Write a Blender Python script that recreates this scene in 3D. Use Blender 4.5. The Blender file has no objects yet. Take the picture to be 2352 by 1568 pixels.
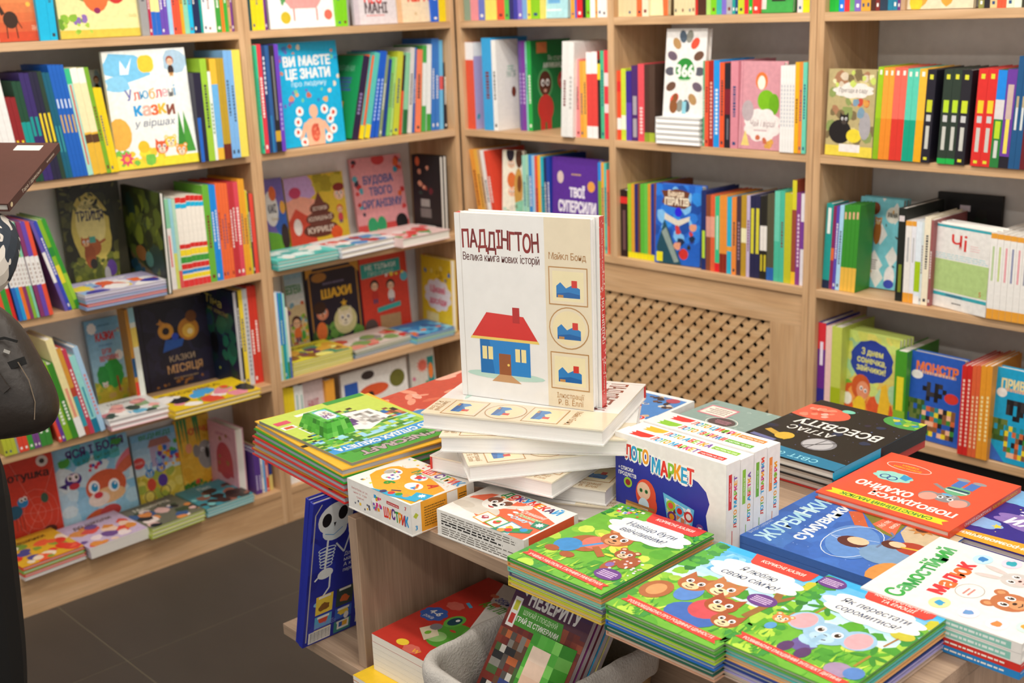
import bpy, math, random
from mathutils import Vector, Matrix
random.seed(11)
SC = bpy.context.scene
COL = SC.collection

# ------------------------------------------------------------------ camera
FPX, W0, H0 = 2789.4, 2352, 1568
YAW, PIT, ROL = math.radians(137.281), math.radians(15.537), math.radians(-2.147)
CAM = Vector((3.1932, -2.7408, 1.6))
FW = Vector((math.cos(PIT)*math.cos(YAW), math.cos(PIT)*math.sin(YAW), -math.sin(PIT)))
_rt = FW.cross(Vector((0, 0, 1))).normalized(); _up = _rt.cross(FW)
RT = _rt*math.cos(ROL) + _up*math.sin(ROL)
UP = -_rt*math.sin(ROL) + _up*math.cos(ROL)
cd = bpy.data.cameras.new('camera'); cam = bpy.data.objects.new('camera', cd); COL.objects.link(cam)
cam.matrix_world = Matrix(((RT.x, UP.x, -FW.x, CAM.x), (RT.y, UP.y, -FW.y, CAM.y), (RT.z, UP.z, -FW.z, CAM.z), (0, 0, 0, 1)))
cd.sensor_width = 36; cd.lens = 36*FPX/W0; cd.clip_start = .05
cd.dof.use_dof = True; cd.dof.focus_distance = 1.82; cd.dof.aperture_fstop = 5.6
SC.camera = cam

# ------------------------------------------------------------------ world, exposure
wd = bpy.data.worlds.new('World'); SC.world = wd; wd.use_nodes = True
wd.node_tree.nodes['Background'].inputs[0].default_value = (1.0, .97, .93, 1)
wd.node_tree.nodes['Background'].inputs[1].default_value = .80
SC.view_settings.view_transform = 'Standard'; SC.view_settings.look = 'None'
SC.view_settings.gamma = 1; SC.view_settings.use_curve_mapping = False
SC.view_settings.exposure = 0.0
LAMP_POWER = 9.0
CEIL = 2.85
LAMPS = [(.95, -.75), (.95, -2.1), (.95, -3.4), (2.25, -.75), (2.25, -2.1), (2.25, -3.4), (3.55, -.75), (3.55, -2.1), (3.55, -3.4)]
for lx, ly in LAMPS:
    ld = bpy.data.lights.new('ceiling_lamp', 'AREA'); ld.shape = 'RECTANGLE'; ld.size = 1.0; ld.size_y = .12
    ld.energy = LAMP_POWER; ld.color = (1, .95, .88)
    lo = bpy.data.objects.new('ceiling_lamp', ld); COL.objects.link(lo); lo.location = (lx, ly, CEIL-.085)

# unseen fill spots, added to brighten the bookcase fronts
SPOTS = [((1.25, -1.75, 2.66), (0, -1.45, .95)), ((1.25, -1.15, 2.66), (0, -.75, .95)), ((1.0, -.95, 2.66), (.05, -.25, .9)), ((.75, -1.25, 2.66), (.55, 0, .95)), ((1.45, -1.25, 2.66), (1.2, 0, .95)), ((2.15, -1.25, 2.66), (1.85, 0, .9))]
SPOT_POWER = 33.0
for sp_, st_ in SPOTS:
    ld = bpy.data.lights.new('fill_spot', 'SPOT'); ld.energy = SPOT_POWER; ld.spot_size = math.radians(75); ld.spot_blend = .9; ld.shadow_soft_size = .05; ld.color = (1, .96, .90)
    lo = bpy.data.objects.new('fill_spot', ld); COL.objects.link(lo)
    dr_ = (Vector(st_)-Vector(sp_)).normalized(); lo.location = Vector(sp_)+dr_*.09; lo.rotation_euler = dr_.to_track_quat('-Z', 'Y').to_euler()

# ------------------------------------------------------------------ pixel helpers (photo pixels -> rays -> planes)
def ray(px, py): return FW*FPX + RT*(px-W0/2) - UP*(py-H0/2)
def onax(px, py, ax, v):
    d = ray(px, py); return CAM + d*((v-CAM[ax])/d[ax])
def onZ(px, py, z): return onax(px, py, 2, z)
def onplane(px, py, p, n):
    d = ray(px, py); return CAM + d*((p-CAM).dot(n)/d.dot(n))
def atdepth(px, py, dep):
    return CAM + ray(px, py)*(dep/FPX)

# ------------------------------------------------------------------ colours, materials
def hx(s):
    s = s.lstrip('#')
    if len(s) == 3: s = ''.join(c*2 for c in s)
    v = [int(s[i:i+2], 16)/255 for i in (0, 2, 4)]
    return tuple(x/12.92 if x <= .04045 else ((x+.055)/1.055)**2.4 for x in v)
def nmat(name):
    m = bpy.data.materials.new(name); m.use_nodes = True
    nt = m.node_tree; return m, nt, nt.nodes['Principled BSDF']
def mat_print(name, rough=.35, noise=.06, nscale=60, coat=0.0, big=0.0):
    m, nt, b = nmat(name); L = nt.links.new
    at = nt.nodes.new('ShaderNodeAttribute'); at.attribute_name = 'Col'
    tc = nt.nodes.new('ShaderNodeTexCoord')
    n = nt.nodes.new('ShaderNodeTexNoise'); n.inputs['Scale'].default_value = nscale; n.inputs['Detail'].default_value = 4
    L(tc.outputs['Object'], n.inputs['Vector'])
    mr = nt.nodes.new('ShaderNodeMapRange'); mr.inputs[1].default_value = .25; mr.inputs[2].default_value = .75
    mr.inputs[3].default_value = 1-noise; mr.inputs[4].default_value = 1+noise
    L(n.outputs[0], mr.inputs[0])
    mx = nt.nodes.new('ShaderNodeVectorMath'); mx.operation = 'MULTIPLY'
    L(at.outputs['Color'], mx.inputs[0]); L(mr.outputs[0], mx.inputs[1])
    L(mx.outputs[0], b.inputs['Base Color'])
    b.inputs['Roughness'].default_value = rough; b.inputs['Coat Weight'].default_value = coat; b.inputs['Coat Roughness'].default_value = .15
    b.inputs['Specular IOR Level'].default_value = .4
    return m
def mat_plain(name, c, rough=.6, metal=0, bump=0, bscale=200, emit=0):
    m, nt, b = nmat(name); L = nt.links.new
    tc = nt.nodes.new('ShaderNodeTexCoord'); n = nt.nodes.new('ShaderNodeTexNoise'); n.inputs['Scale'].default_value = bscale; n.inputs['Detail'].default_value = 5
    L(tc.outputs['Object'], n.inputs['Vector'])
    r = nt.nodes.new('ShaderNodeMix'); r.data_type = 'RGBA'; c3 = hx(c)
    r.inputs[6].default_value = (*[v*.88 for v in c3], 1); r.inputs[7].default_value = (*[min(1, v*1.1) for v in c3], 1)
    L(n.outputs[0], r.inputs[0]); L(r.outputs[2], b.inputs['Base Color'])
    b.inputs['Roughness'].default_value = rough; b.inputs['Metallic'].default_value = metal
    if bump:
        bp = nt.nodes.new('ShaderNodeBump'); bp.inputs['Strength'].default_value = bump; bp.inputs['Distance'].default_value = .002
        L(n.outputs[0], bp.inputs['Height']); L(bp.outputs[0], b.inputs['Normal'])
    if emit:
        b.inputs['Emission Color'].default_value = (*c3, 1); b.inputs['Emission Strength'].default_value = emit
    return m
def mat_wood(name, axis, c0, c1, c2, contrast=1.0, rough=.5):
    m, nt, b = nmat(name); L = nt.links.new
    tc = nt.nodes.new('ShaderNodeTexCoord')
    def noise(longs, cross, sc, det, dist):
        mp = nt.nodes.new('ShaderNodeMapping'); s = [cross]*3; s[axis] = longs; mp.inputs['Scale'].default_value = s
        L(tc.outputs['Object'], mp.inputs['Vector'])
        n = nt.nodes.new('ShaderNodeTexNoise'); n.inputs['Scale'].default_value = sc; n.inputs['Detail'].default_value = det; n.inputs['Distortion'].default_value = dist
        L(mp.outputs[0], n.inputs['Vector']); return n.outputs[0]
    a = noise(1.0, 9, 2.2, 5, 1.2); f = noise(3, 140, 2.5, 3, .2)
    rp = nt.nodes.new('ShaderNodeValToRGB'); e = rp.color_ramp.elements
    e[0].position = .5-.22*contrast; e[0].color = (*hx(c0), 1); e[1].position = .5+.22; e[1].color = (*hx(c2), 1)
    k = e.new(.5); k.color = (*hx(c1), 1)
    L(a, rp.inputs[0])
    mr = nt.nodes.new('ShaderNodeMapRange'); mr.inputs[1].default_value = .3; mr.inputs[2].default_value = .7; mr.inputs[3].default_value = .84; mr.inputs[4].default_value = 1.08
    L(f, mr.inputs[0])
    mx = nt.nodes.new('ShaderNodeVectorMath'); mx.operation = 'MULTIPLY'
    L(rp.outputs[0], mx.inputs[0]); L(mr.outputs[0], mx.inputs[1]); L(mx.outputs[0], b.inputs['Base Color'])
    b.inputs['Roughness'].default_value = rough
    bp = nt.nodes.new('ShaderNodeBump'); bp.inputs['Strength'].default_value = .12; bp.inputs['Distance'].default_value = .001
    L(f, bp.inputs['Height']); L(bp.outputs[0], b.inputs['Normal'])
    return m
WOOD = [mat_wood('oak_'+'xyz'[i], i, 'bb936a', 'cda67c', 'd8b48d') for i in range(3)]
TWOOD = [mat_wood('sonoma_'+'xyz'[i], i, '8f7662', 'b0957d', 'c7ab92', 1.3, .45) for i in range(3)]
PRINT = mat_print('printed_paper', .38, .05, 90)
PAINT = mat_print('painted_print', .38, .10, 80)
GLOSS = mat_print('laminated_print', .2, .03, 40, .5)
PAGES = mat_print('page_edges', .8, .09, 1.0)
_n = PAGES.node_tree; _mp = _n.nodes.new('ShaderNodeMapping'); _mp.inputs['Scale'].default_value = (9, 1300, 9)
_tx = next(n for n in _n.nodes if n.type == 'TEX_NOISE'); _n.links.new(_n.nodes['Texture Coordinate'].outputs['Object'], _mp.inputs['Vector']); _n.links.new(_mp.outputs[0], _tx.inputs['Vector'])
BACKP = mat_plain('back_panel_white', 'ebe8e4', .7, bscale=30)
GROUT = mat_plain('floor_grout', '6e6552', .9)
TILE = mat_plain('floor_tile_slate', '433c36', .5, bump=.06, bscale=14)
BLACKP = mat_plain('black_panel', '17130f', .55, bscale=20)
WALLM = mat_plain('wall_paint', 'd9d5cf', .8, bscale=12)
HOUSE = mat_plain('lamp_housing', 'e8e8e6', .4)
GLOW = mat_plain('lamp_diffuser', 'fff4e4', .4, emit=6)

# ------------------------------------------------------------------ mesh builder
class MB:
    def __init__(s): s.v = []; s.f = []; s.c = []
    def face(s, pts, col):
        i = len(s.v); s.v += [tuple(p) for p in pts]; s.f.append(tuple(range(i, i+len(pts)))); s.c.append(col)
    def box(s, x0, x1, y0, y1, z0, z1, col=(1, 1, 1), cols=None):
        i = len(s.v)
        s.v += [(x0,y0,z0),(x1,y0,z0),(x1,y1,z0),(x0,y1,z0),(x0,y0,z1),(x1,y0,z1),(x1,y1,z1),(x0,y1,z1)]
        for k, f in enumerate(((0,3,2,1),(4,5,6,7),(0,1,5,4),(1,2,6,5),(2,3,7,6),(3,0,4,7))):   # bottom top front(-y) right back left(-x)
            s.f.append(tuple(i+a for a in f)); s.c.append(cols.get(k, col) if cols else col)
    def build(s, name, mat, parent=None, smooth=False, link=True):
        me = bpy.data.meshes.new(name); me.from_pydata(s.v, [], s.f)
        at = me.color_attributes.new('Col', 'FLOAT_COLOR', 'CORNER')
        buf = []
        for f, c in zip(s.f, s.c): buf += [c[0], c[1], c[2], 1.0]*len(f)
        at.data.foreach_set('color', buf)
        if smooth: me.polygons.foreach_set('use_smooth', [True]*len(me.polygons))
        me.materials.append(mat); me.update()
        o = bpy.data.objects.new(name, me)
        if link: COL.objects.link(o)
        if parent: o.parent = parent
        return o
def empty(name, M):
    o = bpy.data.objects.new(name, None); o.empty_display_size = .05; COL.objects.link(o)
    o.matrix_world = M if isinstance(M, Matrix) else Matrix.Translation(M); return o
def tag(o, label, cat, group=None):
    o['label'] = label; o['category'] = cat
    if group: o['group'] = group
    return o
def struct(o): o['kind'] = 'structure'; return o
def frame(o, ex, ey, ez):
    return Matrix(((ex.x, ey.x, ez.x, o.x), (ex.y, ey.y, ez.y, o.y), (ex.z, ey.z, ez.z, o.z), (0, 0, 0, 1)))
def bevel(o, w=.001, seg=2):
    m = o.modifiers.new('bevel', 'BEVEL'); m.width = w; m.segments = seg; m.limit_method = 'ANGLE'; return o
def wbox(name, x0, x1, y0, y1, z0, z1, mat, parent=None, bev=0):
    """a board in world coordinates under a root that is only translated"""
    mb = MB(); off = parent.matrix_world.translation if parent else Vector((0, 0, 0))
    mb.box(x0-off.x, x1-off.x, y0-off.y, y1-off.y, z0-off.z, z1-off.z)
    o = mb.build(name, mat, parent)
    if bev: bevel(o, bev, 1)
    return o
# ------------------------------------------------------------------ flat print: coloured shapes and lettering laid on a cover
_TX = {}
def glyphs(s, bold, shear):
    k = (s, bold, shear)
    if k not in _TX:
        cu = bpy.data.curves.new('t', 'FONT'); cu.body = s; cu.size = 1; cu.offset = bold; cu.shear = shear; cu.resolution_u = 2
        ob = bpy.data.objects.new('t', cu); me = bpy.data.meshes.new_from_object(ob)
        fs_ = [tuple(p.vertices) for p in me.polygons]; par = list(range(len(me.vertices)))
        def root_(a):
            while par[a] != a: par[a] = par[par[a]]; a = par[a]
            return a
        for f_ in fs_:
            for v_ in f_[1:]: par[root_(v_)] = root_(f_[0])
        ids = {}; cp_ = [ids.setdefault(root_(f_[0]), len(ids)) for f_ in fs_]      # overlapping strokes of one glyph lie on their own sub-layers
        _TX[k] = ([(v.co.x, v.co.y) for v in me.vertices], fs_, cp_)
        bpy.data.objects.remove(ob); bpy.data.curves.remove(cu); bpy.data.meshes.remove(me)
    return _TX[k]
def clip(pts):
    for ax, lim, sg in ((0, 0, 1), (0, 100, -1), (1, 0, 1), (1, 100, -1)):
        out = []
        for i in range(len(pts)):
            a, b = pts[i-1], pts[i]; ia = sg*(a[ax]-lim) >= 0; ib = sg*(b[ax]-lim) >= 0
            if ia != ib:
                t = (lim-a[ax])/(b[ax]-a[ax]); out.append((a[0]+t*(b[0]-a[0]), a[1]+t*(b[1]-a[1])))
            if ib: out.append(b)
        pts = out
        if len(pts) < 3: return None
    return pts
class Art:
    """canvas 0..100 in both directions, y up; asp = width/height"""
    def __init__(s, asp=.77, seed=0): s.p = []; s.z = 0; s.asp = asp; s.r = random.Random(seed)
    def raw(s, pts, c, z, fan=True):
        inside = all(0 <= q[0] <= 100 and 0 <= q[1] <= 100 for q in pts)
        if inside: s.p.append((pts, c, z)); return
        if len(pts) > 4 and fan:                                  # star-shaped outlines are cut triangle by triangle at the cover's edge
            n = len(pts); m = (sum(q[0] for q in pts)/n, sum(q[1] for q in pts)/n)
            for i in range(n): s.raw([m, pts[i-1], pts[i]], c, z)
            return
        pts = clip(pts)
        if pts and abs(sum(pts[i-1][0]*pts[i][1]-pts[i][0]*pts[i-1][1] for i in range(len(pts)))) > .05: s.p.append((pts, c, z))
    def poly(s, pts, c, up=1):
        s.z += up; a = sum(pts[i-1][0]*pts[i][1]-pts[i][0]*pts[i-1][1] for i in range(len(pts)))
        s.raw(list(pts) if a > 0 else list(pts)[::-1], hx(c), s.z); return s
    def rect(s, x0, y0, x1, y1, c, up=1): return s.poly([(x0,y0),(x1,y0),(x1,y1),(x0,y1)], c, up)
    def bg(s, c): return s.rect(0, 0, 100, 100, c)
    def grad(s, y0, y1, c0, c1, n=9, x0=0, x1=100):
        a, b = hx(c0), hx(c1); s.z += 1
        for i in range(n):
            t = i/(n-1); c = tuple(a[k]*(1-t)+b[k]*t for k in range(3))
            u, v = y0+(y1-y0)*i/n, y0+(y1-y0)*(i+1)/n
            s.raw([(x0,u),(x1,u),(x1,v),(x0,v)], c, s.z)
        return s
    def ell(s, x, y, rx, ry=None, c='fff', n=20, rot=0, up=1, wob=0, k=7):
        if ry is None: ry = rx*s.asp
        cr, sr = math.cos(math.radians(rot)), math.sin(math.radians(rot)); pts = []
        for i in range(n):
            t = 2*math.pi*i/n; w = 1+wob*abs(math.sin(k*t/2)) if wob else 1
            a, b = rx*w*math.cos(t), ry*w*math.sin(t)/s.asp
            pts.append((x+a*cr-b*sr, y+(a*sr+b*cr)*s.asp))
        return s.poly(pts, c, up)
    def cloud(s, x, y, rx, ry, c='fff', k=9, up=1, rot=0): return s.ell(x, y, rx, ry, c, 54, rot, up, .16, k)
    def blob(s, x, y, rx, ry, c, up=1, n=12, j=.25):
        pts = []
        for i in range(n):
            t = 2*math.pi*i/n; w = 1+s.r.uniform(-j, j); pts.append((x+rx*w*math.cos(t), y+ry*w*math.sin(t)))
        return s.poly(pts, c, up)
    def star(s, x, y, r, c, n=5, inner=.45, up=1, rot=90):
        pts = []
        for i in range(2*n):
            q = r*(1 if i % 2 == 0 else inner); t = math.radians(rot)+math.pi*i/n
            pts.append((x+q*math.cos(t), y+q*s.asp*math.sin(t)))
        return s.poly(pts, c, up)
    def line(s, pts, w, c, up=1):
        s.z += up; col = hx(c)
        for (x0, y0), (x1, y1) in zip(pts, pts[1:]):
            s.z += .5
            dx, dy = x1-x0, (y1-y0)/s.asp; l = math.hypot(dx, dy) or 1; nx, ny = -dy/l*w/2, dx/l*w/2*s.asp
            s.raw([(x0-nx,y0-ny),(x1-nx,y1-ny),(x1+nx,y1+ny),(x0+nx,y0+ny)], col, s.z)
        return s
    def ring(s, x, y, rx, ry, w, c, n=24, up=1):
        pts = [(x+rx*math.cos(2*math.pi*i/n), y+ry*math.sin(2*math.pi*i/n)) for i in range(n+1)]
        return s.line(pts, w, c, up)
    def frame(s, x0, y0, x1, y1, w, c): return s.line([(x0,y0),(x1,y0),(x1,y1),(x0,y1),(x0,y0)], w, c)
    def spots(s, n, x0, y0, x1, y1, r, cols, shape='blob'):
        s.z += 1; z = s.z
        for i in range(n):
            x, y, q, c = s.r.uniform(x0, x1), s.r.uniform(y0, y1), s.r.uniform(*r), s.r.choice(cols)
            if shape == 'blob': s.blob(x, y, q, q*s.asp, c, n=8)
            elif shape == 'dot': s.ell(x, y, q, None, c, 10)
            elif shape == 'star': s.star(x, y, q, c)
            elif shape == 'sq': s.rect(x-q, y-q*s.asp, x+q, y+q*s.asp, c)
            elif shape == 'leaf': s.ell(x, y, q, q*s.asp*.4, c, 8, s.r.uniform(0, 180))
            elif shape == 'blade': s.poly([(x-q*.25, y), (x+q*.25, y), (x+s.r.uniform(-q, q), y+q*s.asp*2.2)], c)
        return s
    def pixels(s, x0, y0, x1, y1, nx, ny, cols, fill=1.0):
        s.z += 1
        for i in range(nx):
            for j in range(ny):
                if s.r.random() < fill:
                    a, b = x0+(x1-x0)*i/nx, y0+(y1-y0)*j/ny
                    s.raw([(a,b),(a+(x1-x0)/nx,b),(a+(x1-x0)/nx,b+(y1-y0)/ny),(a,b+(y1-y0)/ny)], hx(s.r.choice(cols)), s.z)
        return s
    def text(s, t, x, y, size, c, w=None, rot=0, bold=.01, shear=0, cols=None, jit=0, out=None, ow=.035, align=0, arc=0):
        """size = cap height in canvas-y units; w = width in canvas-x units; cols = colour per letter; arc = parabola sag"""
        G_ = glyphs(t, 0, shear); vs, fs = G_[:2]
        if not vs: return s
        x0, x1 = min(v[0] for v in vs), max(v[0] for v in vs)
        sy = size/.72; sx = sy/s.asp if w is None else w/(x1-x0)
        ref = (x0+x1)/2 if align == 0 else (x0 if align < 0 else x1)
        cr, sr = math.cos(math.radians(rot)), math.sin(math.radians(rot))
        def mapp(v):
            a, b = (v[0]-ref)*sx, (v[1]-.36)*sy
            if arc: q = (v[0]-(x0+x1)/2)/((x1-x0)/2); b += arc*(1-q*q)
            a2, b2 = a*cr-b/s.asp*sr, (a*sr+b/s.asp*cr)*s.asp
            return (x+a2, y+b2)
        e = bold*.85                                           # heavier strokes and halos: the lettering laid down again with small shifts
        heavy = [(0, 0)] if bold < .012 else [(-e, 0), (e, 0)] if bold < .025 else [(-e, -e*.7), (e, -e*.7), (-e, e*.7), (e, e*.7), (0, 0)]
        halo = [((ow+e)*math.cos(k*math.pi/4), (ow+e)*math.sin(k*math.pi/4)) for k in range(8)] if out else []
        def lay(g, tf, offs, c):
            for ox, oy in offs:
                s.z += 1
                for fc, k_ in zip(g[1], g[2]): s.raw([tf((g[0][i][0]+ox, g[0][i][1]+oy)) for i in fc], c, s.z+(k_ % 3)*.33)
        if not (cols or jit):
            lay(G_, mapp, halo, hx(out) if out else None); lay(G_, mapp, heavy, hx(c)); return s
        tot = []; pos = 0                                        # letter by letter, advancing by each glyph's own width
        for ch in t:
            if ch == ' ': pos += .32; continue
            g = glyphs(ch, 0, shear); a0, a1 = min(v[0] for v in g[0]), max(v[0] for v in g[0])
            tot.append((pos-a0, g, s.r.uniform(-jit, jit), s.r.uniform(-jit, jit)*1.2)); pos += a1-a0+.07
        f = (x1-x0)/pos
        def mk(q):
            cxm = sum(v[0] for v in q[1][0])/len(q[1][0])
            return lambda v: mapp((x0+(q[0]+v[0]-(v[1]-.36)*q[3])*f, v[1]+(v[0]-cxm)*q[3]+q[2]))
        for q in tot: lay(q[1], mk(q), halo, hx(out) if out else None)
        for k, q in enumerate(tot): lay(q[1], mk(q), heavy, hx(cols[k % len(cols)] if cols else c))
        return s
    def lines(s, x0, y0, x1, y1, n, c, w=.45, rag=.25):
        """small print too fine to read"""
        s.z += 1; col = hx(c); st = (y1-y0)/n
        for i in range(n):
            y = y1-(i+.5)*st; x = x0; xe = x1-s.r.uniform(0, rag)*(x1-x0)
            while x < xe:
                l = min(s.r.uniform(.03, .11)*(x1-x0), xe-x)
                s.raw([(x,y-st*w/2),(x+l,y-st*w/2),(x+l,y+st*w/2),(x,y+st*w/2)], col, s.z); x += l+.018*(x1-x0)
        return s
    # ---- small figures for generic picture-book covers
    def eye(s, x, y, r, c='3a2a20'):
        s.ell(x, y, r, r*s.asp*1.15, 'fff', 12); s.ell(x+r*.1, y-r*.08, r*.6, r*s.asp*.75, c, 10); s.ell(x+r*.25, y+r*.25*s.asp, r*.2, None, 'fff', 6); return s
    def head(s, x, y, r, c, c2='f3d9b8', ears='round', rot=0, eyes='3a2a20', nose='3a2420'):
        a = s.asp
        for sg in (-1, 1):
            if ears == 'round':
                s.ell(x+sg*r*.75, y+r*.8*a, r*.36, None, c, 14); s.ell(x+sg*r*.75, y+r*.8*a, r*.2, None, c2, 12, up=1)
            elif ears == 'long':
                s.ell(x+sg*r*.55, y+r*1.5*a, r*.28, r*.85*a, c, 14, -sg*14); s.ell(x+sg*r*.55, y+r*1.5*a, r*.15, r*.65*a, c2, 12, -sg*14)
            elif ears == 'tip': s.poly([(x+sg*r*.25, y+r*.7*a), (x+sg*r*.95, y+r*.35*a), (x+sg*r*.85, y+r*1.35*a)], c)
            elif ears == 'big':
                s.ell(x+sg*r*1.25, y+r*.35*a, r*.75, r*.85*a, c, 18); s.ell(x+sg*r*1.28, y+r*.35*a, r*.52, r*.62*a, c2, 16)
        s.ell(x, y, r, r*.92*a, c, 22); s.ell(x, y-r*.38*a, r*.55, r*.42*a, c2, 16)
        for sg in (-1, 1): s.eye(x+sg*r*.4, y+r*.18*a, r*.24, eyes)
        s.ell(x, y-r*.22*a, r*.15, r*.11*a, nose, 10)
        s.line([(x-r*.25, y-r*.5*a), (x, y-r*.6*a), (x+r*.25, y-r*.5*a)], r*.07, nose); return s
    def person(s, x, y, h, hair, top, skin='eec3a4', legs='3c4a78'):
        a = s.asp; w = h/a
        s.ell(x, y+h*.3, w*.16, h*.26, top, 14); s.rect(x-w*.1, y, x-w*.02, y+h*.18, legs); s.rect(x+w*.02, y, x+w*.1, y+h*.18, legs, 0)
        s.ell(x, y+h*.76, w*.2, h*.22, hair, 16); s.ell(x, y+h*.7, w*.15, h*.17, skin, 16)
        for sg in (-1, 1): s.ell(x+sg*w*.06, y+h*.71, w*.025, h*.03, '222', 8)
        s.line([(x-w*.05, y+h*.62), (x+w*.05, y+h*.62)], w*.015, 'a03030'); return s
    def mesh(s, name, O, ex, ey, n, W, H, mat, parent, dz=.00006):
        mb = MB(); dz = max(.0000022, min(dz, .0003/max([q[2] for q in s.p]+[1])))
        for pts, c, z in s.p:
            mb.face([O+ex*(u*W/100)+ey*(v*H/100)+n*(dz*z+.0001) for u, v in pts], c)
        return mb.build(name, mat, parent)
VX, VY, VZ = Vector((1, 0, 0)), Vector((0, 1, 0)), Vector((0, 0, 1))
# ------------------------------------------------------------------ books
NAMES = {'red': 'd8302c', 'dark red': '8a1f22', 'orange': 'ee7a2c', 'coral': 'ee7d66', 'golden': 'd9a528', 'yellow': 'f2d62e', 'pale yellow': 'f3e69a', 'lime': 'b9cf2e',
 'green': '3f9a3c', 'dark green': '1f4a34', 'mint': '86cdb0', 'teal': '149a94', 'cyan': '17b4e0', 'pale blue': '9cc8e6', 'blue': '2467c6', 'navy': '1e2a52',
 'violet': '6a4bb0', 'purple': '6d2f86', 'lilac': 'b3a3d4', 'crimson': 'b4284e', 'pink': 'e79bab', 'brown': '7b4a2a', 'dark brown': '3a2c26', 'tan': 'c79d6c',
 'beige': 'e6d6b6', 'white': 'f1efec', 'grey': '9a9a9a', 'black': '1c1b1d', 'olive': '6f6a35'}
def cname(h):
    c = h.lstrip('#'); c = ''.join(x*2 for x in c) if len(c) == 3 else c
    v = [int(c[i:i+2], 16) for i in (0, 2, 4)]; best = None
    for n, q in NAMES.items():
        d = sum(wt*(v[k]-int(q[2*k:2*k+2], 16))**2 for k, wt in enumerate((.3, .45, .25)))
        if best is None or d < best[0]: best = (d, n)
    return best[1]
def book(M, w, h, t, col, spine=None, back=None, bands=(), hard=True, pages='e8e3da', art=None, backart=None, spineart=None,
         label=None, group=None, name='book', cat='book', mat=None, amat=None):
    mat = mat or PRINT; amat = amat or PRINT
    root = empty(name, M)
    c, sp, bk = hx(col), hx(spine or col), hx(back or col)
    bt = min(.0022, t*.22) if hard else min(.0005, t*.2); ov = .003 if hard else .0
    mb = MB()
    mb.box(0, w, 0, bt, 0, h, c, {5: sp}); mb.box(0, w, t-bt, t, 0, h, bk, {5: sp}); mb.box(0, bt, bt, t-bt, 0, h, sp)
    cv = mb.build('cover', mat, root)
    pb = MB(); pb.box(bt, w-ov, bt, t-bt, ov, h-ov, hx(pages)); pb.build('page_block', PAGES, root)
    if bands or spineart:
        A = Art(1); A.bg(spine or col)
        for b in bands: A.rect(b[0]*100, 0, b[1]*100, 100, b[2]) if len(b) == 3 else A.rect(b[0]*100, b[3]*100, b[1]*100, b[4]*100, b[2])
        if bands: A.mesh('spine_print', Vector((0, 0, 0)), VZ, VY, -VX, h, t, mat, cv)
    if spineart: spineart.mesh('spine_print', Vector((0, 0, 0)), VZ, VY, -VX, h, t, amat, cv)
    if art: art.mesh('cover_print', Vector((0, 0, 0)), VX, VZ, -VY, w, h, amat, cv)
    if backart: backart.mesh('back_print', Vector((w, t, 0)), -VX, VZ, VY, w, h, amat, cv)
    if label: root['label'] = label
    root['category'] = cat
    if group: root['group'] = group
    return root
def lie(anchor, p, upang, ztop, w, h, t, *a, down=False, **k):
    """book lying flat; p = (x, y) of the named cover corner, upang = compass of the cover's top edge, front cover up"""
    up = Vector((math.cos(math.radians(upang)), math.sin(math.radians(upang)), 0)); rt = Vector((up.y, -up.x, 0))
    o = Vector((p[0], p[1], ztop))
    if 'C' in anchor: o -= rt*w/2+up*h/2
    if 'R' in anchor: o -= rt*w
    if 'T' in anchor: o -= up*h
    return book(frame(o, rt, -VZ, up), w, h, t, *a, **k)

# shelf rows -------------------------------------------------------
SH = .022
ZB = [1.528, 1.171, .813, .455]                       # undersides of the shelves
ZT = {1: ZB[0]+SH+.0006, 2: ZB[1]+SH+.0006, 3: ZB[2]+SH+.0006, 4: ZB[3]+SH+.0006, 5: .1186}
ROWN = {1: 'top', 2: 'second', 3: 'third', 4: 'fourth', 5: 'bottom'}
BAYN = {'L1': 'left bay', 'L2': 'left corner bay', 'R1': 'narrow corner bay', 'R2': 'lattice bay', 'R3': 'far right bay'}
ORD = ['first', 'second', 'third', 'fourth', 'fifth', 'sixth', 'seventh', 'eighth', 'ninth', 'tenth', 'eleventh', 'twelfth', 'thirteenth', 'fourteenth']
AUTO = []
class Crop:
    def __init__(s, ox, oy, k): s.o = (ox, oy, k)
    def __call__(s, x, y): return s.o[0]+x*s.o[2], s.o[1]+y*s.o[2]
C1 = Crop(0, 0, .29340); C2 = Crop(0, 380, .27211); C3 = Crop(0, 640, .28061); C4 = Crop(0, 960, .29762); C5 = Crop(540, 0, .24237)
C6 = Crop(580, 320, .21259); C7 = Crop(600, 560, .22956); C8 = Crop(1020, 0, .31891); C9 = Crop(1380, 0, .24231); C10 = Crop(1860, 0, .26783)
C11 = Crop(1380, 360, .25515); C12 = Crop(1840, 400, .24231); C13 = Crop(1820, 680, .29344); C0 = Crop(0, 0, 1.0)
DEPTH = .25
BAYU = {'L1': (-1.879, -.8275), 'L2': (-.7872, -.0188), 'R1': (.0288, .6892), 'R2': (.7168, 1.3852), 'R3': (1.4298, 2.3)}
K = dict(r='d8302c', dr='8f2226', o='ee7a2c', ro='e8553a', ye='f2d62e', go='d9a528', py='f3e69a', li='b9cf2e', gr='3f9a3c', dg='1f4a34', mi='86cdb0', te='149a94', cy='17b4e0', pb='9cc8e6', bl='2467c6',
 na='1e2a52', vi='6a4bb0', pu='6d2f86', lc='b3a3d4', cr='b4284e', pi='e79bab', br='7b4a2a', db='3a2c26', ta='c79d6c', be='e6d6b6', wh='f1efec', gy='9a9a9a', bk='1c1b1d', ol='6f6a35', sa='f0896a')
def rp(n, xa, xb, y, col, b=()): return [(xa+(xb-xa)*(i+1)/n, y, col, b) for i in range(n)]
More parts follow.
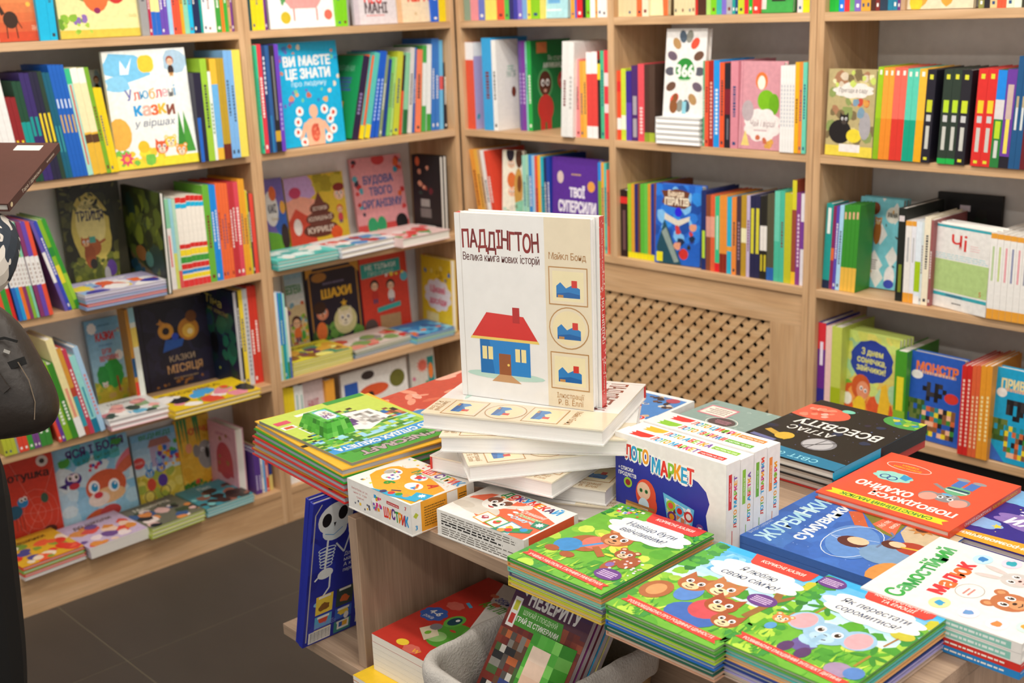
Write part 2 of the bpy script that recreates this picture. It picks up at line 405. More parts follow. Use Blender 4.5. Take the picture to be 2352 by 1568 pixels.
def spines(bay, row, cr, pa, pb, x0, items, lean=0, wd=.165):
    """run of spine-out books: pa, pb = two points of the line where they meet the shelf; items = (right edge x, top y, colour[, bands][, opts])"""
    z = ZT[row]; left = bay[0] == 'L'; right = VY if left else VX; inw = -VX if left else VY; fa = 0 if left else 1
    def yb(x): return pa[1]+(pb[1]-pa[1])*(x-pa[0])/(pb[0]-pa[0])
    sg_ = -1 if left else 1; xe = items[-1][0]
    fr = sum(sg_*onZ(*cr(x, yb(x)), z)[fa] for x in (x0, (x0+xe)/2, xe))/3 if row != 1 else .02
    fr = sg_*max(-.06, min(.12, fr)); shift = 0
    lo_, hi_ = onax(*cr(x0, yb(x0)), fa, fr).dot(right), onax(*cr(xe, yb(xe)), fa, fr).dot(right); b0, b1 = BAYU[bay]
    squeeze = (b1-b0)/(hi_-lo_) if hi_-lo_ > b1-b0 else 1
    if squeeze < 1: shift = 0
    elif lo_ < b0: shift = b0-lo_
    elif hi_ > b1: shift = b1-hi_
    nit = len([i for i in items if i[2] is not None]); kk = 0; fan = isinstance(lean, tuple); step = math.radians(abs(lean[1]-lean[0]))/max(1, nit-1) if fan else 0
    for it in items:
        x1, yt, col = it[:3]; bands = it[3] if len(it) > 3 else (); op = it[4] if len(it) > 4 else {}
        if col is None: x0 = x1; continue
        le = lean[0]+(lean[1]-lean[0])*kk/max(1, nit-1) if fan else lean; kk += 1
        col = K.get(col, col); bands = [(c_[0], c_[1], K.get(c_[2], c_[2]), *c_[3:]) for c_ in bands]
        a, b = cr(x0, yb(x0)), cr(x1, yb(x1)); p, q = onax(*a, fa, fr)+right*shift, onax(*b, fa, fr)+right*shift; p.z = q.z = z
        if squeeze < 1:
            for v_ in (p, q): v_ += right*(b0+(v_.dot(right)-lo_)*squeeze-v_.dot(right))
        u = (q-p).dot(right); ln = math.radians(le)
        t = max(.003, u*math.cos(ln)-.0005-.275*step)
        xm, ym = cr((x0+x1)/2, yb((x0+x1)/2)); _, yy = cr(0, yt)
        xt = xm-(1555-xm)*(ym-yy)/(10692-ym)-math.tan(ln)*(ym-yy)
        h = max(.08, min(.33, (onax(xt, yy, fa, fr).z-z)/math.cos(ln)))
        h = op.get('h', random.uniform(.2, .26) if row == 1 else h); w = op.get('w', wd*random.uniform(.93, 1.07)); w = min(w, DEPTH-abs(fr)+(.0 if (fr < 0) == left else 2*abs(fr))-.004)
        rr = right*math.cos(ln)+VZ*math.sin(ln); uu = VZ*math.cos(ln)-right*math.sin(ln)
        o = p+rr*t if ln >= 0 else q.copy()
        if not bands and random.random() < .8: bands = autob(col)
        r = book(frame(o, inw, -rr, uu), w, h, t, col, bands=bands, hard=op.get('hard', t > .008), art=op.get('art'), backart=op.get('back'), name='book' if t > .0135 else 'slim_book')
        AUTO.append((r, bay, row, (p+q).dot(right)/2, cname(col), t, h, op.get('label')))
        x0 = x1
def autob(col):
    """plain title strokes on a spine"""
    v = hx(col); lum = .3*v[0]+.6*v[1]+.1*v[2]; c = 'f4f1ea' if lum < .3 else random.choice(['3a3a44', '7a2a2a', '2a4a7a'])
    out = []; z = random.uniform(.3, .42); e = z+random.uniform(.25, .42)
    while z < e:
        l = random.uniform(.012, .03); out.append((z, z+l, c, .32, .68)); z += l+.009
    if random.random() < .7: out.append((.04, .075, c, .3, .7))
    return out
def face(bay, row, cr, BL, BR, TL, col, art, label, lean=6, t=.012, n=1, hard=True, spine=None, group=None, push=0, amat=None, hmax=.322, zb=0, fr=.03, h=None):
    """cover facing out, its lower edge from BL to BR on the shelf board, reaching up to TL"""
    z = ZT[row]; fa = 0 if bay[0] == 'L' else 1; lim = .252-n*(t+.001)-.22*math.sin(math.radians(lean))
    pq = []
    for c_ in (BL, BR):
        v = onZ(*cr(*c_), z+zb); dep = -v.x if fa == 0 else v.y
        if row == 1: dep = fr
        dep = min(lim, max(-.09, dep)); v = onax(*cr(*c_), fa, -dep if fa == 0 else dep); v.z = z; pq.append(v)
    p, q = pq; col = K.get(col, col); ua = 1-fa; b0, b1 = BAYU[bay]
    side = abs((q-p).normalized()[ua]) < .8
    if side: p[ua] -= n*t*.8; q[ua] -= n*t*.8
    sh = max(0, b0+.001-min(p[ua], q[ua])) or min(0, b1-.001-(n*t if side else 0)-max(p[ua], q[ua])); p[ua] += sh; q[ua] += sh
    rt = (q-p); w = rt.length; rt.normalize(); n_ = rt.cross(VZ); th = math.radians(lean)
    up = VZ*math.cos(th)-n_*math.sin(th); nn = rt.cross(up)
    h = h or min(hmax, max(.1, (onplane(*cr(*TL), p, nn)-p).dot(up)))
    for i in range(n):
        o = p-nn*(i*(t+.0006))-n_*push+VZ*((i+1)*(t+.0006)*math.sin(th)+.0004)
        A = None
        if i == 0 and art:
            A = Art(w/h, hash_(label)); art(A)
        r = book(frame(o, rt, -nn, up), w, h, t, col, spine=spine, hard=hard, art=A, label=label if i == 0 else None, group=group, amat=amat or PAINT)
        if i: AUTO.append((r, bay, row, 0, None, t, h, ORD[i-1]+' copy behind the '+short(label)))
    return w, h
def short(l): return l.split(' topping')[0].split(' overhanging')[0].split(' lying')[0].split(' with')[0].split(',')[0]
def hash_(s): return sum(ord(c)*(i+1) for i, c in enumerate(s)) % 9973
def flat(bay, row, cr, FL, FR, n, t, col, art, label, depth=None, cols=None, pages='e4e0d6', amat=None, under=None, z=None, art_rot=0):
    """pile lying on the shelf, front lower edge FL..FR, covers up and readable from the front"""
    z0 = ZT[row] if z is None else z; p, q = onZ(*cr(*FL), z0), onZ(*cr(*FR), z0)
    rt = q-p; w = rt.length; rt.normalize(); inn = VZ.cross(rt)
    h = depth or w*1.2
    left = bay[0] == 'L'
    for i in range(n):
        top = z0+(i+1)*(t+.0003)
        j = random.uniform(-.004, .004) if i < n-1 else 0
        A = None
        if i == n-1 and art: A = Art(w/h, hash_(label)); art(A)
        c = (cols[i % len(cols)] if cols else col) if i < n-1 else col
        r = book(frame(Vector((p.x, p.y, top))+rt*j, rt, -VZ, inn), w, h, t, c, art=A, pages=pages, hard=t > .0065, amat=amat or PAINT,
                 label=label if i == n-1 else None)
        if i < n-1: AUTO.append((r, bay, row, 0, None, t, h, f'{ORD[n-1-i]} book from the top in the pile under the {short(label)}'))
# ------------------------------------------------------------------ the room
fl = MB(); fl.box(-.4, 5.0, -5.2, .5, -.03, -.0008); fo = struct(fl.build('floor', GROUT))
tmb = MB(); TS = .6; tmb.box(.0007, TS-.0007, .0014, TS-.0014, -.0007, 0); tm0 = tmb.build('tile', TILE, fo); first = True
gx0, gy0 = .43-1.2, -1.584
for i in range(-1, 9):
    for j in range(-7, 4):
        x, y = gx0+i*TS*2, gy0+j*TS
        if x+2*TS < -.4 or x > 5 or y > .5 or y < -5.2: continue
        o = tm0 if first else tm0.copy()
        if not first: COL.objects.link(o); o.parent = fo
        first = False; o.location = (x, y, 0); o.scale = (2, 1, 1)
struct(wbox('wall_left', -.40, -.29, -5.2, .5, 0, CEIL, WALLM)); struct(wbox('wall_back', -.29, 5.0, .29, .40, 0, CEIL, WALLM))
struct(wbox('ceiling', -.4, 5.0, -5.2, .5, CEIL, CEIL+.08, WALLM))
for k, (lx, ly) in enumerate(LAMPS):
    r = empty('ceiling_light', (lx, ly, CEIL))
    wbox('housing', lx-.56, lx+.56, ly-.09, ly+.09, CEIL-.06, CEIL, HOUSE, r); wbox('diffuser', lx-.5, lx+.5, ly-.06, ly+.06, CEIL-.075, CEIL-.06, GLOW, r)
    tag(r, f'long white ceiling light, {ORD[k % 3]} along the {["left", "middle", "right"][k//3]} row', 'lamp', 'ceiling lights')

DARKM = mat_plain('spot_black', '1d1d1f', .4)
for k, (sp_, st_) in enumerate(SPOTS):  # fixtures for the added fill spots, put in only to light the shelves
    r = empty('added_fill_spotlight', (sp_[0], sp_[1], CEIL)); wbox('mount_block', sp_[0]-.12, sp_[0]+.12, sp_[1]-.018, sp_[1]+.018, CEIL-.03, CEIL, DARKM, r); wbox('stem', sp_[0]-.008, sp_[0]+.008, sp_[1]-.008, sp_[1]+.008, sp_[2], CEIL-.03, DARKM, r)
    dr_ = (Vector(st_)-Vector(sp_)).normalized(); sd_ = dr_.cross(VZ).normalized(); u2_ = sd_.cross(dr_); mb = MB(); n_ = 16; o_ = Vector(sp_)-Vector((sp_[0], sp_[1], CEIL))
    for (rr_, l_) in ((.02, -.06), (.035, -.05), (.038, .07), (.034, .07), (.030, -.03)):
        for j in range(n_): mb.v.append(tuple(o_+dr_*l_+(sd_*math.cos(2*math.pi*j/n_)+u2_*math.sin(2*math.pi*j/n_))*rr_))
    for a in range(4):
        for j in range(n_): mb.f.append((a*n_+j, a*n_+(j+1) % n_, (a+1)*n_+(j+1) % n_, (a+1)*n_+j)); mb.c.append((1, 1, 1))
    mb.f.append(tuple(range(n_))[::-1]); mb.c.append((1, 1, 1)); mb.build('lamp_head', DARKM, r, smooth=True)
    tag(r, f'added black fill spotlight, {ORD[k]} along the bookcases from the left', 'lamp', 'added fill spotlights')

# bookcases: boards are parts
TOPZ = 2.25
def boards(root, side, u0, u1, zs, name='shelf'):
    for z in zs:
        if side == 'L': wbox(name, -.262, 0, u0, u1, z, z+SH, WOOD[1], root, .0008)
        else: wbox(name, u0, u1, 0, .262, z, z+SH, WOOD[0], root, .0008)
LC = empty('bookcase', (-.13, -.9, 0)); tag(LC, 'tall oak bookcase along the left wall, filled with picture books', 'bookcase')
for a, b in ((-1.90, -1.88), (-.8265, -.8075), (-.8065, -.788), (-.018, .0)):
    wbox('upright', -.262, 0, a, b, 0, TOPZ, WOOD[2], LC, .0008)
for a, b in ((-1.88, -.8265), (-.788, -.018)):
    boards(LC, 'L', a, b, ZB+[1.886, .096]); boards(LC, 'L', a, b, [TOPZ-SH], 'top_board')
    wbox('plinth', -.020, -.002, a, b, 0, .096, WOOD[1], LC); wbox('back_panel', -.270, -.263, a, b, 0, TOPZ, BACKP, LC)
RC = empty('bookcase', (.7, .13, 0)); tag(RC, 'oak bookcase on the right of the corner with a lattice radiator panel', 'bookcase')
for a, b in ((.006, .028), (.690, .716), (1.386, 1.406)):
    wbox('upright', a, b, 0 if a > .1 else .001, .262, 0 if a > .8 else .835 if a > .1 else 0, TOPZ, WOOD[2], RC, .0008)
for a, b in ((.028, .690), (.716, 1.386)):
    boards(RC, 'R', a, b, ZB[:2]+[1.886]); boards(RC, 'R', a, b, [TOPZ-SH], 'top_board'); wbox('back_panel', a, b, .263, .270, .835, TOPZ, BACKP, RC)
wbox('shelf', .028, 1.386, .0, .262, ZB[2], ZB[2]+SH, WOOD[0], RC, .0008)
wbox('fascia', .028, 1.386, .006, .024, .722, ZB[2], WOOD[0], RC); wbox('stile', 1.281, 1.386, .006, .024, 0, .722, WOOD[2], RC)
wbox('stile', .028, .13, .006, .024, 0, .722, WOOD[2], RC); wbox('plinth', .13, 1.281, .006, .024, 0, .10, WOOD[0], RC)
wbox('recess_shade_panel', .028, 1.386, .25, .262, 0, .813, BLACKP, RC)  # black backing paints in the darkness behind the slats
# lattice: two layers of crossing slats, each slat its own piece
LP = empty('lattice_panel', Vector((.7, .013, .4))); LP.parent = RC; LP.matrix_parent_inverse = RC.matrix_world.inverted()
SLAT = mat_wood('lattice_oak', 0, 'c49a6c', 'd2ab7e', 'dab98e', .8, .55)
lx0, lx1, lz0, lz1, pit, sw = .13, 1.281, .10, .722, .0482, .0208
for sg, y0, y1 in ((1, .012, .0155), (-1, .0158, .0193)):
    n0 = int(-(lz1-lz0)/pit)-2
    for i in range(n0-20, 60):
        # centre line x = c + sg*(z-lz0); clip to the opening
        c = lx0+i*pit+(0 if sg > 0 else (lz1-lz0)*.5); hw = sw*math.sqrt(.5)
        pts = [(c-hw, lz0), (c+hw, lz0), (c+hw+sg*(lz1-lz0), lz1), (c-hw+sg*(lz1-lz0), lz1)]
        pp = clip([((x-lx0)/(lx1-lx0)*100, (z-lz0)/(lz1-lz0)*100) for x, z in pts])
        if not pp: continue
        w = [(lx0+u/100*(lx1-lx0)-.7, lz0+v/100*(lz1-lz0)-.4) for u, v in pp]
        if max(a[0] for a in w)-min(a[0] for a in w) < .012: continue
        mb = MB(); m = len(w); mb.v = [(x, y0-.013, z) for x, z in w]+[(x, y1-.013, z) for x, z in w]
        mb.f = [tuple(range(m)), tuple(range(2*m-1, m-1, -1))]+[(k, k+m, (k+1) % m+m, (k+1) % m) for k in range(m)]; mb.c = [(1, 1, 1)]*len(mb.f)
        mb.build('slat', SLAT, LP)
RD = empty('bookcase', (1.76, .13, 0)); tag(RD, 'oak bookcase at the far right with a black panel below the shelves', 'bookcase')
for a, b in ((1.4075, 1.429), (2.115, 2.135)): wbox('upright', a, b, 0, .262, 0, TOPZ, WOOD[2], RD, .0008)
boards(RD, 'R', 1.429, 2.115, ZB+[1.886]); boards(RD, 'R', 1.429, 2.115, [TOPZ-SH], 'top_board')
wbox('back_panel', 1.429, 2.115, .263, .270, 0, TOPZ, BACKP, RD); wbox('base_panel', 1.429, 2.115, .03, .045, 0, .455, BLACKP, RD)  # flat black panel closes the space under the lowest shelf

# display table
ZTAB, ZMID = .82, .523
TB = empty('display_table', (2.1, -1.35, 0)); tag(TB, 'wooden display table covered with stacks of picture books and game boxes', 'table')
wbox('table_top', 1.64, 2.60, -1.665, -1.0, ZTAB-.0225, ZTAB-.0006, TWOOD[0], TB, .0008)
wbox('end_shelf', 1.34, 1.64, -1.44, -1.02, ZTAB-.0225, ZTAB-.0006, TWOOD[0], TB, .0008)
wbox('mid_shelf', 1.419, 2.86, -1.700, -1.0, ZMID-.0225, ZMID-.0006, TWOOD[0], TB, .0008)
wbox('divider', 1.640, 1.662, -1.690, -1.0, ZMID-.0006, ZTAB-.0225, TWOOD[2], TB, .0008)
wbox('divider', 2.579, 2.60, -1.66, -1.0, ZMID-.0006, ZTAB-.0225, TWOOD[2], TB, .0008)
wbox('inner_back', 1.662, 2.579, -1.412, -1.394, ZMID, ZTAB-.022, TWOOD[0], TB)
wbox('base_panel', 1.70, 2.54, -1.60, -1.58, 0, ZMID-.022, TWOOD[0], TB); wbox('base_panel', 1.70, 2.54, -1.12, -1.10, 0, ZMID-.022, TWOOD[0], TB)
wbox('base_panel', 1.70, 1.72, -1.58, -1.12, 0, ZMID-.022, TWOOD[2], TB); wbox('base_panel', 2.52, 2.54, -1.58, -1.12, 0, ZMID-.022, TWOOD[2], TB)
# ================================================================== things on the display table
RAIN = ['e8382f', '2f9bd8', '56b43c', 'f2a126', 'd83c86', '7a4fb0']
def P2(x, y, z): q = onZ(x, y, z); return (q.x, q.y)
def house(A, x, y, s):
    """plain blue cottage with a red roof"""
    a = A.asp
    A.ell(x, y-.02*s, s*1.25, s*.10, 'bcdccf', 18)
    A.rect(x-s*.8, y, x+s*.8, y+s*1.05*a, '2f86cf'); A.poly([(x-s*.8, y), (x-s*.35, y), (x-s*.5, y+s*1.05*a), (x-s*.8, y+s*1.05*a)], '2470b6')
    A.poly([(x-s*1.1, y+s*1.0*a), (x+s*1.1, y+s*1.0*a), (x+s*.62, y+s*1.75*a), (x-s*.55, y+s*1.8*a)], 'd8332b')
    A.poly([(x-s*1.1, y+s*1.0*a), (x+s*1.1, y+s*1.0*a), (x+s*1.06, y+s*1.08*a), (x-s*1.06, y+s*1.08*a)], 'f0cf6a')
    A.rect(x+s*.28, y+s*1.55*a, x+s*.5, y+s*2.0*a, 'b92a26')
    A.rect(x-s*.2, y, x+s*.18, y+s*.62*a, '9a5a33'); A.ell(x+s*.1, y+s*.3*a, s*.04, None, 'f0cf6a', 8)
    for k in (-.56, .5): A.rect(x+s*(k-.17), y+s*.42*a, x+s*(k+.17), y+s*.8*a, 'f4e2a0'); A.line([(x+s*k, y+s*.42*a), (x+s*k, y+s*.8*a)], s*.04, '1c5a96')
    A.poly([(x-s*.2, y), (x+s*.18, y), (x+s*.5, y-s*.22*a), (x-s*.45, y-s*.22*a)], 'c99a6c')
    return A
def story_cover(A):
    A.bg('efedea'); A.rect(67, 0, 100, 100, 'eadcc0'); A.line([(4.2, 0), (4.2, 100)], .5, 'cfcac4')
    A.text('ПАДДІНГТОН', 34.5, 86.5, 9.5, '8e2620', w=58, bold=.03, cols=['8e2620', '7a1f1b'], jit=.05)
    A.text('Велика книга нових історій', 34.5, 77.2, 4.2, '6a2f28', w=58, bold=.012, cols=['5e2a24'], jit=.03)
    house(A, 35, 14, 24)
    A.text('Майкл Бонд', 83.5, 80.5, 3.6, 'b98a52', w=27, cols=['b07f48'], jit=.02)
    for k, y in enumerate((65, 43, 20)):
        if k == 1: A.ell(83.5, y, 14.5, 11.2, 'b98a52', 26); A.ell(83.5, y, 13.8, 10.6, 'eadcc0', 26); A.ell(83.5, y, 12, 9.2, 'f0e0b4', 24)
        else: A.rect(69.5, y-10, 97.5, y+10, 'b98a52'); A.rect(70.2, y-9.4, 96.8, y+9.4, 'eadcc0'); A.rect(72.3, y-7.8, 94.7, y+7.8, 'f0e3b8')
        A.poly([(75, y-6), (92, y-6), (92, y-1), (87, y+1), (82, y-1), (78, y+2), (75, y)], '2f7fc4'); A.poly([(75, y-6), (92, y-6), (92, y-4), (84, y-3), (75, y-4)], '1f62a8'); A.rect(86, y-.5, 90, y+3.2, 'd23a2e'); A.rect(76, y-6, 80, y-4.6, 'c08a50')
    A.text('Ілюстрації', 83.5, 6.6, 2.8, 'b98a52', w=20); A.text('Р. В. Еллі', 83.5, 2.9, 2.9, 'b98a52', w=18)
PB_W, PB_H = .236, .303
def pad_spine():
    A = Art(PB_H/.018, 3); A.bg('d8322f')
    A.spots(40, 0, 0, 100, 100, (.3, .8), ['e88a80', 'f3c0b8'], 'dot')
    A.text('ПАДДІНГТОН', 46, 50, 46, 'f6efe6', w=24, bold=.02); A.text('Велика книга нових історій', 78, 50, 26, 'f3e2d8', w=32); A.text('Майкл Бонд', 16, 50, 26, 'f3e2d8', w=18)
    return A
zz = ZTAB; TP = .0268
stack = [('BR', (2.035, -1.452), 118), ('BR', P2(1392, 1127, ZTAB+2*TP), 111), ('BR', P2(1268, 1108, ZTAB+3*TP), 102), ('BR', P2(1075, 1070, ZTAB+4*TP), 57), ('BR', P2(1008, 1002, ZTAB+5*TP), 38), ('BR', P2(966, 947, ZTAB+6*TP), 25)]
for i, (an, p, up) in enumerate(stack):
    A = Art(PB_W/PB_H, 5); story_cover(A); zz += TP
    lie(an, p, up, zz, PB_W, PB_H, TP-.0008, 'efe6d2', spine='d8322f', back='efedea', art=A, spineart=pad_spine(), pages='f3f1ee', amat=GLOSS, mat=GLOSS, name='storybook',
        label='white storybook lying on top of the fanned stack, under the standing pair' if i == 5 else f'{ORD[5-i]} storybook down from the top of the fanned white stack', group='fanned white storybooks on the table')
ZP = zz+.0008
a, b = onZ(1063, 905, ZP), onZ(1370, 945, ZP); rt = (b-a).normalized(); nn = rt.cross(VZ)
A = Art(PB_W/PB_H, 5); story_cover(A)
book(frame(a, rt, -nn, VZ), PB_W, PB_H, .018, 'efedea', spine='d8322f', art=A, spineart=pad_spine(), pages='f3f1ee', amat=GLOSS, mat=GLOSS, name='storybook',
     label='white storybook with dark red title standing upright, facing the camera', group='standing white storybooks')
A = Art(PB_W/PB_H, 5); story_cover(A)
book(frame(a+rt*(PB_W+.006)-nn*.0375, -rt, nn, VZ), PB_W, PB_H, .018, 'efedea', spine='d8322f', art=A, spineart=pad_spine(), pages='f3f1ee', amat=GLOSS, mat=GLOSS, name='storybook',
     label='red spined storybook standing back to back behind the upright white one', group='standing white storybooks')

# ---- game boxes
def gamebox(name, label, ang, x0, y0, w, d, h, z0, col, top=None, front=None, right=None, group=None, cat='box', edge=.0012):
    M = Matrix.Translation((x0, y0, z0)) @ Matrix.Rotation(math.radians(ang), 4, 'Z'); r = empty(name, M)
    mb = MB(); mb.box(0, w, 0, d, 0, h, hx(col)); c = bevel(mb.build('carton', PRINT, r), edge, 2)
    lid = MB(); lid.box(-.0006, w+.0006, -.0006, d+.0006, h*.0+.001, .0025, hx(col)); lid.build('bottom_rim', PRINT, r)
    O = Vector((0, 0, 0))
    if top: top.mesh('top_print', Vector((0, 0, h)), VX, VY, VZ, w, d, PRINT, c)
    if front: front.mesh('front_print', O, VX, VZ, -VY, w, h, PRINT, c)
    if right: right.mesh('side_print', Vector((w, 0, 0)), VY, VZ, VX, d, h, PRINT, c)
    return tag(r, label, cat, group)
# yellow number game
h = .052; p = onZ(797, 1097, ZTAB+h); w, d = .166, .127
T = Art(w/d, 1); T.bg('efece6'); T.spots(9, 3, 4, 97, 12, (1, 2), ['c9cf3a', '49b2c8', 'f2c53a', '555566'], 'sq'); T.spots(8, 2, 86, 60, 97, (1, 2), ['c9cf3a', '49b2c8', 'f2c53a', 'd8382f'], 'sq')
T.poly([(6, 40), (8, 62), (13, 70), (24, 72), (30, 82), (46, 82), (56, 72), (72, 68), (96, 58), (98, 3), (40, 3), (10, 26)], 'f4a92e')
T.spots(70, 12, 16, 92, 78, (.5, .8), ['eb9a20', 'f8b84a'], 'dot')
for x, y, r_ in ((22, 53, 10), (30, 40, 11), (53, 62, 10), (66, 40, 10.5)):
    T.ell(x, y, r_, r_*1.0, 'fbfaf6', 20); T.spots(7, x-r_*.55, y-r_*.55, x+r_*.55, y+r_*.55, (1.1, 1.9), RAIN, 'sq')
T.ell(53, 62, 3.6, None, 'd8382f', 12); T.ell(18, 50, 5, 8, 'b9b4ac', 14)
T.text('М', 42, 72, 13, '4f9a5a', rot=-8, bold=.03); T.text('6', 41, 28, 15, '2f9a3a', rot=-50, bold=.05); T.text('А', 80, 56, 13, 'dc3a30', rot=-30, bold=.04); T.text('1', 62, 17, 13, '5a3560', rot=-60, bold=.05)
T.text('ШУСТРИК', 71, 83, 14, 'e8382f', w=54, bold=.05, cols=['e8382f', 'f08a2a', '6a3a86', '3f9a3c', 'f2a126', 'd8382f', '2f9bd8'], jit=.05, out='fbfaf6', ow=.05)
T.text('швидка і весела', 66, 72, 4.5, '3f9a3c', w=30, out='fbfaf6', ow=.06); T.text('настільна гра', 62, 95.5, 3.5, 'c83a30', w=20)
T.poly([(38, 0), (95, 22), (97, 10), (66, 0)], '2fa5cf'); T.poly([(80, 30), (98, 38), (100, 20), (84, 17)], '2fa5cf'); T.star(91, 27, 4.5, 'fbfaf6', 8, .55)
for x, y, c in ((54, 4.5, '3a3a6a'), (63, 8, 'c8383a'), (71, 11.5, '3f9a3c'), (79, 14.5, 'f29a4a')): T.ell(x, y, 3.6, None, c, 14)
F = Art(w/h, 2); F.bg('efece6'); F.text('Вивчи букви, цифри,', 20, 76, 7, 'b5302a', w=26); F.text('знаки та фігури', 20, 63, 7, 'b5302a', w=22); F.text('граючи!', 20, 50, 7, 'b5302a', w=12)
F.ell(45, 52, 7, 24, 'd9d4cc', 20); F.ell(45, 62, 6, 12, 'fbfaf6', 16); F.spots(16, 40, 30, 54, 80, (1, 1.8), RAIN, 'sq')
F.spots(8, 8, 10, 40, 40, (.9, 1.5), ['c9cf3a', 'f2c53a', '555566'], 'sq'); F.rect(63, 72, 82, 82, 'c8383a'); F.text('настільна гра', 72.5, 77, 5, 'fff', w=16)
F.text('ШУСТРИК', 77, 44, 32, 'e8382f', w=38, bold=.05, cols=['e8382f', 'f08a2a', '6a3a86', '3f9a3c', 'f2a126', 'd8382f', '2f9bd8'], jit=.07)
F.text('7', 92, 82, 12, 'c8383a', bold=.03)
S = Art(d/h, 3); S.bg('f2a62e'); S.rect(0, 0, 15, 100, 'efece6'); S.rect(88, 0, 100, 100, 'efece6'); S.spots(40, 16, 4, 88, 96, (.4, .7), ['eb9a20'], 'dot'); S.lines(20, 16, 54, 82, 8, '8a6420'); S.rect(56, 8, 73, 98, 'efece6'); S.lines(75, 60, 88, 84, 3, '6a5220')
S.rect(76, 8, 99, 30, 'f3f1ea')
for k in range(14): S.rect(77+k*1.55, 10, 77.7+k*1.55, 28, '222', 0)
S.star(7, 62, 4, 'b9c43a', 4, .7); S.text('3', 7, 24, 14, '2f9bd8', bold=.04)
gamebox('game_box', 'yellow and white number game box overhanging the table front', -.6, p.x, p.y, w, d, h, ZTAB, 'efece6', T, F, S, 'game boxes on the table')
# orange dog game
h = .043; p = onZ(1003, 1168, ZTAB+h); w, d = .181, .119
T = Art(w/d, 4); T.bg('efece6'); T.poly([(14, 80), (40, 92), (98, 60), (98, 4), (52, 4), (4, 40), (4, 60)], 'ec6a45'); T.rect(82, 0, 98, 40, 'ec6a45')
T.star(29, 83, 5, 'f2b23a', 9, .5); T.ell(24, 38, 26, 18, 'd9d2c6', 20, -8); T.ell(10, 34, 12, 9, 'cfc6b8', 16); T.line([(34, 52), (52, 66), (58, 73)], 7, 'ded8cc'); T.ell(59, 74, 5, None, 'ded8cc', 12)
T.head(32, 60, 13, 'f3efe8', 'f6f2ec', 'tip'); T.ell(26, 68, 7, 9, '7a4a34', 14, 20); T.ell(40, 68, 5, 7, '7a4a34', 12, -20); T.eye(28, 63, 3); T.eye(37, 62, 3); T.ell(34, 54, 3, 2.4, '2a1c18', 10); T.ell(33, 48, 3, 2, 'c0403a', 10)
T.text('ДОКУМЕКАЙ', 57, 88, 13, '3f9a3c', w=66, rot=-4, bold=.05, cols=['2f9a4a', 'd8382f', '6a3a86', '2f9bd8', 'e8382f', 'f2a126', 'd8382f', '5a3560', '2f9bd8'], jit=.05, out='fbfaf6', ow=.05)
T.text('настільна гра', 52, 97, 3, '2f9a4a', w=18)
for k, (s_, c) in enumerate((('Опиши!', 'f0b0a0'), ('Покажи!', '8fce6a'), ('Озвуч!', '9ad4ee'))):
    T.text(s_, 74, 62-k*10, 7, c, w=26, bold=.02, shear=.2, out='fbfaf6', ow=.03); T.ell(58, 64-k*10, 3, 2.6, 'fbfaf6', 12)
for k, c in enumerate(('e8a23a', '5aa83a', '3a9ac8')):
    x = 38+k*15; T.poly([(x-2, 10-k*2), (x+13, 5-k*2), (x+15, 30-k*2), (x, 35-k*2)], c); T.poly([(x-.6, 11-k*2), (x+12, 7-k*2), (x+13.6, 29-k*2), (x+1, 33-k*2)], 'fbf7ea'); T.blob(x+6.5, 20-k*2, 3.6, 5, ['b04a5a', 'd8503a', 'f2c53a'][k]); T.ell(x+6, 22-k*2, 2, 2.4, ['f2d0d8', '5aa83a', 'e8a23a'][k], 10)
T.poly([(62, 0), (92, 30), (95, 18), (76, 0)], '2f8a6a'); T.poly([(83, 50), (97, 52), (98, 34), (86, 34)], '2f8a6a'); T.star(91, 43, 4.5, 'eaf3ee', 8, .55)
for x, y, c in ((72, 4.5, 'f29a4a'), (77, 10, 'd8383a'), (82, 15.5, '3f9a3c'), (87, 21, '2f9bd8')): T.ell(x, y, 3.4, None, c, 14)
F = Art(w/h, 5); F.bg('ebe8e2'); F.lines(5, 66, 92, 92, 3, '77726a', .4, .1); F.lines(5, 46, 92, 66, 2, '2a2826', .55, .3); F.lines(5, 8, 90, 42, 4, '77726a', .4, .25)
S = Art(d/h, 6); S.bg('e8643e'); S.rect(0, 0, 8, 100, 'efece6'); S.rect(92, 0, 100, 100, 'efece6'); S.lines(14, 62, 44, 76, 1, 'f6c0a8'); S.lines(50, 40, 66, 55, 1, 'f6c0a8'); S.rect(76, 14, 90, 52, 'f3f1ea')
for k in range(9): S.rect(77+k*1.4, 17, 77.7+k*1.4, 50, '222', 0)
gamebox('game_box', 'orange and white dog game box on the table front edge', 3.5, p.x, p.y, w, d, h, ZTAB, 'ebe8e2', T, F, S, 'game boxes on the table')
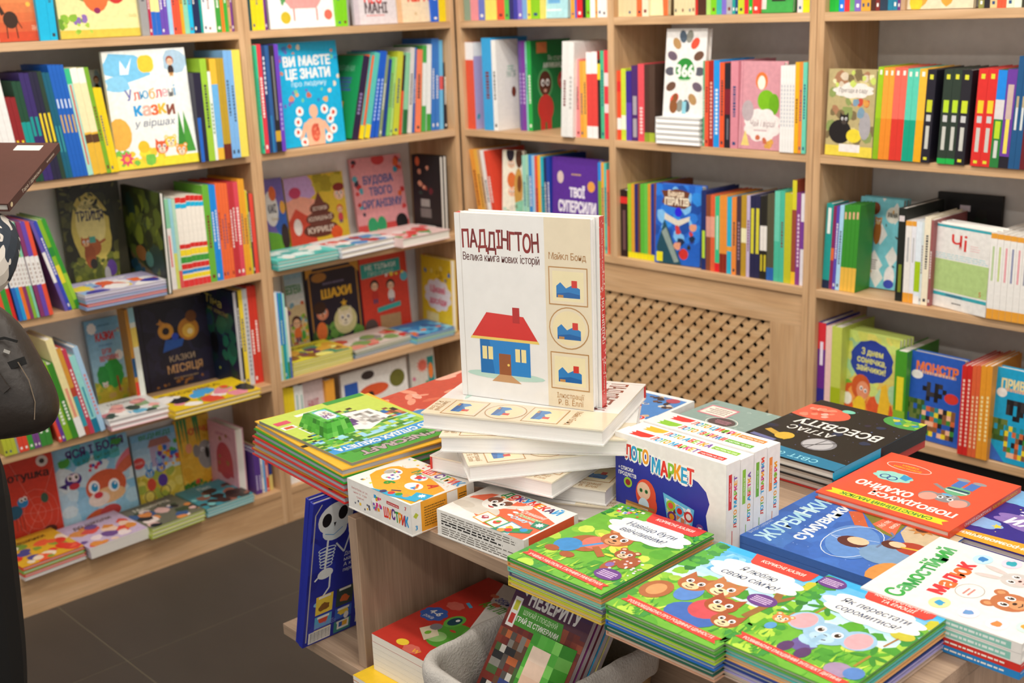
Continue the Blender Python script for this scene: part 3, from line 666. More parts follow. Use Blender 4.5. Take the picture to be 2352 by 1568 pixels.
# four loto boxes on edge
HL = .142; w, dd = .213, .0315
LN = [('МАРКЕТ', 'd8302c', 'd8302c'), ('АБЕТКА', 'f0b42e', '8cc63a'), ('ТВАРИНКИ', '8cc63a', '6fb53a'), ('ЦИФРИ', 'e03a38', 'ef8a3a')]
p0 = onZ(1413, 990, ZTAB+HL)
for i in range(4):
    nm, cc, tagc = LN[i]; cols = ['d8382f', '2fa5d8', '5aae3a', 'f2a126']
    T = Art(w/dd, i); T.bg('f1efec'); T.poly([(10, 22), (22, 22), (27, 40), (28, 80), (10, 80), (12, 60), (9, 50), (12, 40)], cc)
    T.text('ЛОТО', 37, 50, 44, 'd8382f', w=15, bold=.05, cols=cols, jit=.03, out='fbf3e2', ow=.05); T.text(nm, 58, 50, 44, '2fa5d8', w=24, bold=.05, cols=['2fa5d8', 'e8382f', '8cc63a', 'd83c86', 'f2a126', '7a4fb0'], jit=.03, out='fbf3e2', ow=.05)
    T.rect(71, 32, 93, 68, tagc); T.text('настільна гра', 82, 50, 20, 'fff', w=19)
    S = Art(dd/HL, i+9); S.bg('f1efec'); S.rect(16, 50, 40, 88, tagc); S.text('настільна гра', 28, 69, 2.2, 'fff', rot=90, w=None)
    cN = ['2fa5d8', 'e8382f', '8cc63a', 'd83c86', 'f2a126', '7a4fb0']; ln = {'МАРКЕТ': 34, 'АБЕТКА': 32, 'ТВАРИНКИ': 40, 'ЦИФРИ': 30}[nm]
    S.text('ЛОТО', 66, 38, 4.6, 'd8382f', rot=90, w=20/(dd/HL), bold=.06, cols=cols, out='fbf3e2', ow=.05); S.text(nm, 66, 51+ln/2, 4.6, '2fa5d8', rot=90, w=ln/(dd/HL), bold=.06, cols=cN, out='fbf3e2', ow=.05)
    S.rect(42, 4, 46, 26, tagc)
    F = None
    if i == 0:
        F = Art(w/HL, 20); F.bg('f1efec'); F.poly([(0, 0), (0, 84), (8, 82), (12, 88), (40, 84), (66, 76), (76, 72), (83, 64), (86, 52), (83, 38), (84, 28), (86, 12), (84, 0)], '2a34a0')
        F.text('ЛОТО', 21, 81, 15, 'd8382f', w=22, bold=.05, cols=cols, jit=.03, out='fbfaf6', ow=.11); F.text('МАРКЕТ', 54, 75, 16, '2fa5d8', w=38, bold=.05, cols=['2fa5d8', 'e8382f', '8cc63a', 'f2a126', '2fa5d8', 'e8453f'], jit=.04, out='fbfaf6', ow=.11)
        F.text('+ СПИСКИ', 10, 61, 4.2, 'fff', w=14, bold=.03); F.text('ПРОДУКТІВ', 11.5, 55, 4.2, 'fff', w=17, bold=.03)
        F.ell(29, 38, 9.5, 18, 'e8553a', 20); F.ell(35, 28, 4.5, 11, 'e8553a', 16); F.ell(27, 42, 6.3, 10, 'f3c9ae', 18)
        for x in (24.5, 29.5): F.ell(x, 42, 1.5, 2.4, '3a8a4a', 10); F.ell(x, 42, .7, 1.2, '222', 8)
        F.ell(27, 26, 5, 8, 'cfe6f0', 14); F.poly([(8, 0), (10, 24), (36, 20), (39, 0)], 'd8a860'); F.rect(10, 22, 37, 25, 'b07a40')
        for x in (14, 22, 31): F.ell(x, 11, 3.6, 6, 'efc0b0', 14); F.ell(x, 11, 1.8, 3, 'd87a70', 10)
        F.ell(12, 46, 4, 6, '9cc83a', 16); F.ell(12, 46, 2.4, 3.6, '9a2a2a', 12); F.ell(29, 12, 4, 6, '9cc83a', 16); F.ell(29, 12, 2.4, 3, 'c0302a', 12)
        F.poly([(45, 48), (73, 40), (70, 8), (49, 18)], '6ac0e8'); F.poly([(47.5, 43), (70.5, 36.5), (68, 11), (50.5, 20)], 'e9eef2')
        F.spots(26, 49, 18, 69, 38, (1.4, 2.8), ['d8382f', 'f2c53a', '7a3a20', '8cc63a', 'fff', 'e88a60'])
        for k in range(6): F.line([(50+k*3.6, 20-k*1.6), (48.5+k*4.2, 42-k*1.1)], .6, '8fd4f2')
        for x, y, c, c2 in ((52, 36, '9cc83a', 'e8604a'), (60, 33, '6ac0e8', 'd8302c'), (68, 30, 'd83838', 'f6e6e0'), (53, 24, '6a3a86', 'f2a126'), (68, 16, 'f2b82e', '6a3a20')): F.ell(x, y, 4, 6, c, 16); F.ell(x, y, 2.4, 3.6, c2, 12)
        F.ell(58, 4, 8, 10, '6a3020', 18); F.ell(60, 0, 5, 7, 'b06a4a', 14)
        for y, c in ((22, '7a4a9a'), (13, '3a9ad8'), (4, 'd8383a')): F.ell(78, y, 3.2, 4.6, c, 14); F.rect(76.5, y-1, 79.5, y+1, 'fff')
    gamebox('game_box', f'white lotto game box on edge, {["nearest the camera with a blue cover", "second in the row of four", "third in the row of four", "farthest in the row of four"][i]}',
            -.6, p0.x, p0.y+i*(dd+.0012), w, dd, HL-(.002 if i % 2 else 0), ZTAB, 'f1efec', T, F, S, 'lotto game boxes')

# ---- block-world sticker books
HC = ['d8302c', 'c98f2e', 'd8302c', '2aa02e', 'f0b536']; HN = ['red', 'dark yellow', 'red', 'green', 'yellow']; z = ZTAB; th = .0128
for i in range(5):
    z += th; p = P2(*[(578, 1032-4), (580, 1015), (579, 1000), (583, 984), (585, 967)][i], z)
    A = Art(.24/.325, i); A.bg(HC[i])
    for k in range(14): x = A.r.uniform(0, 96); y = A.r.uniform(0, 96); A.pixels(x, y, x+5, y+3.6, 2, 2, ['2a2420', '5a3a22'] if i != 3 else ['1a6a20', '5ac04a'], .6)
    ang = [-4.2, -3.5, -4.8, -5.5, -6.2][i]
    lie('BR', p, ang, z, .24, .322, th-.0004, HC[i], bands=[(.2, .34, '2a2420'), (.6, .7, '2a2420')], art=A, pages='aeb4bd', name='sticker_book',
        label=f'{HN[i]} hardcover sticker book, {["lowest in the pile at the table end", "second from the bottom of the end pile", "third from the bottom of the end pile", "under the yellow one", "just under the lime paperback"][i]}', group='sticker book pile at the table end')
z += .0062
A = Art(.222/.30, 8); A.bg('c3d65a')
A.poly([(0, 84), (100, 84), (100, 100), (0, 100)], '4da33c'); A.poly([(60, 84), (100, 84), (100, 81), (75, 82)], '4da33c'); A.poly([(0, 72), (50, 76), (100, 72), (100, 83), (60, 85), (0, 82)], '3f97d8')
A.text('MINECRAFT', 48, 92, 7, 'b9a8a8', w=72, bold=.05, out='2a2024', ow=.05)
A.text('ПО СЛІДАХ СКЕЛЕТА', 50, 78, 5.2, 'f6f6f2', w=88, bold=.05, arc=2)
A.poly([(6, 65), (62, 69), (62, 74), (6, 71)], '5a9a3a'); A.text('Шукай і поєднуй. Грай зі стикерами', 34, 69.5, 2.4, 'eaf3d8', w=50)
A.pixels(4, 50, 100, 71, 20, 8, ['5a9a3a', '6ab04a', '3f7a30', '8fc45a', '9ad0ea', 'a9d8ee'], .8); A.pixels(62, 62, 100, 76, 9, 5, ['3f7a30', '5aae3a', '9ad0ea'], .5)
A.pixels(4, 36, 46, 54, 9, 6, ['3a2a24', '8a4a30', 'c87a50', '4a6a3a', '2f6ab0', '9a5a3a'], .8); A.pixels(30, 20, 60, 36, 6, 5, ['6a3a2a', '4a2a22', '4a8a5a'], .7)
A.poly([(20, 30), (60, 24), (68, 50), (48, 62), (18, 50)], 'f3f1ee'); A.pixels(24, 33, 46, 54, 6, 6, ['d8d4d0', 'b8b4b0', '8a8680', 'e8e6e2'], .9); A.pixels(44, 30, 62, 50, 5, 5, ['7a5a96', '5a4070', 'b0a0c4'], .8)
A.rect(74, 30, 88, 44, 'f3f1ee'); A.rect(75.4, 31.2, 86.6, 42.8, '8ab83a'); A.pixels(75.4, 31.2, 86.6, 42.8, 4, 4, ['5a8a20', 'c3d65a'], .5)
A.rect(52, 8, 74, 12, 'f3f1ee'); A.rect(84, 12, 97, 18, 'd8506a'); A.rect(86, 22, 98, 28, 'f3f1ee'); A.pixels(88, 23, 96, 27, 3, 2, ['c85a30'], .9); A.pixels(72, 46, 100, 60, 8, 6, ['2f6ab0', '4a8a3a', '3a2a24', '5aae3a'], .5)
A.pixels(0, 84, 40, 92, 8, 3, ['3f8a30', '2f6a26', '5ab04a'], .35); A.rect(2, 0, 40, 6, '3f9a3c'); A.pixels(55, 84, 100, 88, 10, 2, ['2f6a26', '3f8a30'], .5)
pm = P2(595, 966, z)
lie('BR', pm, -2.3, z, .222, .300, .0058, 'c3d65a', hard=False, art=A, pages='8a8a80', name='sticker_book', label='lime green sticker paperback with pixel art lying on the hardcover pile', group='sticker book pile at the table end')
# toy brick carton on it
q0 = onZ(686, 978, z); rtb = empty('toy_carton', Matrix.Translation((q0.x, q0.y, z)) @ Matrix.Rotation(math.radians(-3), 4, 'Z')); G = ['4fae3a', '3f9a30', '63bf4a', '58b442', '357f2a', '7acb5a']
mb = MB(); X, Y, H, i_ = .097, .057, .024, .010; rg = random.Random(4)
low = [(0, 0, 0), (X, 0, 0), (X, Y, 0), (0, Y, 0)]; hi = [(i_, i_*.6, H), (X-i_, i_*.6, H), (X-i_, Y-i_*.6, H), (i_, Y-i_*.6, H)]
for k in range(4):
    a0, a1, b1, b0 = [Vector(v) for v in (low[k], low[(k+1) % 4], hi[(k+1) % 4], hi[k])]; nx_ = 7 if k % 2 == 0 else 5
    for u in range(nx_):
        for v in range(3):
            g = lambda s, t: (a0.lerp(a1, s)).lerp(b0.lerp(b1, s), t)
            mb.face([g(u/nx_, v/3), g((u+1)/nx_, v/3), g((u+1)/nx_, (v+1)/3), g(u/nx_, (v+1)/3)], hx(rg.choice(G)))
for u in range(7):
    for v in range(5):
        g = lambda s, t: Vector(hi[0]).lerp(Vector(hi[1]), s).lerp(Vector(hi[3]).lerp(Vector(hi[2]), s), t)
        mb.face([g(u/7, v/5), g((u+1)/7, v/5), g((u+1)/7, (v+1)/5), g(u/7, (v+1)/5)], hx(rg.choice(G)))
mb.face([low[3], low[2], low[1], low[0]], hx('357f2a')); cb = mb.build('carton', PRINT, rtb)
A = Art(1.4, 2); A.bg('7ac4e8'); A.poly([(10, 6), (92, 0), (100, 60), (80, 96), (18, 92), (4, 50)], 'f3f1ee'); A.pixels(22, 20, 78, 84, 7, 6, ['e8e4e0', 'c8b8a0', 'b8b4b0', '8a6a9a'], .75); A.pixels(50, 5, 90, 30, 5, 3, ['7a5a96', '9a86b0'], .8)
A.mesh('window_picture', Vector((i_+.006, i_*.6+.012, H)), VX, VY, VZ, X-2*i_-.022, Y-i_*1.2-.018, PRINT, cb)
for k in range(3):
    sd = MB(); n_ = 10; cx, cy = X-i_-.007, .014+k*.014
    ring0 = [(cx+.0045*math.cos(2*math.pi*j/n_), cy+.0045*math.sin(2*math.pi*j/n_), H) for j in range(n_)]; ring1 = [(x, y, H+.0022) for x, y, _ in ring0]
    for j in range(n_): sd.face([ring0[j], ring0[(j+1) % n_], ring1[(j+1) % n_], ring1[j]], hx('58b442'))
    sd.face(ring1, hx('6ac452')); sd.build('stud', PRINT, rtb)
tag(rtb, 'small green brick-patterned toy carton on the lime paperback', 'toy box')

# ---- body atlas pile behind them
z = ZTAB
for i in range(3):
    z += .018; A = None
    if i == 2:
        A = Art(.30/.30, 3); A.bg('c8503c'); A.spots(60, 0, 0, 100, 100, (3, 10), ['d86a50', 'b83a2c', 'e89a80', 'c0442f', 'eab09a'], 'leaf')
        A.poly([(30, 40), (60, 52), (100, 40), (100, 50), (62, 60), (30, 50)], 'e8a890'); A.ell(88, 62, 20, 26, '4a8ac0', 20); A.ell(90, 62, 14, 20, '6aa8d4', 18)
        A.text('ТІЛО', 34, 56, 13, 'f3f0ea', w=36, bold=.03, out='7a4a3a', ow=.02); A.text('ЛЮДИНИ', 36, 38, 9.5, 'f3f0ea', w=48, bold=.02, out='7a4a3a', ow=.02)
    lie('BR', (P2(800, 941, z)[0]-.004, P2(800, 941, z)[1]+.026), 5, z, .30, .30, .0176, 'c8503c', art=A, amat=PAINT, label='red anatomy book with white title behind the sticker pile' if i == 2 else f'{ORD[2-i]} book under the red anatomy cover behind the sticker pile', group='anatomy book pile', name='book')

# ---- white picture box and grey book behind the lotto boxes
A = Art(.12/.16, 4); A.bg('eeece8'); A.rect(6, 12, 94, 92, '4a86c8'); A.spots(30, 10, 16, 90, 88, (3, 8), ['3a2a28', 'd8d0c0', '6a4a3a', 'c8b090', '5a7ab0']); A.text('МЕМО', 50, 12, 12, 'd8382f', w=70, bold=.05, out='fff'); A.ell(74, 84, 12, 8, 'b04a5a', 14)
S = Art(3, 1); S.bg('eeece8'); S.lines(10, 20, 60, 60, 2, '777')
gamebox('game_box', 'white picture game box behind the storybook stack', 4, 1.728, -1.19, .118, .155, .05, ZTAB, 'eeece8', A, None, S, 'game boxes on the table')
A = Art(.2/.27, 6); A.bg('8ba39c'); A.spots(40, 0, 0, 100, 100, (2, 6), ['9ab0a8', '7a948c', 'a8bcb4'], 'leaf'); A.rect(55, 12, 92, 34, 'd87a8a'); A.rect(57, 14, 90, 32, 'efe6d8'); A.lines(60, 16, 88, 30, 4, '8a6a6a'); A.ell(50, 42, 16, 9, '5a4a4a', 20); A.ring(50, 42, 18, 10.5, 1, 'e8e8e0'); A.lines(40, 38, 60, 46, 3, 'c88a9a')
z = ZTAB
for i in range(3):
    z += .0145
    lie('C', (1.930+.002*i, -1.092), 270, z, .170, .225, .014, ['a0603a', '5a7a9a', '8ba39c'][i], art=A if i == 2 else None, name='book', label=['lowest book of the grey-topped pile behind the lotto boxes', 'middle book of the grey-topped pile behind the lotto boxes', 'grey-green patterned book behind the lotto boxes'][i], group='pile behind the lotto boxes')

# ---- universe atlas pile
z = ZTAB; AW, AH = .213, .292
for i in range(3):
    t = .016; z += t
    A = Art(AW/AH, 12); A.bg('1c1a1c'); A.spots(60, 0, 0, 100, 100, (.3, .9), ['5a6a9a', '3a4a8a', '8a8a9a', '4a3a6a'], 'dot'); A.spots(10, 0, 0, 100, 60, (2, 5), ['24304e', '1a2440', '2a2438'])
    A.ell(84, 22, 30, 13, 'd8604a', 24); A.spots(20, 66, 14, 98, 30, (2, 4), ['c84a38', 'e88a70', 'eab0a0']); A.ell(12, 5, 22, 11, '4a9a4a', 20); A.spots(16, 0, 0, 26, 12, (2, 4), ['8ab83a', '2f86a8', 'c8c04a']); A.ell(64, 10, 6, 3, '7ac8b0', 14)
    A.text('АТЛАС', 62, 54, 7, 'e9e7e2', w=42, bold=.02); A.text('ВСЕСВІТУ', 48, 41, 10, 'e9e7e2', w=76, bold=.03)
    A.ell(40, 70, 14, 10, '8a8a90', 20); A.ell(41, 70, 12, 8.5, 'b8b8bc', 20); A.line([(30, 62), (50, 78)], 1.4, '3a3a40'); A.line([(40, 61), (44, 79)], 1, '4a4a50'); A.line([(66, 74), (92, 66)], 6, 'c8a040'); A.line([(72, 80), (96, 78)], 5, '6a70a0'); A.ell(72, 70, 8, 6, 'd8b040', 14)
    A.poly([(0, 88), (100, 84), (100, 100), (0, 100)], '1f7aa0'); A.text('СВІТ ФОТО', 50, 94, 5, '9ae0f0', w=60)
    lie('TL', P2(1916, 1083, z) if i == 2 else P2(1914, 1083+(2-i)*17, z), 270, z, AW, AH, t-.0005, '1c1a1c' if i else 'c8302a', spine='1fb0e0' if i else 'c8302a', art=A if i == 2 else None, bands=[(.0, .52, '12141e')] if i else (), name='book', amat=PRINT,
        label=['red book under the two black space atlases', 'lower black space atlas with a cyan spine end', 'upper black space atlas with an upside-down white title'][i], group='space atlas pile')

# ---- moral-tale piles along the front
def kazky(A, t1, t2, band, ban, sky, who):
    pb_ = (82, 20) if who is w_bear else (84, 56) if who is w_sq else (10, 92)
    A.bg('6fb53a'); A.spots(60, 0, 0, 100, 100, (3, 9), ['5aa832', '8cc63e', 'b4d84a', '4a9a34', 'cfe05a', '3f9440'])
    if sky: A.grad(48, 100, 'cfeaf0', '38b0e8', 8); A.spots(22, 0, 40, 100, 58, (4, 9), ['5aa832', '8cc63e', '4a9a34', 'a8cf4a']); A.spots(26, 0, 62, 12, 100, (3, 7), ['3f9440', '5aae3c', '2f7a34']); A.spots(14, 88, 60, 100, 90, (3, 6), ['3f9440', '7ab83a', 'c8c43a'])
    else: A.spots(60, 0, 76, 100, 100, (2, 5), ['2f8a3a', '3a9a44', '1f7a34'], 'leaf'); A.spots(46, 6, 88, 96, 97, (.8, 1.7), ['e8503a', 'f2d24a', '5a8ad0', 'f3f0e8', 'd88ab0'], 'sq')
    A.spots(60, 0, 0, 100, 26, (3, 7), ['a8d03e', '5aa832', 'cfe05a', '3f8f34'], 'blade')
    who(A)
    A.cloud(58, 76, 36, 12.5, 'f4f2ec', 9); A.text(t1, 58, 80, 5.6, '2f466e', w=len(t1)*4.6, shear=.18, bold=.018); A.text(t2, 58, 71.5, 5.6, '2f466e', w=len(t2)*4.6, shear=.18, bold=.018)
    A.poly([(36, 100), (40, 90), (43, 88), (90, 88), (93, 92), (93, 100)], 'e2453a')
    for k, b in enumerate(band): A.text(b, 66, (94.5 if len(band) == 1 else 96.8-k*4.6), 3.2, 'f8f0e6', w=min(44, len(b)*3), bold=.02, shear=.12)
    A.poly([(4, 9), (96, 4), (93, 7), (96, 10), (4, 15), (7, 12)], 'e2453a'); A.text(ban, 50, 9.6, 2.6, 'fbe9dc', w=80, rot=-2.6, bold=.02)
    A.ell(*pb_, 12, 6.5, '6a3f8a', 20); A.lines(pb_[0]-8, pb_[1]-3.5, pb_[0]+8, pb_[1]+3.5, 4, 'e8d0f0', .5, .1)
def w_bear(A):
    A.spots(12, 30, 36, 62, 56, (4, 8), ['e6dc4a', 'f0e25a'], 'leaf')
    A.ell(32, 42, 16, 11, 'b0643a', 22, 25); A.ell(38, 46, 12, 8.5, 'dd7a6a', 20, 25); A.ell(22, 34, 12, 9, '3f8ecf', 18, 20); A.line([(32, 36), (44, 50)], 3, '4a9ad8'); A.ell(16, 25, 7, 3.6, 'a85a34', 14); A.ell(34, 24, 7, 3.6, 'a85a34', 14); A.line([(42, 42), (58, 34)], 6, 'b0643a'); A.head(47, 57, 14, 'b86a40', 'd89a6a')
    A.ell(82, 38, 8, 8, 'a85a3a', 16); A.ell(72, 30, 5, 8, 'a85a3a', 14); A.ell(72, 30, 3.4, 3, '8a6ab0', 12); A.head(70, 45, 9, 'a8583a', 'f0c8a4'); A.spots(18, 72, 24, 98, 44, (.8, 1.6), ['f6f4ee', 'f2c8d0'], 'dot')
def w_sq(A):
    A.spots(20, 20, 70, 46, 90, (3, 8), ['7ac4e8', '9ad4ee', '5ab0e0']); A.line([(88, 36), (92, 60), (86, 72)], 6, '9a6a3a'); A.line([(92, 58), (100, 70)], 4, '9a6a3a')
    A.ell(14, 30, 12, 11, 'b06a40', 18); A.ell(14, 30, 7, 7, 'd89a64', 16); A.ell(58, 20, 22, 12, '3f6ab8', 18); A.ell(36, 38, 10, 10, '5a8ad0', 16); A.ell(62, 30, 14, 11, 'cf4f58', 18)
    A.head(30, 48, 13, 'b4683c', 'f0d0a0', 'tip'); A.head(52, 53, 14, 'c07a48', 'f4dcb0', 'tip'); A.head(66, 38, 13, 'a8502e', 'f0cf9c', 'tip'); A.head(82, 26, 11, 'a85a34', 'f2d4a8', 'tip')
def w_el(A):
    for x, y in ((28, 66), (88, 38), (16, 50)):
        for k in range(7): A.ell(x+7*math.cos(k*.9), y+5*math.sin(k*.9), 7, 1.6, ['3f8f34', '5aa832'][k % 2], 10, k*51)
        A.line([(x, y), (x-1, y-14)], 2, 'a8843a')
    A.ell(90, 66, 9, 5, 'c8c040', 14); A.line([(90, 62), (88, 50)], 1.6, 'a8743a'); A.ell(46, 26, 9, 8, '6a5a9a', 16); A.ell(38, 18, 5, 6, '5a3a6a', 12); A.ell(52, 18, 5, 6, '5a3a6a', 12); A.ell(46, 32, 9, 6, 'a8cfe4', 14)
    A.head(50, 42, 17, '9cc4e0', 'b8d8ec', 'big'); A.ell(27.5, 46, 9, 9, 'e8a8b0', 16); A.ell(72, 46, 9, 9, 'e8a8b0', 16); A.line([(50, 40), (48, 30), (54, 26)], 5, '9cc4e0')
    A.head(14, 40, 7, 'e88a50', 'f6d8b0'); A.ell(14, 30, 4, 4, '5a9ad0', 12); A.ell(82, 16, 10, 7, 'a890b0', 16); A.ell(92, 18, 7, 6, '5a86c8', 14)
KZ = [((1165, 1277), .172, .243, 1.5, 'Навіщо бути', 'ввічливим?', ['КОРИСНІ КАЗКИ'], 'УЧИМО МАЛЮКА ГАРНИМ МАНЕРАМ', False, w_bear, ['d8b84a', 'b8c43a', '6a6a8a', '7ac4b0', 'd89a5a', '3f9a3c'], 'bear'),
      ((1390, 1385), .170, .243, 1.0, 'Я люблю', "свою сім'ю!", ['КОРИСНІ КАЗКИ'], 'РОЗПОВІДАЄМО ПРО РОДИННІ ЦІННОСТІ', True, w_sq, ['d8a88a', '1f5a4a', '2a6ac0', 'a8c83a', '3f9a3c', '6ab04a'], 'squirrel'),
      ((1652, 1470), .168, .233, 0, 'Як перестати', 'соромитися?', ['КАЗКИ ПРО ПОЧУТТЯ', 'ТА ЕМОЦІЇ'], 'РОЗВИВАЄМО ЕМОЦІЙНИЙ ІНТЕЛЕКТ ДИТИНИ', True, w_el, ['c8b0a0', 'a8a0d4', '26408a', 'e8b070', '5abcb8', '6ab04a'], 'elephant')]
for (px, w, h, ang, t1, t2, band, ban, sky, who, cols, an) in KZ:
    z = ZTAB; n = 6; t = .0074
    for i in range(n):
        z += t; A = None
        if i == n-1: A = Art(w/h, 31); kazky(A, t1, t2, band, ban, sky, who)
        p = onZ(*px, ZTAB+n*t); j = 0 if i == n-1 else random.uniform(-.0015, .0015)
        lie('BL', (p.x+j, p.y+j), 90+ang, z, w, h, t-.0004, cols[i], pages='d8d4c4', art=A, amat=PAINT, name='picture_book',
            label=f'green {an} picture book topping its pile at the table front' if i == n-1 else f'{ORD[n-1-i]} book from the top in the {an} book pile', group='picture book piles at the table front')

# ---- right half of the table
z = ZTAB
A = Art(.23/.25, 3); A.bg('3a6cc0'); A.spots(40, 0, 30, 100, 100, (4, 10), ['3f74c8', '3566b8', '4478c4'])
A.poly([(0, 0), (100, 0), (100, 34), (70, 30), (48, 14), (0, 4)], 'cdb896'); A.poly([(60, 30), (100, 34), (100, 62), (86, 64), (62, 40)], '7a7a30'); A.poly([(62, 46), (84, 62), (78, 68), (60, 54)], 'c8603a'); A.poly([(84, 62), (94, 70), (100, 66), (100, 60)], '4a4438')
A.spots(40, 10, 20, 100, 98, (.2, .5), ['9ab8e8', 'b8cdf0'], 'dot'); A.poly([(62, 30), (70, 48), (94, 46), (92, 38)], 'e0694a'); A.text('Мої перші', 78, 43, 3.6, 'f8ece0', w=18, shear=.1); A.text('емоції', 78, 37.5, 3.6, 'f8ece0', w=13, shear=.1)
A.text('ЖУРБИНКИ-', 46, 86, 11, 'bfe4f0', w=82, rot=2, bold=.03, cols=['bfe4f0', 'a8d8ea', 'd0ecf4'], jit=.03); A.text('сумувинки', 52, 72, 9, 'eef4f6', w=66, rot=2, bold=.03, jit=.03)
A.text('Вікторія Сухоручко', 20, 95, 2.4, 'c8d8f0', w=26)
A.ell(38, 44, 26, 15, '5f8ed0', 24, 20); A.ring(38, 44, 26, 15, .6, 'dce8f6'); A.line([(38, 58), (30, 32)], .4, 'dce8f6'); A.line([(38, 58), (48, 32)], .4, 'dce8f6')
A.ell(34, 22, 14, 14, '7a9ec4', 18); A.ell(38, 44, 8, 9, '5a2a2a', 16); A.ell(41, 42, 5.5, 6.5, 'efc4a0', 16); A.line([(40, 30), (62, 30), (66, 34)], 1.6, '6a7a9a'); A.ell(52, 14, 9, 10, 'b0402e', 16); A.ell(50, 25, 6, 6.5, '5a2a26', 14); A.ell(52, 23, 4.2, 5, 'efc4a0', 14); A.line([(50, 20), (54, 6)], 2, 'e8b83a')
A.star(82, 22, 9, 'c88a4a', 9, .55); A.ell(82, 22, 4, 4, '5a3a2a', 14); A.line([(82, 17), (80, 4)], 1, '6a7a3a'); A.line([(0, 1), (60, 1)], 6, '4a2a26'); A.ell(12, 10, 16, 10, 'd8924a', 16)
for i in range(2):
    z += .012
    lie('TL', P2(1690, 1225, ZTAB+.024), 181, z, .225, .25, .0116, '3a6cc0', art=A if i else None, hard=True, amat=PAINT, name='picture_book', label='blue rainy-day picture book with an umbrella cover' if i else 'book directly under the blue umbrella picture book', group='books on the right half of the table')
zo = z+.0005
A = Art(1.0, 5); A.bg('e8583a'); A.text('ПОВОДЖУСЯ', 40, 76, 7.5, 'f6f2ea', w=62, bold=.05, rot=0); A.text('ОХАЙНО', 68, 64, 9, 'f6f2ea', w=42, bold=.05)
A.poly([(8, 86), (96, 86), (93, 90), (96, 94), (8, 94), (11, 90)], 'f2da2e'); A.text('САМОСТІЙНИЙ МАЛЮК', 52, 90, 4.4, '2f8a3a', w=68, bold=.04)
A.head(28, 52, 9, '8f8a8c', 'a8a4a4', 'big'); A.ell(17, 57, 6, 7, 'e0a090', 16); A.ell(39, 57, 6, 7, 'e0a090', 16); A.ell(28, 37, 9, 8, '6ab084', 16); A.rect(20, 34, 36, 36.5, '26406a'); A.rect(20, 37.5, 36, 39, 'eaeaea'); A.rect(20, 18, 27, 31, '4a78c0'); A.rect(29, 18, 36, 31, '4a78c0'); A.ell(22, 16, 5, 2.6, '9a9698', 12); A.ell(34, 16, 5, 2.6, '9a9698', 12); A.line([(36, 40), (46, 34)], 3, '8f8a8c'); A.ell(30, 47, 4, 1.6, '5ab0e0', 10)
A.cloud(74, 42, 13, 8, '9ad8cc', 8); A.ring(79, 44, 3.4, 3.4, 1.2, '3a5a9a'); A.ring(73, 45, 3.4, 3.4, 1.2, '3a5a9a'); A.poly([(62, 36), (70, 34), (69, 42), (63, 44)], '3a9ad0'); A.ring(74, 20, 17, 7, .7, 'f6d8c8'); A.text('ІНТЕРАКТИВНА', 74, 22.5, 2.6, 'f2da2e', w=22); A.text('КНИЖКА', 74, 18, 2.6, 'f2da2e', w=13)
SA = Art(.225/.011, 2); SA.bg('d84a2e'); SA.text('ПОВОДЖУСЯ ОХАЙНО', 62, 50, 40, 'f6f2ea', w=36); SA.text('САМОСТІЙНИЙ МАЛЮК', 24, 50, 40, 'f2da2e', w=36)
q = onZ(1873, 1128, zo+.011)
lie('TR', (q.x, q.y), 270, zo+.011, .221, .225, .011, 'e8583a', spine='d84a2e', art=A, spineart=SA, name='board_book', label='orange board book with a grey mouse cover, lying upside down', group='books on the right half of the table')
z = ZTAB
for i in range(2):
    z += .012; lie('C', (q.x+.105, q.y+.135), 270, z, .20, .145, .0116, ['f0b43a', 'd85a3a'][i], name='book', label=['lowest small book under the orange mouse board book', 'upper small book under the orange mouse board book'][i], group='books on the right half of the table')
# night book
z = ZTAB
for i in range(2):
    z += .0125; A = None
    if i:
        A = Art(1, 9); A.bg('33298a'); A.spots(30, 0, 20, 100, 84, (.3, .8), ['8a84d0', 'e8d86a', 'b8b4e8'], 'dot'); A.cloud(52, 52, 34, 13, '8a70b8', 8); A.text('СОНЬКИ', 52, 54, 12, 'eee8f2', w=56, bold=.05, shear=.2); A.poly([(0, 86), (40, 83), (100, 88), (100, 100), (0, 100)], 'e8a42e'); A.text('Казочки-розмовлялки', 62, 93, 5, 'f8efe0', w=66, bold=.04)
        A.cloud(92, 70, 14, 8, '8ab0e0', 7); A.cloud(88, 14, 20, 12, '7ab4e4', 8); A.star(80, 70, 4, 'f2cf3a'); A.star(60, 32, 3, 'f2cf3a'); A.star(52, 22, 2, 'f2cf3a'); A.lines(60, 34, 80, 44, 2, 'd8d4f0')
    lie('TR', P2(2176, 1222, ZTAB+.025), 270, z, .215, .215, .012, '33298a' if i else '4a9ad0', art=A, amat=PAINT, name='picture_book', label='purple night-sky picture book with a yellow band at the right edge' if i else 'book under the purple night-sky picture book', group='books on the right half of the table')
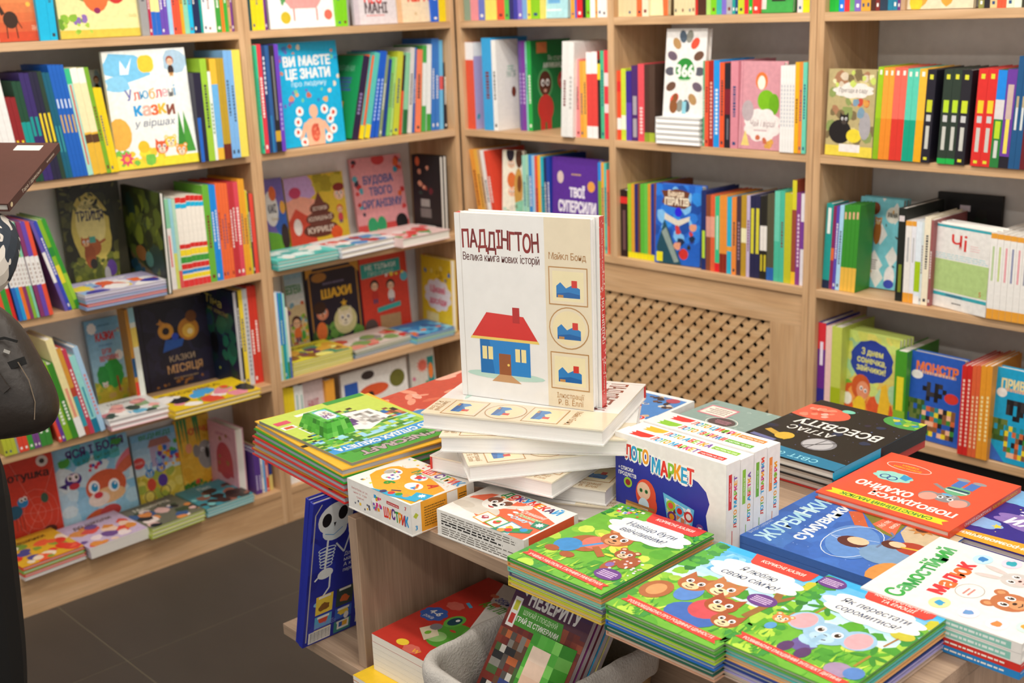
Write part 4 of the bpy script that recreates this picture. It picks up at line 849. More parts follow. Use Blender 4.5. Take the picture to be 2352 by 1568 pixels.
# white board books
z = ZTAB; CB = ['2a8ad0', 'd8382f', 'eeebe6', 'eeebe6']; TBK = [.010, .010, .0135, .0135]
for i in range(4):
    z += TBK[i]; A = None
    if i == 3:
        A = Art(1, 6); A.bg('eeebe6'); A.text('Самостійний', 46, 84, 11, '3aa84a', w=84, rot=4, bold=.04, cols=['3aa84a', '5aae6a', '2f9a4a'], jit=.06); A.text('малюк', 50, 67, 12, 'e0453f', w=52, rot=4, bold=.05, cols=['e0383f', 'e8743a'], jit=.06)
        A.ring(40, 50, 10, 8, .5, 'b8b0a8'); A.lines(34, 47, 46, 53, 2, 'e08a80', .4)
        A.head(72, 36, 10, 'cfc8c4', 'f0c8c4', 'long'); A.ell(72, 20, 9, 8, 'e88a92', 16); A.head(42, 26, 12, 'c0744a', 'd89a6a'); A.ell(44, 9, 12, 8, '9a7ac0', 16); A.ell(44, 1, 14, 5, '7ac0dc', 14)
        for x, y, c, c2 in ((14, 56, 'f2e0a0', '3aa0d0'), (86, 64, 'bfe4f4', '3a86c8'), (92, 48, 'f0d4e4', '2fa8b8'), (14, 38, 'f0e0ec', '6a9ad0'), (12, 20, 'dfe4f4', 'e08a4a'), (20, 6, 'cdeae0', 'e8a23a'), (94, 14, 'f2e8c0', '5aae6a')): A.ell(x, y, 7.5, 6, c, 16); A.blob(x, y, 3.6, 3, c2)
    SA = Art(.21/.0135, 3); SA.bg(CB[i]); SA.rect(6, 14, 52, 86, '8fcfc0') if i > 1 else None; SA.lines(9, 35, 48, 65, 1, 'eaf6f2' if i > 1 else 'f6f2ea', .8, .1); SA.blob(70, 50, 3, 20, 'd8a060')
    q = onZ(2160, 1232, ZTAB+sum(TBK))
    lie('TR', (q.x, q.y), 180, z, .205, .21, TBK[i]-.0004, CB[i], art=A, spineart=SA, amat=PRINT, name='board_book', pages='eeebe6', label=['blue board book at the bottom of the pile at right', 'red board book second from the bottom at right', 'lower white board book in the pile at right', 'white board book with a bunny and bear cover'][i], group='board book pile at the table right')

# ---- lower level
z = ZMID; EW, EH = .180, .268; q = onZ(853, 1450, ZMID+.085)
LOW = [('d8302c', .006), ('f0c62e', .009)]+[('ece8e0', .0105)]*5+[('c8382e', .0145)]
for i, (c, t) in enumerate(LOW):
    z += t; A = None; last = i == len(LOW)-1
    if last:
        A = Art(EW/EH, 7); A.bg('c8372c'); A.poly([(22, 100), (100, 100), (100, 30), (62, 44)], 'e6e2da'); A.poly([(22, 100), (62, 44), (64, 44), (24, 100)], 'efe9e2'); A.line([(56, 100), (100, 86)], 2.4, '2c3560'); A.ell(84, 94, 4, 2.4, '5a9a3a', 10)
        A.text('Збірник завдань', 68, 82, 5.4, '4a5ab0', w=56, rot=-2, bold=.03, shear=.25, align=0); A.text('АНГЛІЙСЬКА', 66, 73, 8, '4fa62e', w=62, bold=.03, shear=.2); A.text('для дітей', 84, 60, 5, 'c83a30', w=26)
        A.ell(58, 30, 22, 15, '5aa83a', 22); A.ell(42, 44, 9, 8, '6ab84a', 18); A.ell(70, 42, 9, 8, '6ab84a', 18); A.ell(42, 44, 6, 5.6, '1f4a5a', 16); A.ell(70, 42, 6, 5.6, '1f4a5a', 16); A.ell(43, 46, 2, 1.6, 'fff', 10); A.ell(71, 44, 2, 1.6, 'fff', 10); A.ell(50, 24, 10, 6, '9ac87a', 16); A.ell(54, 35, 4, 1.2, 'c84a3a', 10)
        A.cloud(16, 42, 13, 7.5, '3a62b4', 8); A.text('4-6', 16, 44, 5, 'f3f0ea', w=14, bold=.03); A.text('років', 16, 38, 3.2, 'f3f0ea', w=12)
        A.poly([(26, 24), (46, 16), (50, 26), (32, 34)], 'e6d8b8'); A.ell(36, 32, 6, 4, '8a8488', 14); A.ell(38, 24, 3, 2.4, '7ab83a', 12); A.ell(34, 6, 7, 3.4, 'f2cf3a', 16); A.line([(24, 66), (34, 63)], 3.4, '4aa8d0'); A.cloud(20, 58, 9, 4.4, 'd86a5c', 7); A.cloud(50, 4, 9, 4, 'd86a5c', 7); A.text('W', 56, 0+4, 4, 'f0b43a', bold=.02)
        for x, y in ((34, 84), (48, 76)): A.ell(x-2, y, 3, 2, 'e87a5a', 10, 30); A.ell(x+2, y, 3, 2, 'e87a5a', 10, -30)
    yy = q.y if i > 1 else q.y-.035
    lie('BL', (q.x-(.012 if i < 2 else 0), yy), 90+(1.5 if i > 1 else 0), z, EW, EH, t-.0004, c, hard=False, art=A, amat=PRINT, name='workbook', pages='e9e4da',
        label='red and white English workbook with a frog cover, lower shelf' if last else f'{ORD[len(LOW)-1-i]} workbook from the top in the frog workbook pile', group='workbook pile on the lower shelf')
# skeleton books leaning on the divider
for i in range(2):
    SKW, SKH, SKT = .18, .3035, .011; th_ = math.radians(14.5-i*.5)
    o = Vector((1.5245-i*.0155, -1.728+i*.004, ZMID+.0005)); rt = VY.copy(); nx_ = rt.cross(VZ)           # cover right = into the niche
    up = VZ*math.cos(th_)+VX*math.sin(th_); ey = up.cross(rt)          # thickness runs left
    A = None
    if i == 0:
        A = Art(SKW/SKH, 2); A.bg('26309c'); A.spots(30, 0, 0, 100, 100, (6, 14), ['2a36a8', '222a90', '2c3ab0'])
        A.line([(3.4, 3), (3.4, 92), (10, 98)], 1.4, 'b8b4b0')
        A.ell(27, 86, 20, 10.5, 'e8ecec', 22); A.ell(27, 77.5, 14, 6.5, 'dfe8ec', 18); A.ell(17, 86, 5.4, 4.6, '15151c', 14); A.ell(35, 88, 5.4, 4.6, '15151c', 14); A.poly([(25, 83), (28, 83), (26.5, 80)], '15151c'); A.line([(16, 77), (26, 74.6), (36, 78)], .8, '4a9ad0')
        for k in range(6): A.ring(20, 66-k*2.2, 10-k*.6, 1.5, 1.0, 'd8e8f0', 14)
        A.line([(20, 72), (19, 50)], 2.2, 'e8ecec'); A.line([(30, 68), (40, 60), (46, 72)], 1.8, 'dfe8ec'); A.ell(46, 74, 3, 2.2, '6ab0e0', 10); A.ell(20, 49, 9, 3.6, 'e8ecec', 16); A.line([(26, 48), (26, 38), (14, 29)], 2, 'e8ecec'); A.ell(13, 28.5, 4, 1.6, '8ac4e8', 10); A.line([(14, 49), (8, 46)], 2, 'e8ecec')
        for k, s_ in enumerate(('Допоможіть', 'малюкові', 'А кумедні', 'перетворять')): A.text(s_, 56, 58-k*3.8, 2.6, 'eaf0f6', w=30, rot=0)
        tb = [('f2d24a', '8a5a2a'), ('3a4a44', 'd86a3a'), ('5ab0d8', 'd8503a'), ('3a6ac8', 'f2d24a'), ('f2dc5a', '4a9ad0'), ('3a8a84', 'd86a3a')]
        for k, (c, c2) in enumerate(tb):
            x, y = 12+(k % 2)*24, 29-(k//2)*9.6; A.rect(x, y-8.6, x+20, y+(5 if k < 2 else 0)-.4, c); A.blob(x+10, y-4, 6, 2.6, c2); A.rect(x+3, y-2.4+(5 if k < 2 else 0), x+17, y-.8+(5 if k < 2 else 0), 'f3efe6')
        for k in range(2): A.rect(60+k*18, 14-k*2, 76+k*16, 30, ['8ab83a', 'd8c83a'][k])
        A.rect(6, 1, 32, 9, 'f0eee8')
        for k in range(16): A.rect(8+k*1.45, 1.6, 8.7+k*1.45+(.4 if k % 3 == 0 else 0), 8.4, '222', 0)
        A.rect(40, 3, 54, 9, 'f0eee8'); A.pixels(42, 4.5, 52, 8, 5, 1, ['2a5ab0', 'e8b03a'], .8); A.ell(50, 12, 3, 2.6, 'f0eee8', 12); A.lines(12, 10, 40, 14, 3, '8a94d8'); A.rect(62, 3, 90, 9, 'd8d4cc')
    book(frame(o, rt, ey, up), SKW, SKH, SKT, '26309c', art=A, pages='b8b4b0', name='activity_book', label='blue skeleton activity book leaning on the table end, nearer one' if i == 0 else 'blue activity book tucked behind the skeleton book', group='blue activity books')
# orange book on the right end of the lower shelf
A = Art(.8, 3); A.bg('c8552a'); A.text('КАЗКИ', 50, 70, 12, '3a2418', w=70, bold=.03)
lie('C', (2.73, -1.44), 90, ZMID+.02, .2, .26, .0195, 'c8552a', art=A, name='book', label='orange book on the lower shelf under the white board books')
# ================================================================== covers facing out and piles lying on the shelves
def a_horse(A):
    A.grad(0, 62, 'c84a2a', 'e89a5a', 7); A.rect(0, 62, 100, 100, 'e9e4de'); A.ell(30, 20, 16, 8, '3a2418', 16); A.line([(20, 14), (19, 3)], 2.4, '3a2418'); A.line([(40, 14), (41, 3)], 2.4, '3a2418'); A.poly([(12, 24), (4, 34), (10, 36), (20, 26)], '3a2418'); A.line([(44, 20), (52, 12)], 2, '3a2418'); A.text('РАНОК', 82, 12, 5, 'f0c8a8', w=16); A.text('дивних країн', 40, 70, 5, '3a4a6a', w=50, bold=.02); A.ell(72, 34, 5, None, 'f0b84a', 14)
def a_tale(A):
    A.bg('eee0a0'); A.rect(0, 0, 100, 8, 'd8bf4a'); A.ell(46, 62, 36, 30, '8a8a4a', 24); A.ell(46, 62, 33, 27, 'e8d890', 24); A.ell(46, 44, 16, 20, 'e8703a', 18); A.ell(70, 50, 14, 18, 'c8342e', 18); A.ell(30, 52, 10, 14, 'b04a3a', 14); A.ell(56, 50, 8, 10, '8ac0d8', 14); A.spots(18, 2, 4, 36, 22, (2, 5), ['8ab83a', '6a9a2e', 'a8c84a', '8a6ab0']); A.ell(46, 26, 4, 3, '8a2a5a', 10); A.text('РАНОК', 88, 20, 3, 'b8a860', w=9)
def a_verse(A):
    A.bg('eef0ea'); A.blob(24, 86, 28, 12, '7ac4ea'); A.blob(14, 72, 16, 8, '8accee'); A.blob(86, 88, 16, 10, 'a8c4d8'); A.ell(50, 88, 9.5, None, 'f2c83a', 20, wob=.12, k=16); A.poly([(20, 92), (26, 84), (34, 94), (28, 80), (18, 80)], 'f4f6f6'); A.person(80, 76, 18, '9a4a2e', '3a2a26', legs='d8a060')
    A.text('Улюблені', 52, 63, 9, '5a5aa8', w=62, rot=2, cols=['5a5aa8', 'd8503a', '4aa0d0', 'f0a23a', 'd83a4a', 'e8a8b0', '8a8a8a', '3a9ad0'], jit=.05, bold=.02); A.text('казки', 54, 50, 11, 'e86a3a', w=50, cols=['2a9ad8', 'e0b0a0', 'e86a3a', 'f0b83a', '8a4a3a'], jit=.05, bold=.04); A.text('у віршах', 52, 38, 6, '2a3a6a', w=50, shear=.2)
    A.rect(0, 0, 100, 8, 'f0dc3a'); A.spots(24, 0, 4, 60, 14, (3, 7), ['f0dc3a', '7ac04a', 'f2c83a']); A.ell(8, 30, 14, 14, 'e8b04a', 14); A.poly([(84, 10), (98, 10), (93, 30), (88, 46)], '4a9a3a'); A.poly([(76, 12), (88, 12), (82, 46)], '3a8a34'); A.ell(34, 18, 7, None, 'f0c02e', 18); A.head(56, 16, 8, 'd8603a', 'f4dcc0', 'tip'); A.head(68, 20, 7, 'f0c84a', 'f6e0c0'); A.head(80, 12, 7, 'e8953a', 'f4dcc0'); A.star(12, 9, 9, 'e0506a', 8, .6); A.ell(12, 9, 3, None, 'f0b43a', 10)
def a_tri(A):
    A.bg('2c2c1c'); A.spots(50, 0, 0, 100, 100, (5, 12), ['34341e', '4a4a26', '26281a', '5a5a2c', '3a3a20']); A.ell(46, 56, 30, 34, 'cdb85a', 24, wob=.08); A.ell(46, 62, 24, 24, 'e0cf86', 22); A.rect(8, 0, 84, 22, '5c6426'); A.spots(40, 6, 10, 84, 30, (3, 7), ['6a7028', '8a8a34', '4a5222']); A.poly([(80, 0), (100, 0), (100, 100), (84, 100), (88, 50)], '32301e'); A.spots(40, 0, 70, 100, 100, (3, 7), ['26281a', '4a4a28', '1e2014', '6a6a38'], 'leaf')
    A.ell(44, 40, 14, 9, 'a85a2e', 18); A.ell(38, 32, 9, 12, '9a4e28', 16); A.head(34, 45, 8, 'b4622e', 'e0b080', 'tip'); A.rect(40, 44, 50, 50, '4a9a8a'); A.line([(52, 42), (66, 46)], 4, 'a85a2e'); A.ell(42, 24, 6, 5, '26221e', 14); A.ell(70, 18, 8, 8, '5a3a8a', 14); A.ell(62, 12, 5, 8, 'a8a4a8', 12); A.text('Чарівна', 46, 79, 5, '6a6438', w=30); A.text('ТРІЙЦЯ', 46, 70, 9, '3a3650', w=44, bold=.03); A.lines(30, 6, 66, 10, 1, 'c8c08a')
def a_tri2(A):
    A.bg('26301c'); A.spots(60, 0, 0, 100, 100, (6, 14), ['34401e', '4a5a26', '1e2c20', '5a6a2c', '26403a']); A.spots(20, 10, 50, 90, 95, (5, 12), ['7a8a2e', '5a6a2a', '343e1e']); A.poly([(10, 34), (30, 26), (90, 10), (80, 4), (40, 14), (14, 28)], '6a5a3a'); A.ell(40, 34, 14, 8, '8a5a2e', 14); A.ell(60, 30, 10, 8, '4a7a70', 14); A.text('ТРІЙЦЯ', 52, 68, 9, '6a7a40', w=50); A.spots(12, 0, 0, 60, 20, (4, 9), ['26506a', '2a5a74', '1e4454'])
def a_polite(A):
    A.grad(26, 100, 'a8d4ea', '7ab8e0', 8); A.rect(0, 0, 100, 26, 'c8b83a'); A.spots(20, 0, 0, 100, 26, (4, 9), ['d8cf3a', 'a8b83a', 'c8a860']); A.ell(60, 34, 26, 16, '3aa84a', 30, wob=.14, k=9); A.ell(28, 32, 16, 12, '2f9a44', 26, wob=.14, k=8); A.line([(68, 30), (70, 12)], 5, 'b0402e'); A.cloud(18, 90, 12, 6); A.cloud(84, 54, 11, 5.5); A.text('КАЗКИ', 52, 79, 9, 'd8342e', w=54, bold=.05, jit=.03); A.text('хочуть навчити', 50, 69, 3.6, '3a6ab0', w=40); A.text('БУТИ', 50, 61, 6, 'd8483a', w=26, bold=.04); A.text('ВВІЧЛИВИМ', 54, 53, 6, 'd8483a', w=54, bold=.04); A.lines(36, 90, 74, 94, 1, '5a8ab8'); A.spots(5, 80, 76, 96, 92, (2, 3), ['4a3a8a', 'f0dc4a', 'd8503a', 'e8a04a'], 'dot'); A.head(30, 22, 8, 'e8e4d8', 'f0c8b0')
def a_moon(A):
    A.bg('221f30'); A.spots(40, 0, 0, 100, 100, (8, 16), ['26233a', '1f1c2c', '2a2640']); A.ell(38, 66, 11, None, 'd89a3a', 18); A.ell(38, 66, 5, None, '26202a', 14); A.star(32, 76, 6, 'c88a3a', 4); A.ell(70, 64, 15, 13, 'c8862e', 18); A.ell(70, 62, 9, 8, 'f0c04a', 16); A.ell(72, 61, 4, None, 'fbe8b0', 12); A.poly([(30, 42), (58, 46), (62, 54), (36, 56)], '2a5ab0'); A.ell(50, 58, 5, None, '2a4ac0', 12); A.ell(76, 78, 8, 7, '7a4a22', 14); A.text('КАЗКИ', 56, 33, 7, 'b09a80', w=36, bold=.02); A.text('МІСЯЦЯ', 58, 21, 9, 'c89a68', w=50, bold=.03); A.lines(40, 8, 78, 12, 1, '8a7458'); A.line([(6, 0), (6, 100)], 2, '161420'); A.spots(10, 14, 2, 90, 8, (1.5, 3), ['8a5a2a', '6a4a2a'])
def a_night(A):
    A.bg('16203a'); A.spots(40, 0, 0, 100, 100, (8, 18), ['1a2a44', '14283a', '202048', '123436']); A.spots(14, 20, 30, 90, 70, (8, 16), ['1f5a4a', '24705a', '2a4a6a']); A.text('Тіна', 38, 86, 9, 'd8cf6a', w=50, rot=-6); A.text('не зовсім!', 50, 76, 5, 'b8b05a', w=60, rot=-6); A.ell(30, 40, 12, 12, '0c1018', 14); A.star(40, 14, 3, 'c8e04a')
def a_spider(A):
    A.bg('cf3c26'); A.text('отушка', 52, 80, 9, '2a1a16', w=76, bold=.03, jit=.05); A.ell(80, 93, 11, None, 'd8d4d0', 18); A.ell(80, 93, 5, None, '3a3434', 12)
    for k in range(6): A.line([(58, 34), (100*math.cos(k)+58, 34+80*math.sin(k))], .4, 'e0a090')
    for r in (14, 26, 38): A.ring(58, 34, r, r*.75, .4, 'e0a090', 12)
    A.ell(16, 40, 16, 8, '1f5a7a', 18, 20); A.ell(34, 50, 10, None, '2a86c8', 18); A.eye(32, 53, 4); A.eye(39, 54, 4)
    for k in range(4): A.line([(12+k*6, 36), (10+k*7, 18)], .8, '2a1a16')
    A.ell(74, 50, 7, 6, '3a5a48', 14); A.ell(76, 12, 12, 5, '5a2a1e', 14); A.spots(10, 0, 0, 40, 10, (3, 6), ['7a9a3a', 'd89a3a'])
def a_bunny(A):
    A.bg('8cc8ea'); A.spots(30, 0, 0, 100, 80, (8, 18), ['b8def2', 'd8ecf4', '9ad0ee', 'c8e6f4']); A.spots(10, 10, 78, 90, 100, (6, 12), ['2aa0b8', '3ab0c0', '5ac0cc']); A.text('ЯСЯ І БОДЯ', 56, 91, 10, '4a2f7a', w=76, rot=2, bold=.05); A.text('в Країні мрій', 58, 80, 5, '3a7a3a', w=56, rot=4, shear=.2); A.blob(84, 92, 8, 4, '3f9a3c'); A.blob(14, 82, 8, 5, '4aa83a')
    A.ell(22, 60, 11, 8, '4a2f8a', 18); A.poly([(2, 56), (14, 58), (12, 50)], '3a2474'); A.ell(24, 62, 6, 5, 'e8d8e8', 14); A.eye(26, 63, 3.6); A.eye(18, 63, 3.6); A.ell(22, 52, 7, 4, 'c8384a', 12)
    A.ell(94, 68, 8, 20, 'e0788a', 16, -50); A.ell(94, 62, 7, 18, 'd86a4a', 16, -60); A.ell(62, 42, 27, 20, 'd8623a', 26); A.ell(62, 30, 24, 10, 'f0c08a', 20); A.eye(46, 44, 7.5, '2a9ad0'); A.eye(72, 40, 7.5, '2a9ad0'); A.ell(50, 28, 14, 9, 'f4e4d8', 18); A.ell(50, 33, 6, 4, 'd83a4a', 14); A.ell(40, 10, 14, 5, 'd8623a', 14, 20); A.ell(62, 10, 14, 8, 'c84a4a', 16); A.spots(6, 44, 64, 60, 72, (2, 3), ['3a5ab0', 'd83a5a'], 'dot')
def a_bike(A):
    A.grad(40, 100, 'cfe4ee', '7ab8e0', 6); A.rect(0, 0, 100, 42, 'd8c44a'); A.spots(20, 0, 0, 100, 42, (6, 14), ['e8d86a', 'c8b83a', 'a8b84a']); A.text('ВЕДМЕДІ', 54, 94, 6, '3a8a4a', w=70, bold=.04); A.lines(40, 84, 90, 90, 2, '5a8ab0'); A.rect(38, 50, 84, 78, 'b8a8c8'); A.poly([(34, 78), (88, 78), (80, 88), (42, 88)], 'a8706a'); A.rect(50, 52, 60, 70, '8ac0e0'); A.rect(66, 52, 76, 70, '8ac0e0'); A.ell(10, 60, 14, 8, 'd84a48', 16); A.text('ЗА КАЗКУ', 10, 60, 3.4, 'f6e8e0', w=20)
    A.head(30, 42, 10, '2a86d0', 'a8d0e8', 'long'); A.head(56, 46, 10, '3a5ac0', 'b8c8e8', 'long'); A.ell(30, 26, 10, 9, 'd8503a', 14); A.ell(56, 28, 11, 9, '5a3a9a', 14); A.ring(22, 10, 11, 8, 1.6, '4a4440'); A.ring(58, 12, 11, 8, 1.6, '4a4440'); A.spots(24, 56, 44, 100, 80, (3, 7), ['2a6ac8', 'd8503a', 'f0b43a', '4aa84a', '6a3a9a'])
def a_koala(A):
    A.bg('e8b43a'); A.spots(30, 0, 0, 100, 100, (6, 14), ['f0c04a', 'e0a82e', 'eabc44']); A.text('ЧОМУЧКА', 64, 80, 9, 'd8503a', w=70, bold=.04)
    for x in (4, 14, 24, 50, 58): A.poly([(x, 100), (x+9, 100), (x+5+x*.05, 100-34-(x % 7)*5)], ['3a8a4a', '4a9a5a'][x % 2])
    A.ell(76, 44, 24, 20, '9a9692', 22); A.ell(50, 52, 10, 9, '8a8682', 16); A.ell(80, 46, 6, 8, '2a2624', 14); A.eye(68, 52, 4.5); A.eye(90, 54, 4.5); A.ell(30, 58, 10, 7, 'e89a70', 14); A.spots(26, 0, 0, 100, 12, (4, 8), ['4a8a3a', '5a9a4a', '3a7a34', 'd8503a'])
def a_pink(A): A.bg('e2a9b6'); A.ell(54, 46, 30, 28, 'c84a5a', 22); A.rect(24, 24, 84, 46, 'c84a5a'); A.frame(8, 5, 94, 95, .8, 'c88a9a'); A.text('Чарівна книга', 54, 84, 5, 'b0506a', w=56, arc=3); A.spots(5, 10, 10, 92, 92, (4, 6), ['b08a5a', 'a8744a'])
def a_bath(A): A.bg('efecea'); A.poly([(12, 70), (84, 70), (78, 36), (66, 22), (30, 22), (16, 38)], 'ea9a96'); A.line([(34, 22), (34, 8)], 2, 'c87a74'); A.line([(66, 22), (66, 8)], 2, 'c87a74'); A.ell(22, 12, 7, None, 'c8b02e', 14); A.ell(82, 14, 6, None, 'e06a5a', 14); A.blob(20, 34, 4, 7, '5a9a5a'); A.ell(95, 30, 4, 5, 'd8b83a', 12); A.lines(34, 36, 62, 54, 4, 'd87a76')
def a_dog(A): A.bg('d8d0d4'); A.text('ПЕС', 46, 36, 16, 'e0403a', w=40, bold=.05); A.text('МАНІ', 52, 22, 14, '5a4a50', w=52, bold=.05); A.lines(28, 10, 76, 14, 1, 'd88a8a'); A.rect(0, 0, 12, 100, 'c8bcc4')
def a_kira(A): A.bg('e8d4b4'); A.text('КІРА', 54, 38, 18, 'e0452f', w=52, bold=.05); A.ell(44, 12, 3, None, 'd8b88a', 10); A.rect(0, 0, 12, 100, 'e0b48a')
def a_body(A):
    A.bg('12aede'); A.text('ВИ МАЄТЕ', 50, 82, 9, 'f0f2f2', w=74, bold=.06); A.text('ЦЕ ЗНАТИ', 50, 70, 9, 'f0f2f2', w=70, bold=.06); A.text('про людину', 50, 60.5, 5, 'd8f0f8', w=56)
    A.spots(46, 2, 40, 98, 98, (2, 4.4), ['d88a70', 'e8b070', '3a7ac0', 'c86a5a', 'e8d8c0', '7ac8a0', '6a6ac0']); A.rect(11, 55, 89, 89, '12aede'); A.text('ВИ МАЄТЕ', 50, 82, 9, 'f0f2f2', w=74, bold=.06); A.text('ЦЕ ЗНАТИ', 50, 70, 9, 'f0f2f2', w=70, bold=.06); A.text('про людину', 50, 60.5, 5, 'd8f0f8', w=56)
    A.ell(52, 33, 7, 6.5, 'efb898', 16); A.rect(49, 22, 55, 30, 'efb898'); A.poly([(38, 0), (36, 22), (44, 26), (60, 26), (68, 22), (66, 0)], 'efb898'); A.line([(38, 22), (28, 6)], 6, 'efb898'); A.line([(66, 22), (78, 8)], 6, 'efb898'); A.ell(52, 12, 7, 9, 'd8604a', 16); A.spots(14, 47, 6, 57, 20, (1, 2.4), ['e88a6a', 'c84a3a'])
    for x, y in ((30, 34), (26, 24), (24, 14), (33, 4), (70, 34), (84, 30), (78, 24), (82, 14), (73, 6)): A.ell(x, y, 6, None, 'f0f2f0', 16); A.blob(x, y, 2.6, 2, 'd8503a')
def a_green(A): A.bg('1f9a5a'); A.rect(12, 14, 62, 44, 'd8a01e'); A.lines(16, 18, 58, 42, 8, 'b88410'); A.text('ТВАРИНИ', 50, 84, 7, '8ad0b0', w=60); A.ell(22, 62, 14, 10, '6a3a2a', 14); A.lines(44, 56, 80, 74, 4, '4a5ab0', .7); A.rect(10, 3, 40, 11, 'e8ece8')
def a_white2(A): A.bg('7a6ab8'); A.poly([(0, 0), (100, 0), (100, 22), (0, 30)], '6ab03a'); A.ell(70, 44, 34, 22, '3a6ac8', 18); A.ell(30, 60, 34, 24, 'eceae8', 20); A.ell(44, 80, 18, 10, 'e8703a', 14); A.text('КАКІ', 34, 60, 11, '2a2a44', w=40, bold=.05); A.ell(86, 60, 14, 9, 'f0b04a', 14); A.ell(82, 20, 20, 18, '3a3030', 16); A.text('бульки', 44, 46, 5, 'a88a2e', w=36)
def a_poop(A):
    A.bg('e0c03a'); A.blob(20, 84, 36, 22, 'c8a4d8'); A.blob(18, 56, 30, 16, 'f0a890'); A.blob(14, 20, 30, 30, 'd8503a'); A.spots(12, 55, 78, 100, 100, (6, 10), ['b8a82a', 'a89a24', 'c8b83a'])
    A.ell(52, 22, 30, 11, '6a3a2e', 22); A.ell(53, 38, 24, 10, '734034', 22); A.ell(54, 52, 17, 9, '6a3a2e', 20); A.poly([(44, 56), (64, 56), (54, 76)], '734034'); A.text('ІСТОРІЯ', 54, 52, 5, 'e8d8c8', w=24, bold=.03); A.text('КОЛИШНЬОЇ', 53, 38, 6, 'e8d8c8', w=40, bold=.03); A.text('КУРИЦІ', 52, 22, 8, 'e8d8c8', w=44, bold=.03); A.head(90, 68, 9, 'f0c0a0', 'f4d0b8', ''); A.ell(90, 78, 10, 6, '8a2e26', 14); A.person(88, 26, 28, 'd8703a', 'd84a5a'); A.ell(78, 14, 10, 10, 'e8602e', 14); A.ell(16, 78, 10, 8, 'c8426a', 14); A.ell(14, 30, 7, 12, 'ece4e0', 14)
def a_organ(A):
    A.bg('e8a0a4'); A.text('БУДОВА', 50, 71, 10, '5a6aa0', w=58, bold=.05); A.text('ТВОГО', 52, 56, 10, '5a6aa0', w=44, bold=.05); A.text('ОРГАНІЗМУ', 52, 40, 10, '5a6aa0', w=78, bold=.05); A.rect(0, 0, 100, 14, 'd8504e'); A.ell(28, 12, 10, 11, '3aa870', 16); A.ell(46, 12, 9, 11, '3aa870', 16); A.ell(86, 12, 12, 11, '2a2628', 18); A.ell(54, 96, 13, 7, 'd8484a', 20); A.spots(16, 4, 20, 16, 96, (3, 5), ['d84a4a', '3a3a4a', 'c83a3a', '5ab0c0']); A.spots(12, 86, 30, 98, 96, (3, 6), ['d84a4a', 'e86a3a', '3aa0b8', 'c83a3a'])
def a_black(A): A.bg('1c1a1c'); A.spots(8, 20, 50, 74, 92, (4, 8), ['8a3a2a', '5a1f26', '2a3a34', 'c88a70']); A.rect(26, 20, 64, 32, '6a6462'); A.rect(28, 34, 60, 44, '8a8682'); A.rect(10, 2, 78, 10, 'e6e2de'); A.ell(20, 92, 8, 6, 'c8603a', 12)
def a_safe(A): A.grad(60, 100, 'dce6ea', '8ab8d8', 6); A.rect(0, 0, 100, 60, 'd8c8a0'); A.text('БЕЗПЕКА', 44, 80, 10, '3a8a4a', w=86, bold=.05); A.spots(30, 0, 10, 100, 62, (6, 14), ['8ab83a', 'c8c03a', '8a4a8a', 'e8b04a', 'c86a4a', '7ab0d0']); A.ell(72, 22, 12, 6, '4aa84a', 14); A.rect(0, 0, 100, 9, 'e88a70'); A.person(40, 14, 34, '4a2a2a', 'e8783a')
def a_chess(A):
    A.bg('1e1c34'); A.frame(5, 4, 95, 96, 2.4, 'b8863a'); A.poly([(0, 100), (0, 88), (10, 96), (14, 100)], 'c8963a'); A.poly([(100, 100), (100, 86), (90, 94), (82, 100)], 'c8963a'); A.ell(24, 88, 14, 6, 'a8763a', 16); A.text('ШАХИ', 54, 66, 11, 'e8b83a', w=56, bold=.06); A.lines(30, 76, 78, 82, 1, '6a6488'); A.spots(20, 8, 6, 92, 24, (6, 12), ['4a8a3a', '6aa04a', '3a5a2a']); A.ell(66, 28, 22, 18, 'd8d49a', 20); A.head(66, 30, 14, 'f0e8c8', 'f6f0d8', 'tip'); A.star(66, 50, 7, 'e8b83a'); A.head(24, 42, 11, 'd8866a', 'e8a080', ''); A.ell(20, 50, 12, 8, '3a2420', 16); A.ell(20, 20, 10, 12, 'e8783a', 14)
def a_red(A): A.bg('d8402e'); A.poly([(2, 70), (86, 74), (86, 90), (2, 88)], '2fa8a0'); A.text('НЕ ТІЛЬКИ', 44, 83, 6, 'e0f0ec', w=64, bold=.03); A.text('ПРО ГРОШІ', 44, 75, 5, 'c8e8e0', w=54); A.person(28, 38, 30, '2a1c1c', 'c8342e'); A.person(62, 36, 30, '2a1c1c', 'e8e0dc'); A.poly([(30, 26), (80, 30), (80, 36), (30, 32)], '3ab0a8'); A.rect(34, 2, 78, 22, 'b8946a'); A.ell(92, 66, 8, 6, '5ab8c8', 14); A.spots(6, 50, 70, 92, 72, (2, 4), ['f0d84a', 'e8e4e0']); A.ell(14, 10, 14, 10, '5a4a48', 14)
def a_yel(A): A.bg('e8c42a'); A.cloud(54, 48, 40, 20, 'e8e0e4', 10); A.text('Цікаві', 54, 56, 9, 'd84a6a', w=48, bold=.04); A.text('досліди', 54, 40, 9, 'd84a6a', w=56, bold=.04); A.rect(14, 8, 54, 22, 'e8d898'); A.spots(12, 8, 70, 94, 96, (3, 5), ['c8a020', '4a7ac0', 'f0dc7a'])
def a_pinkish(A): A.bg('d8c4c4'); A.text('НАШІ', 46, 76, 9, 'b04a5a', w=50, bold=.04); A.text('ТІЛЬЦЯ', 48, 60, 9, 'b04a5a', w=62, bold=.04); A.spots(10, 10, 10, 90, 50, (5, 9), ['9a4a8a', 'e8a04a', 'c86a8a'])
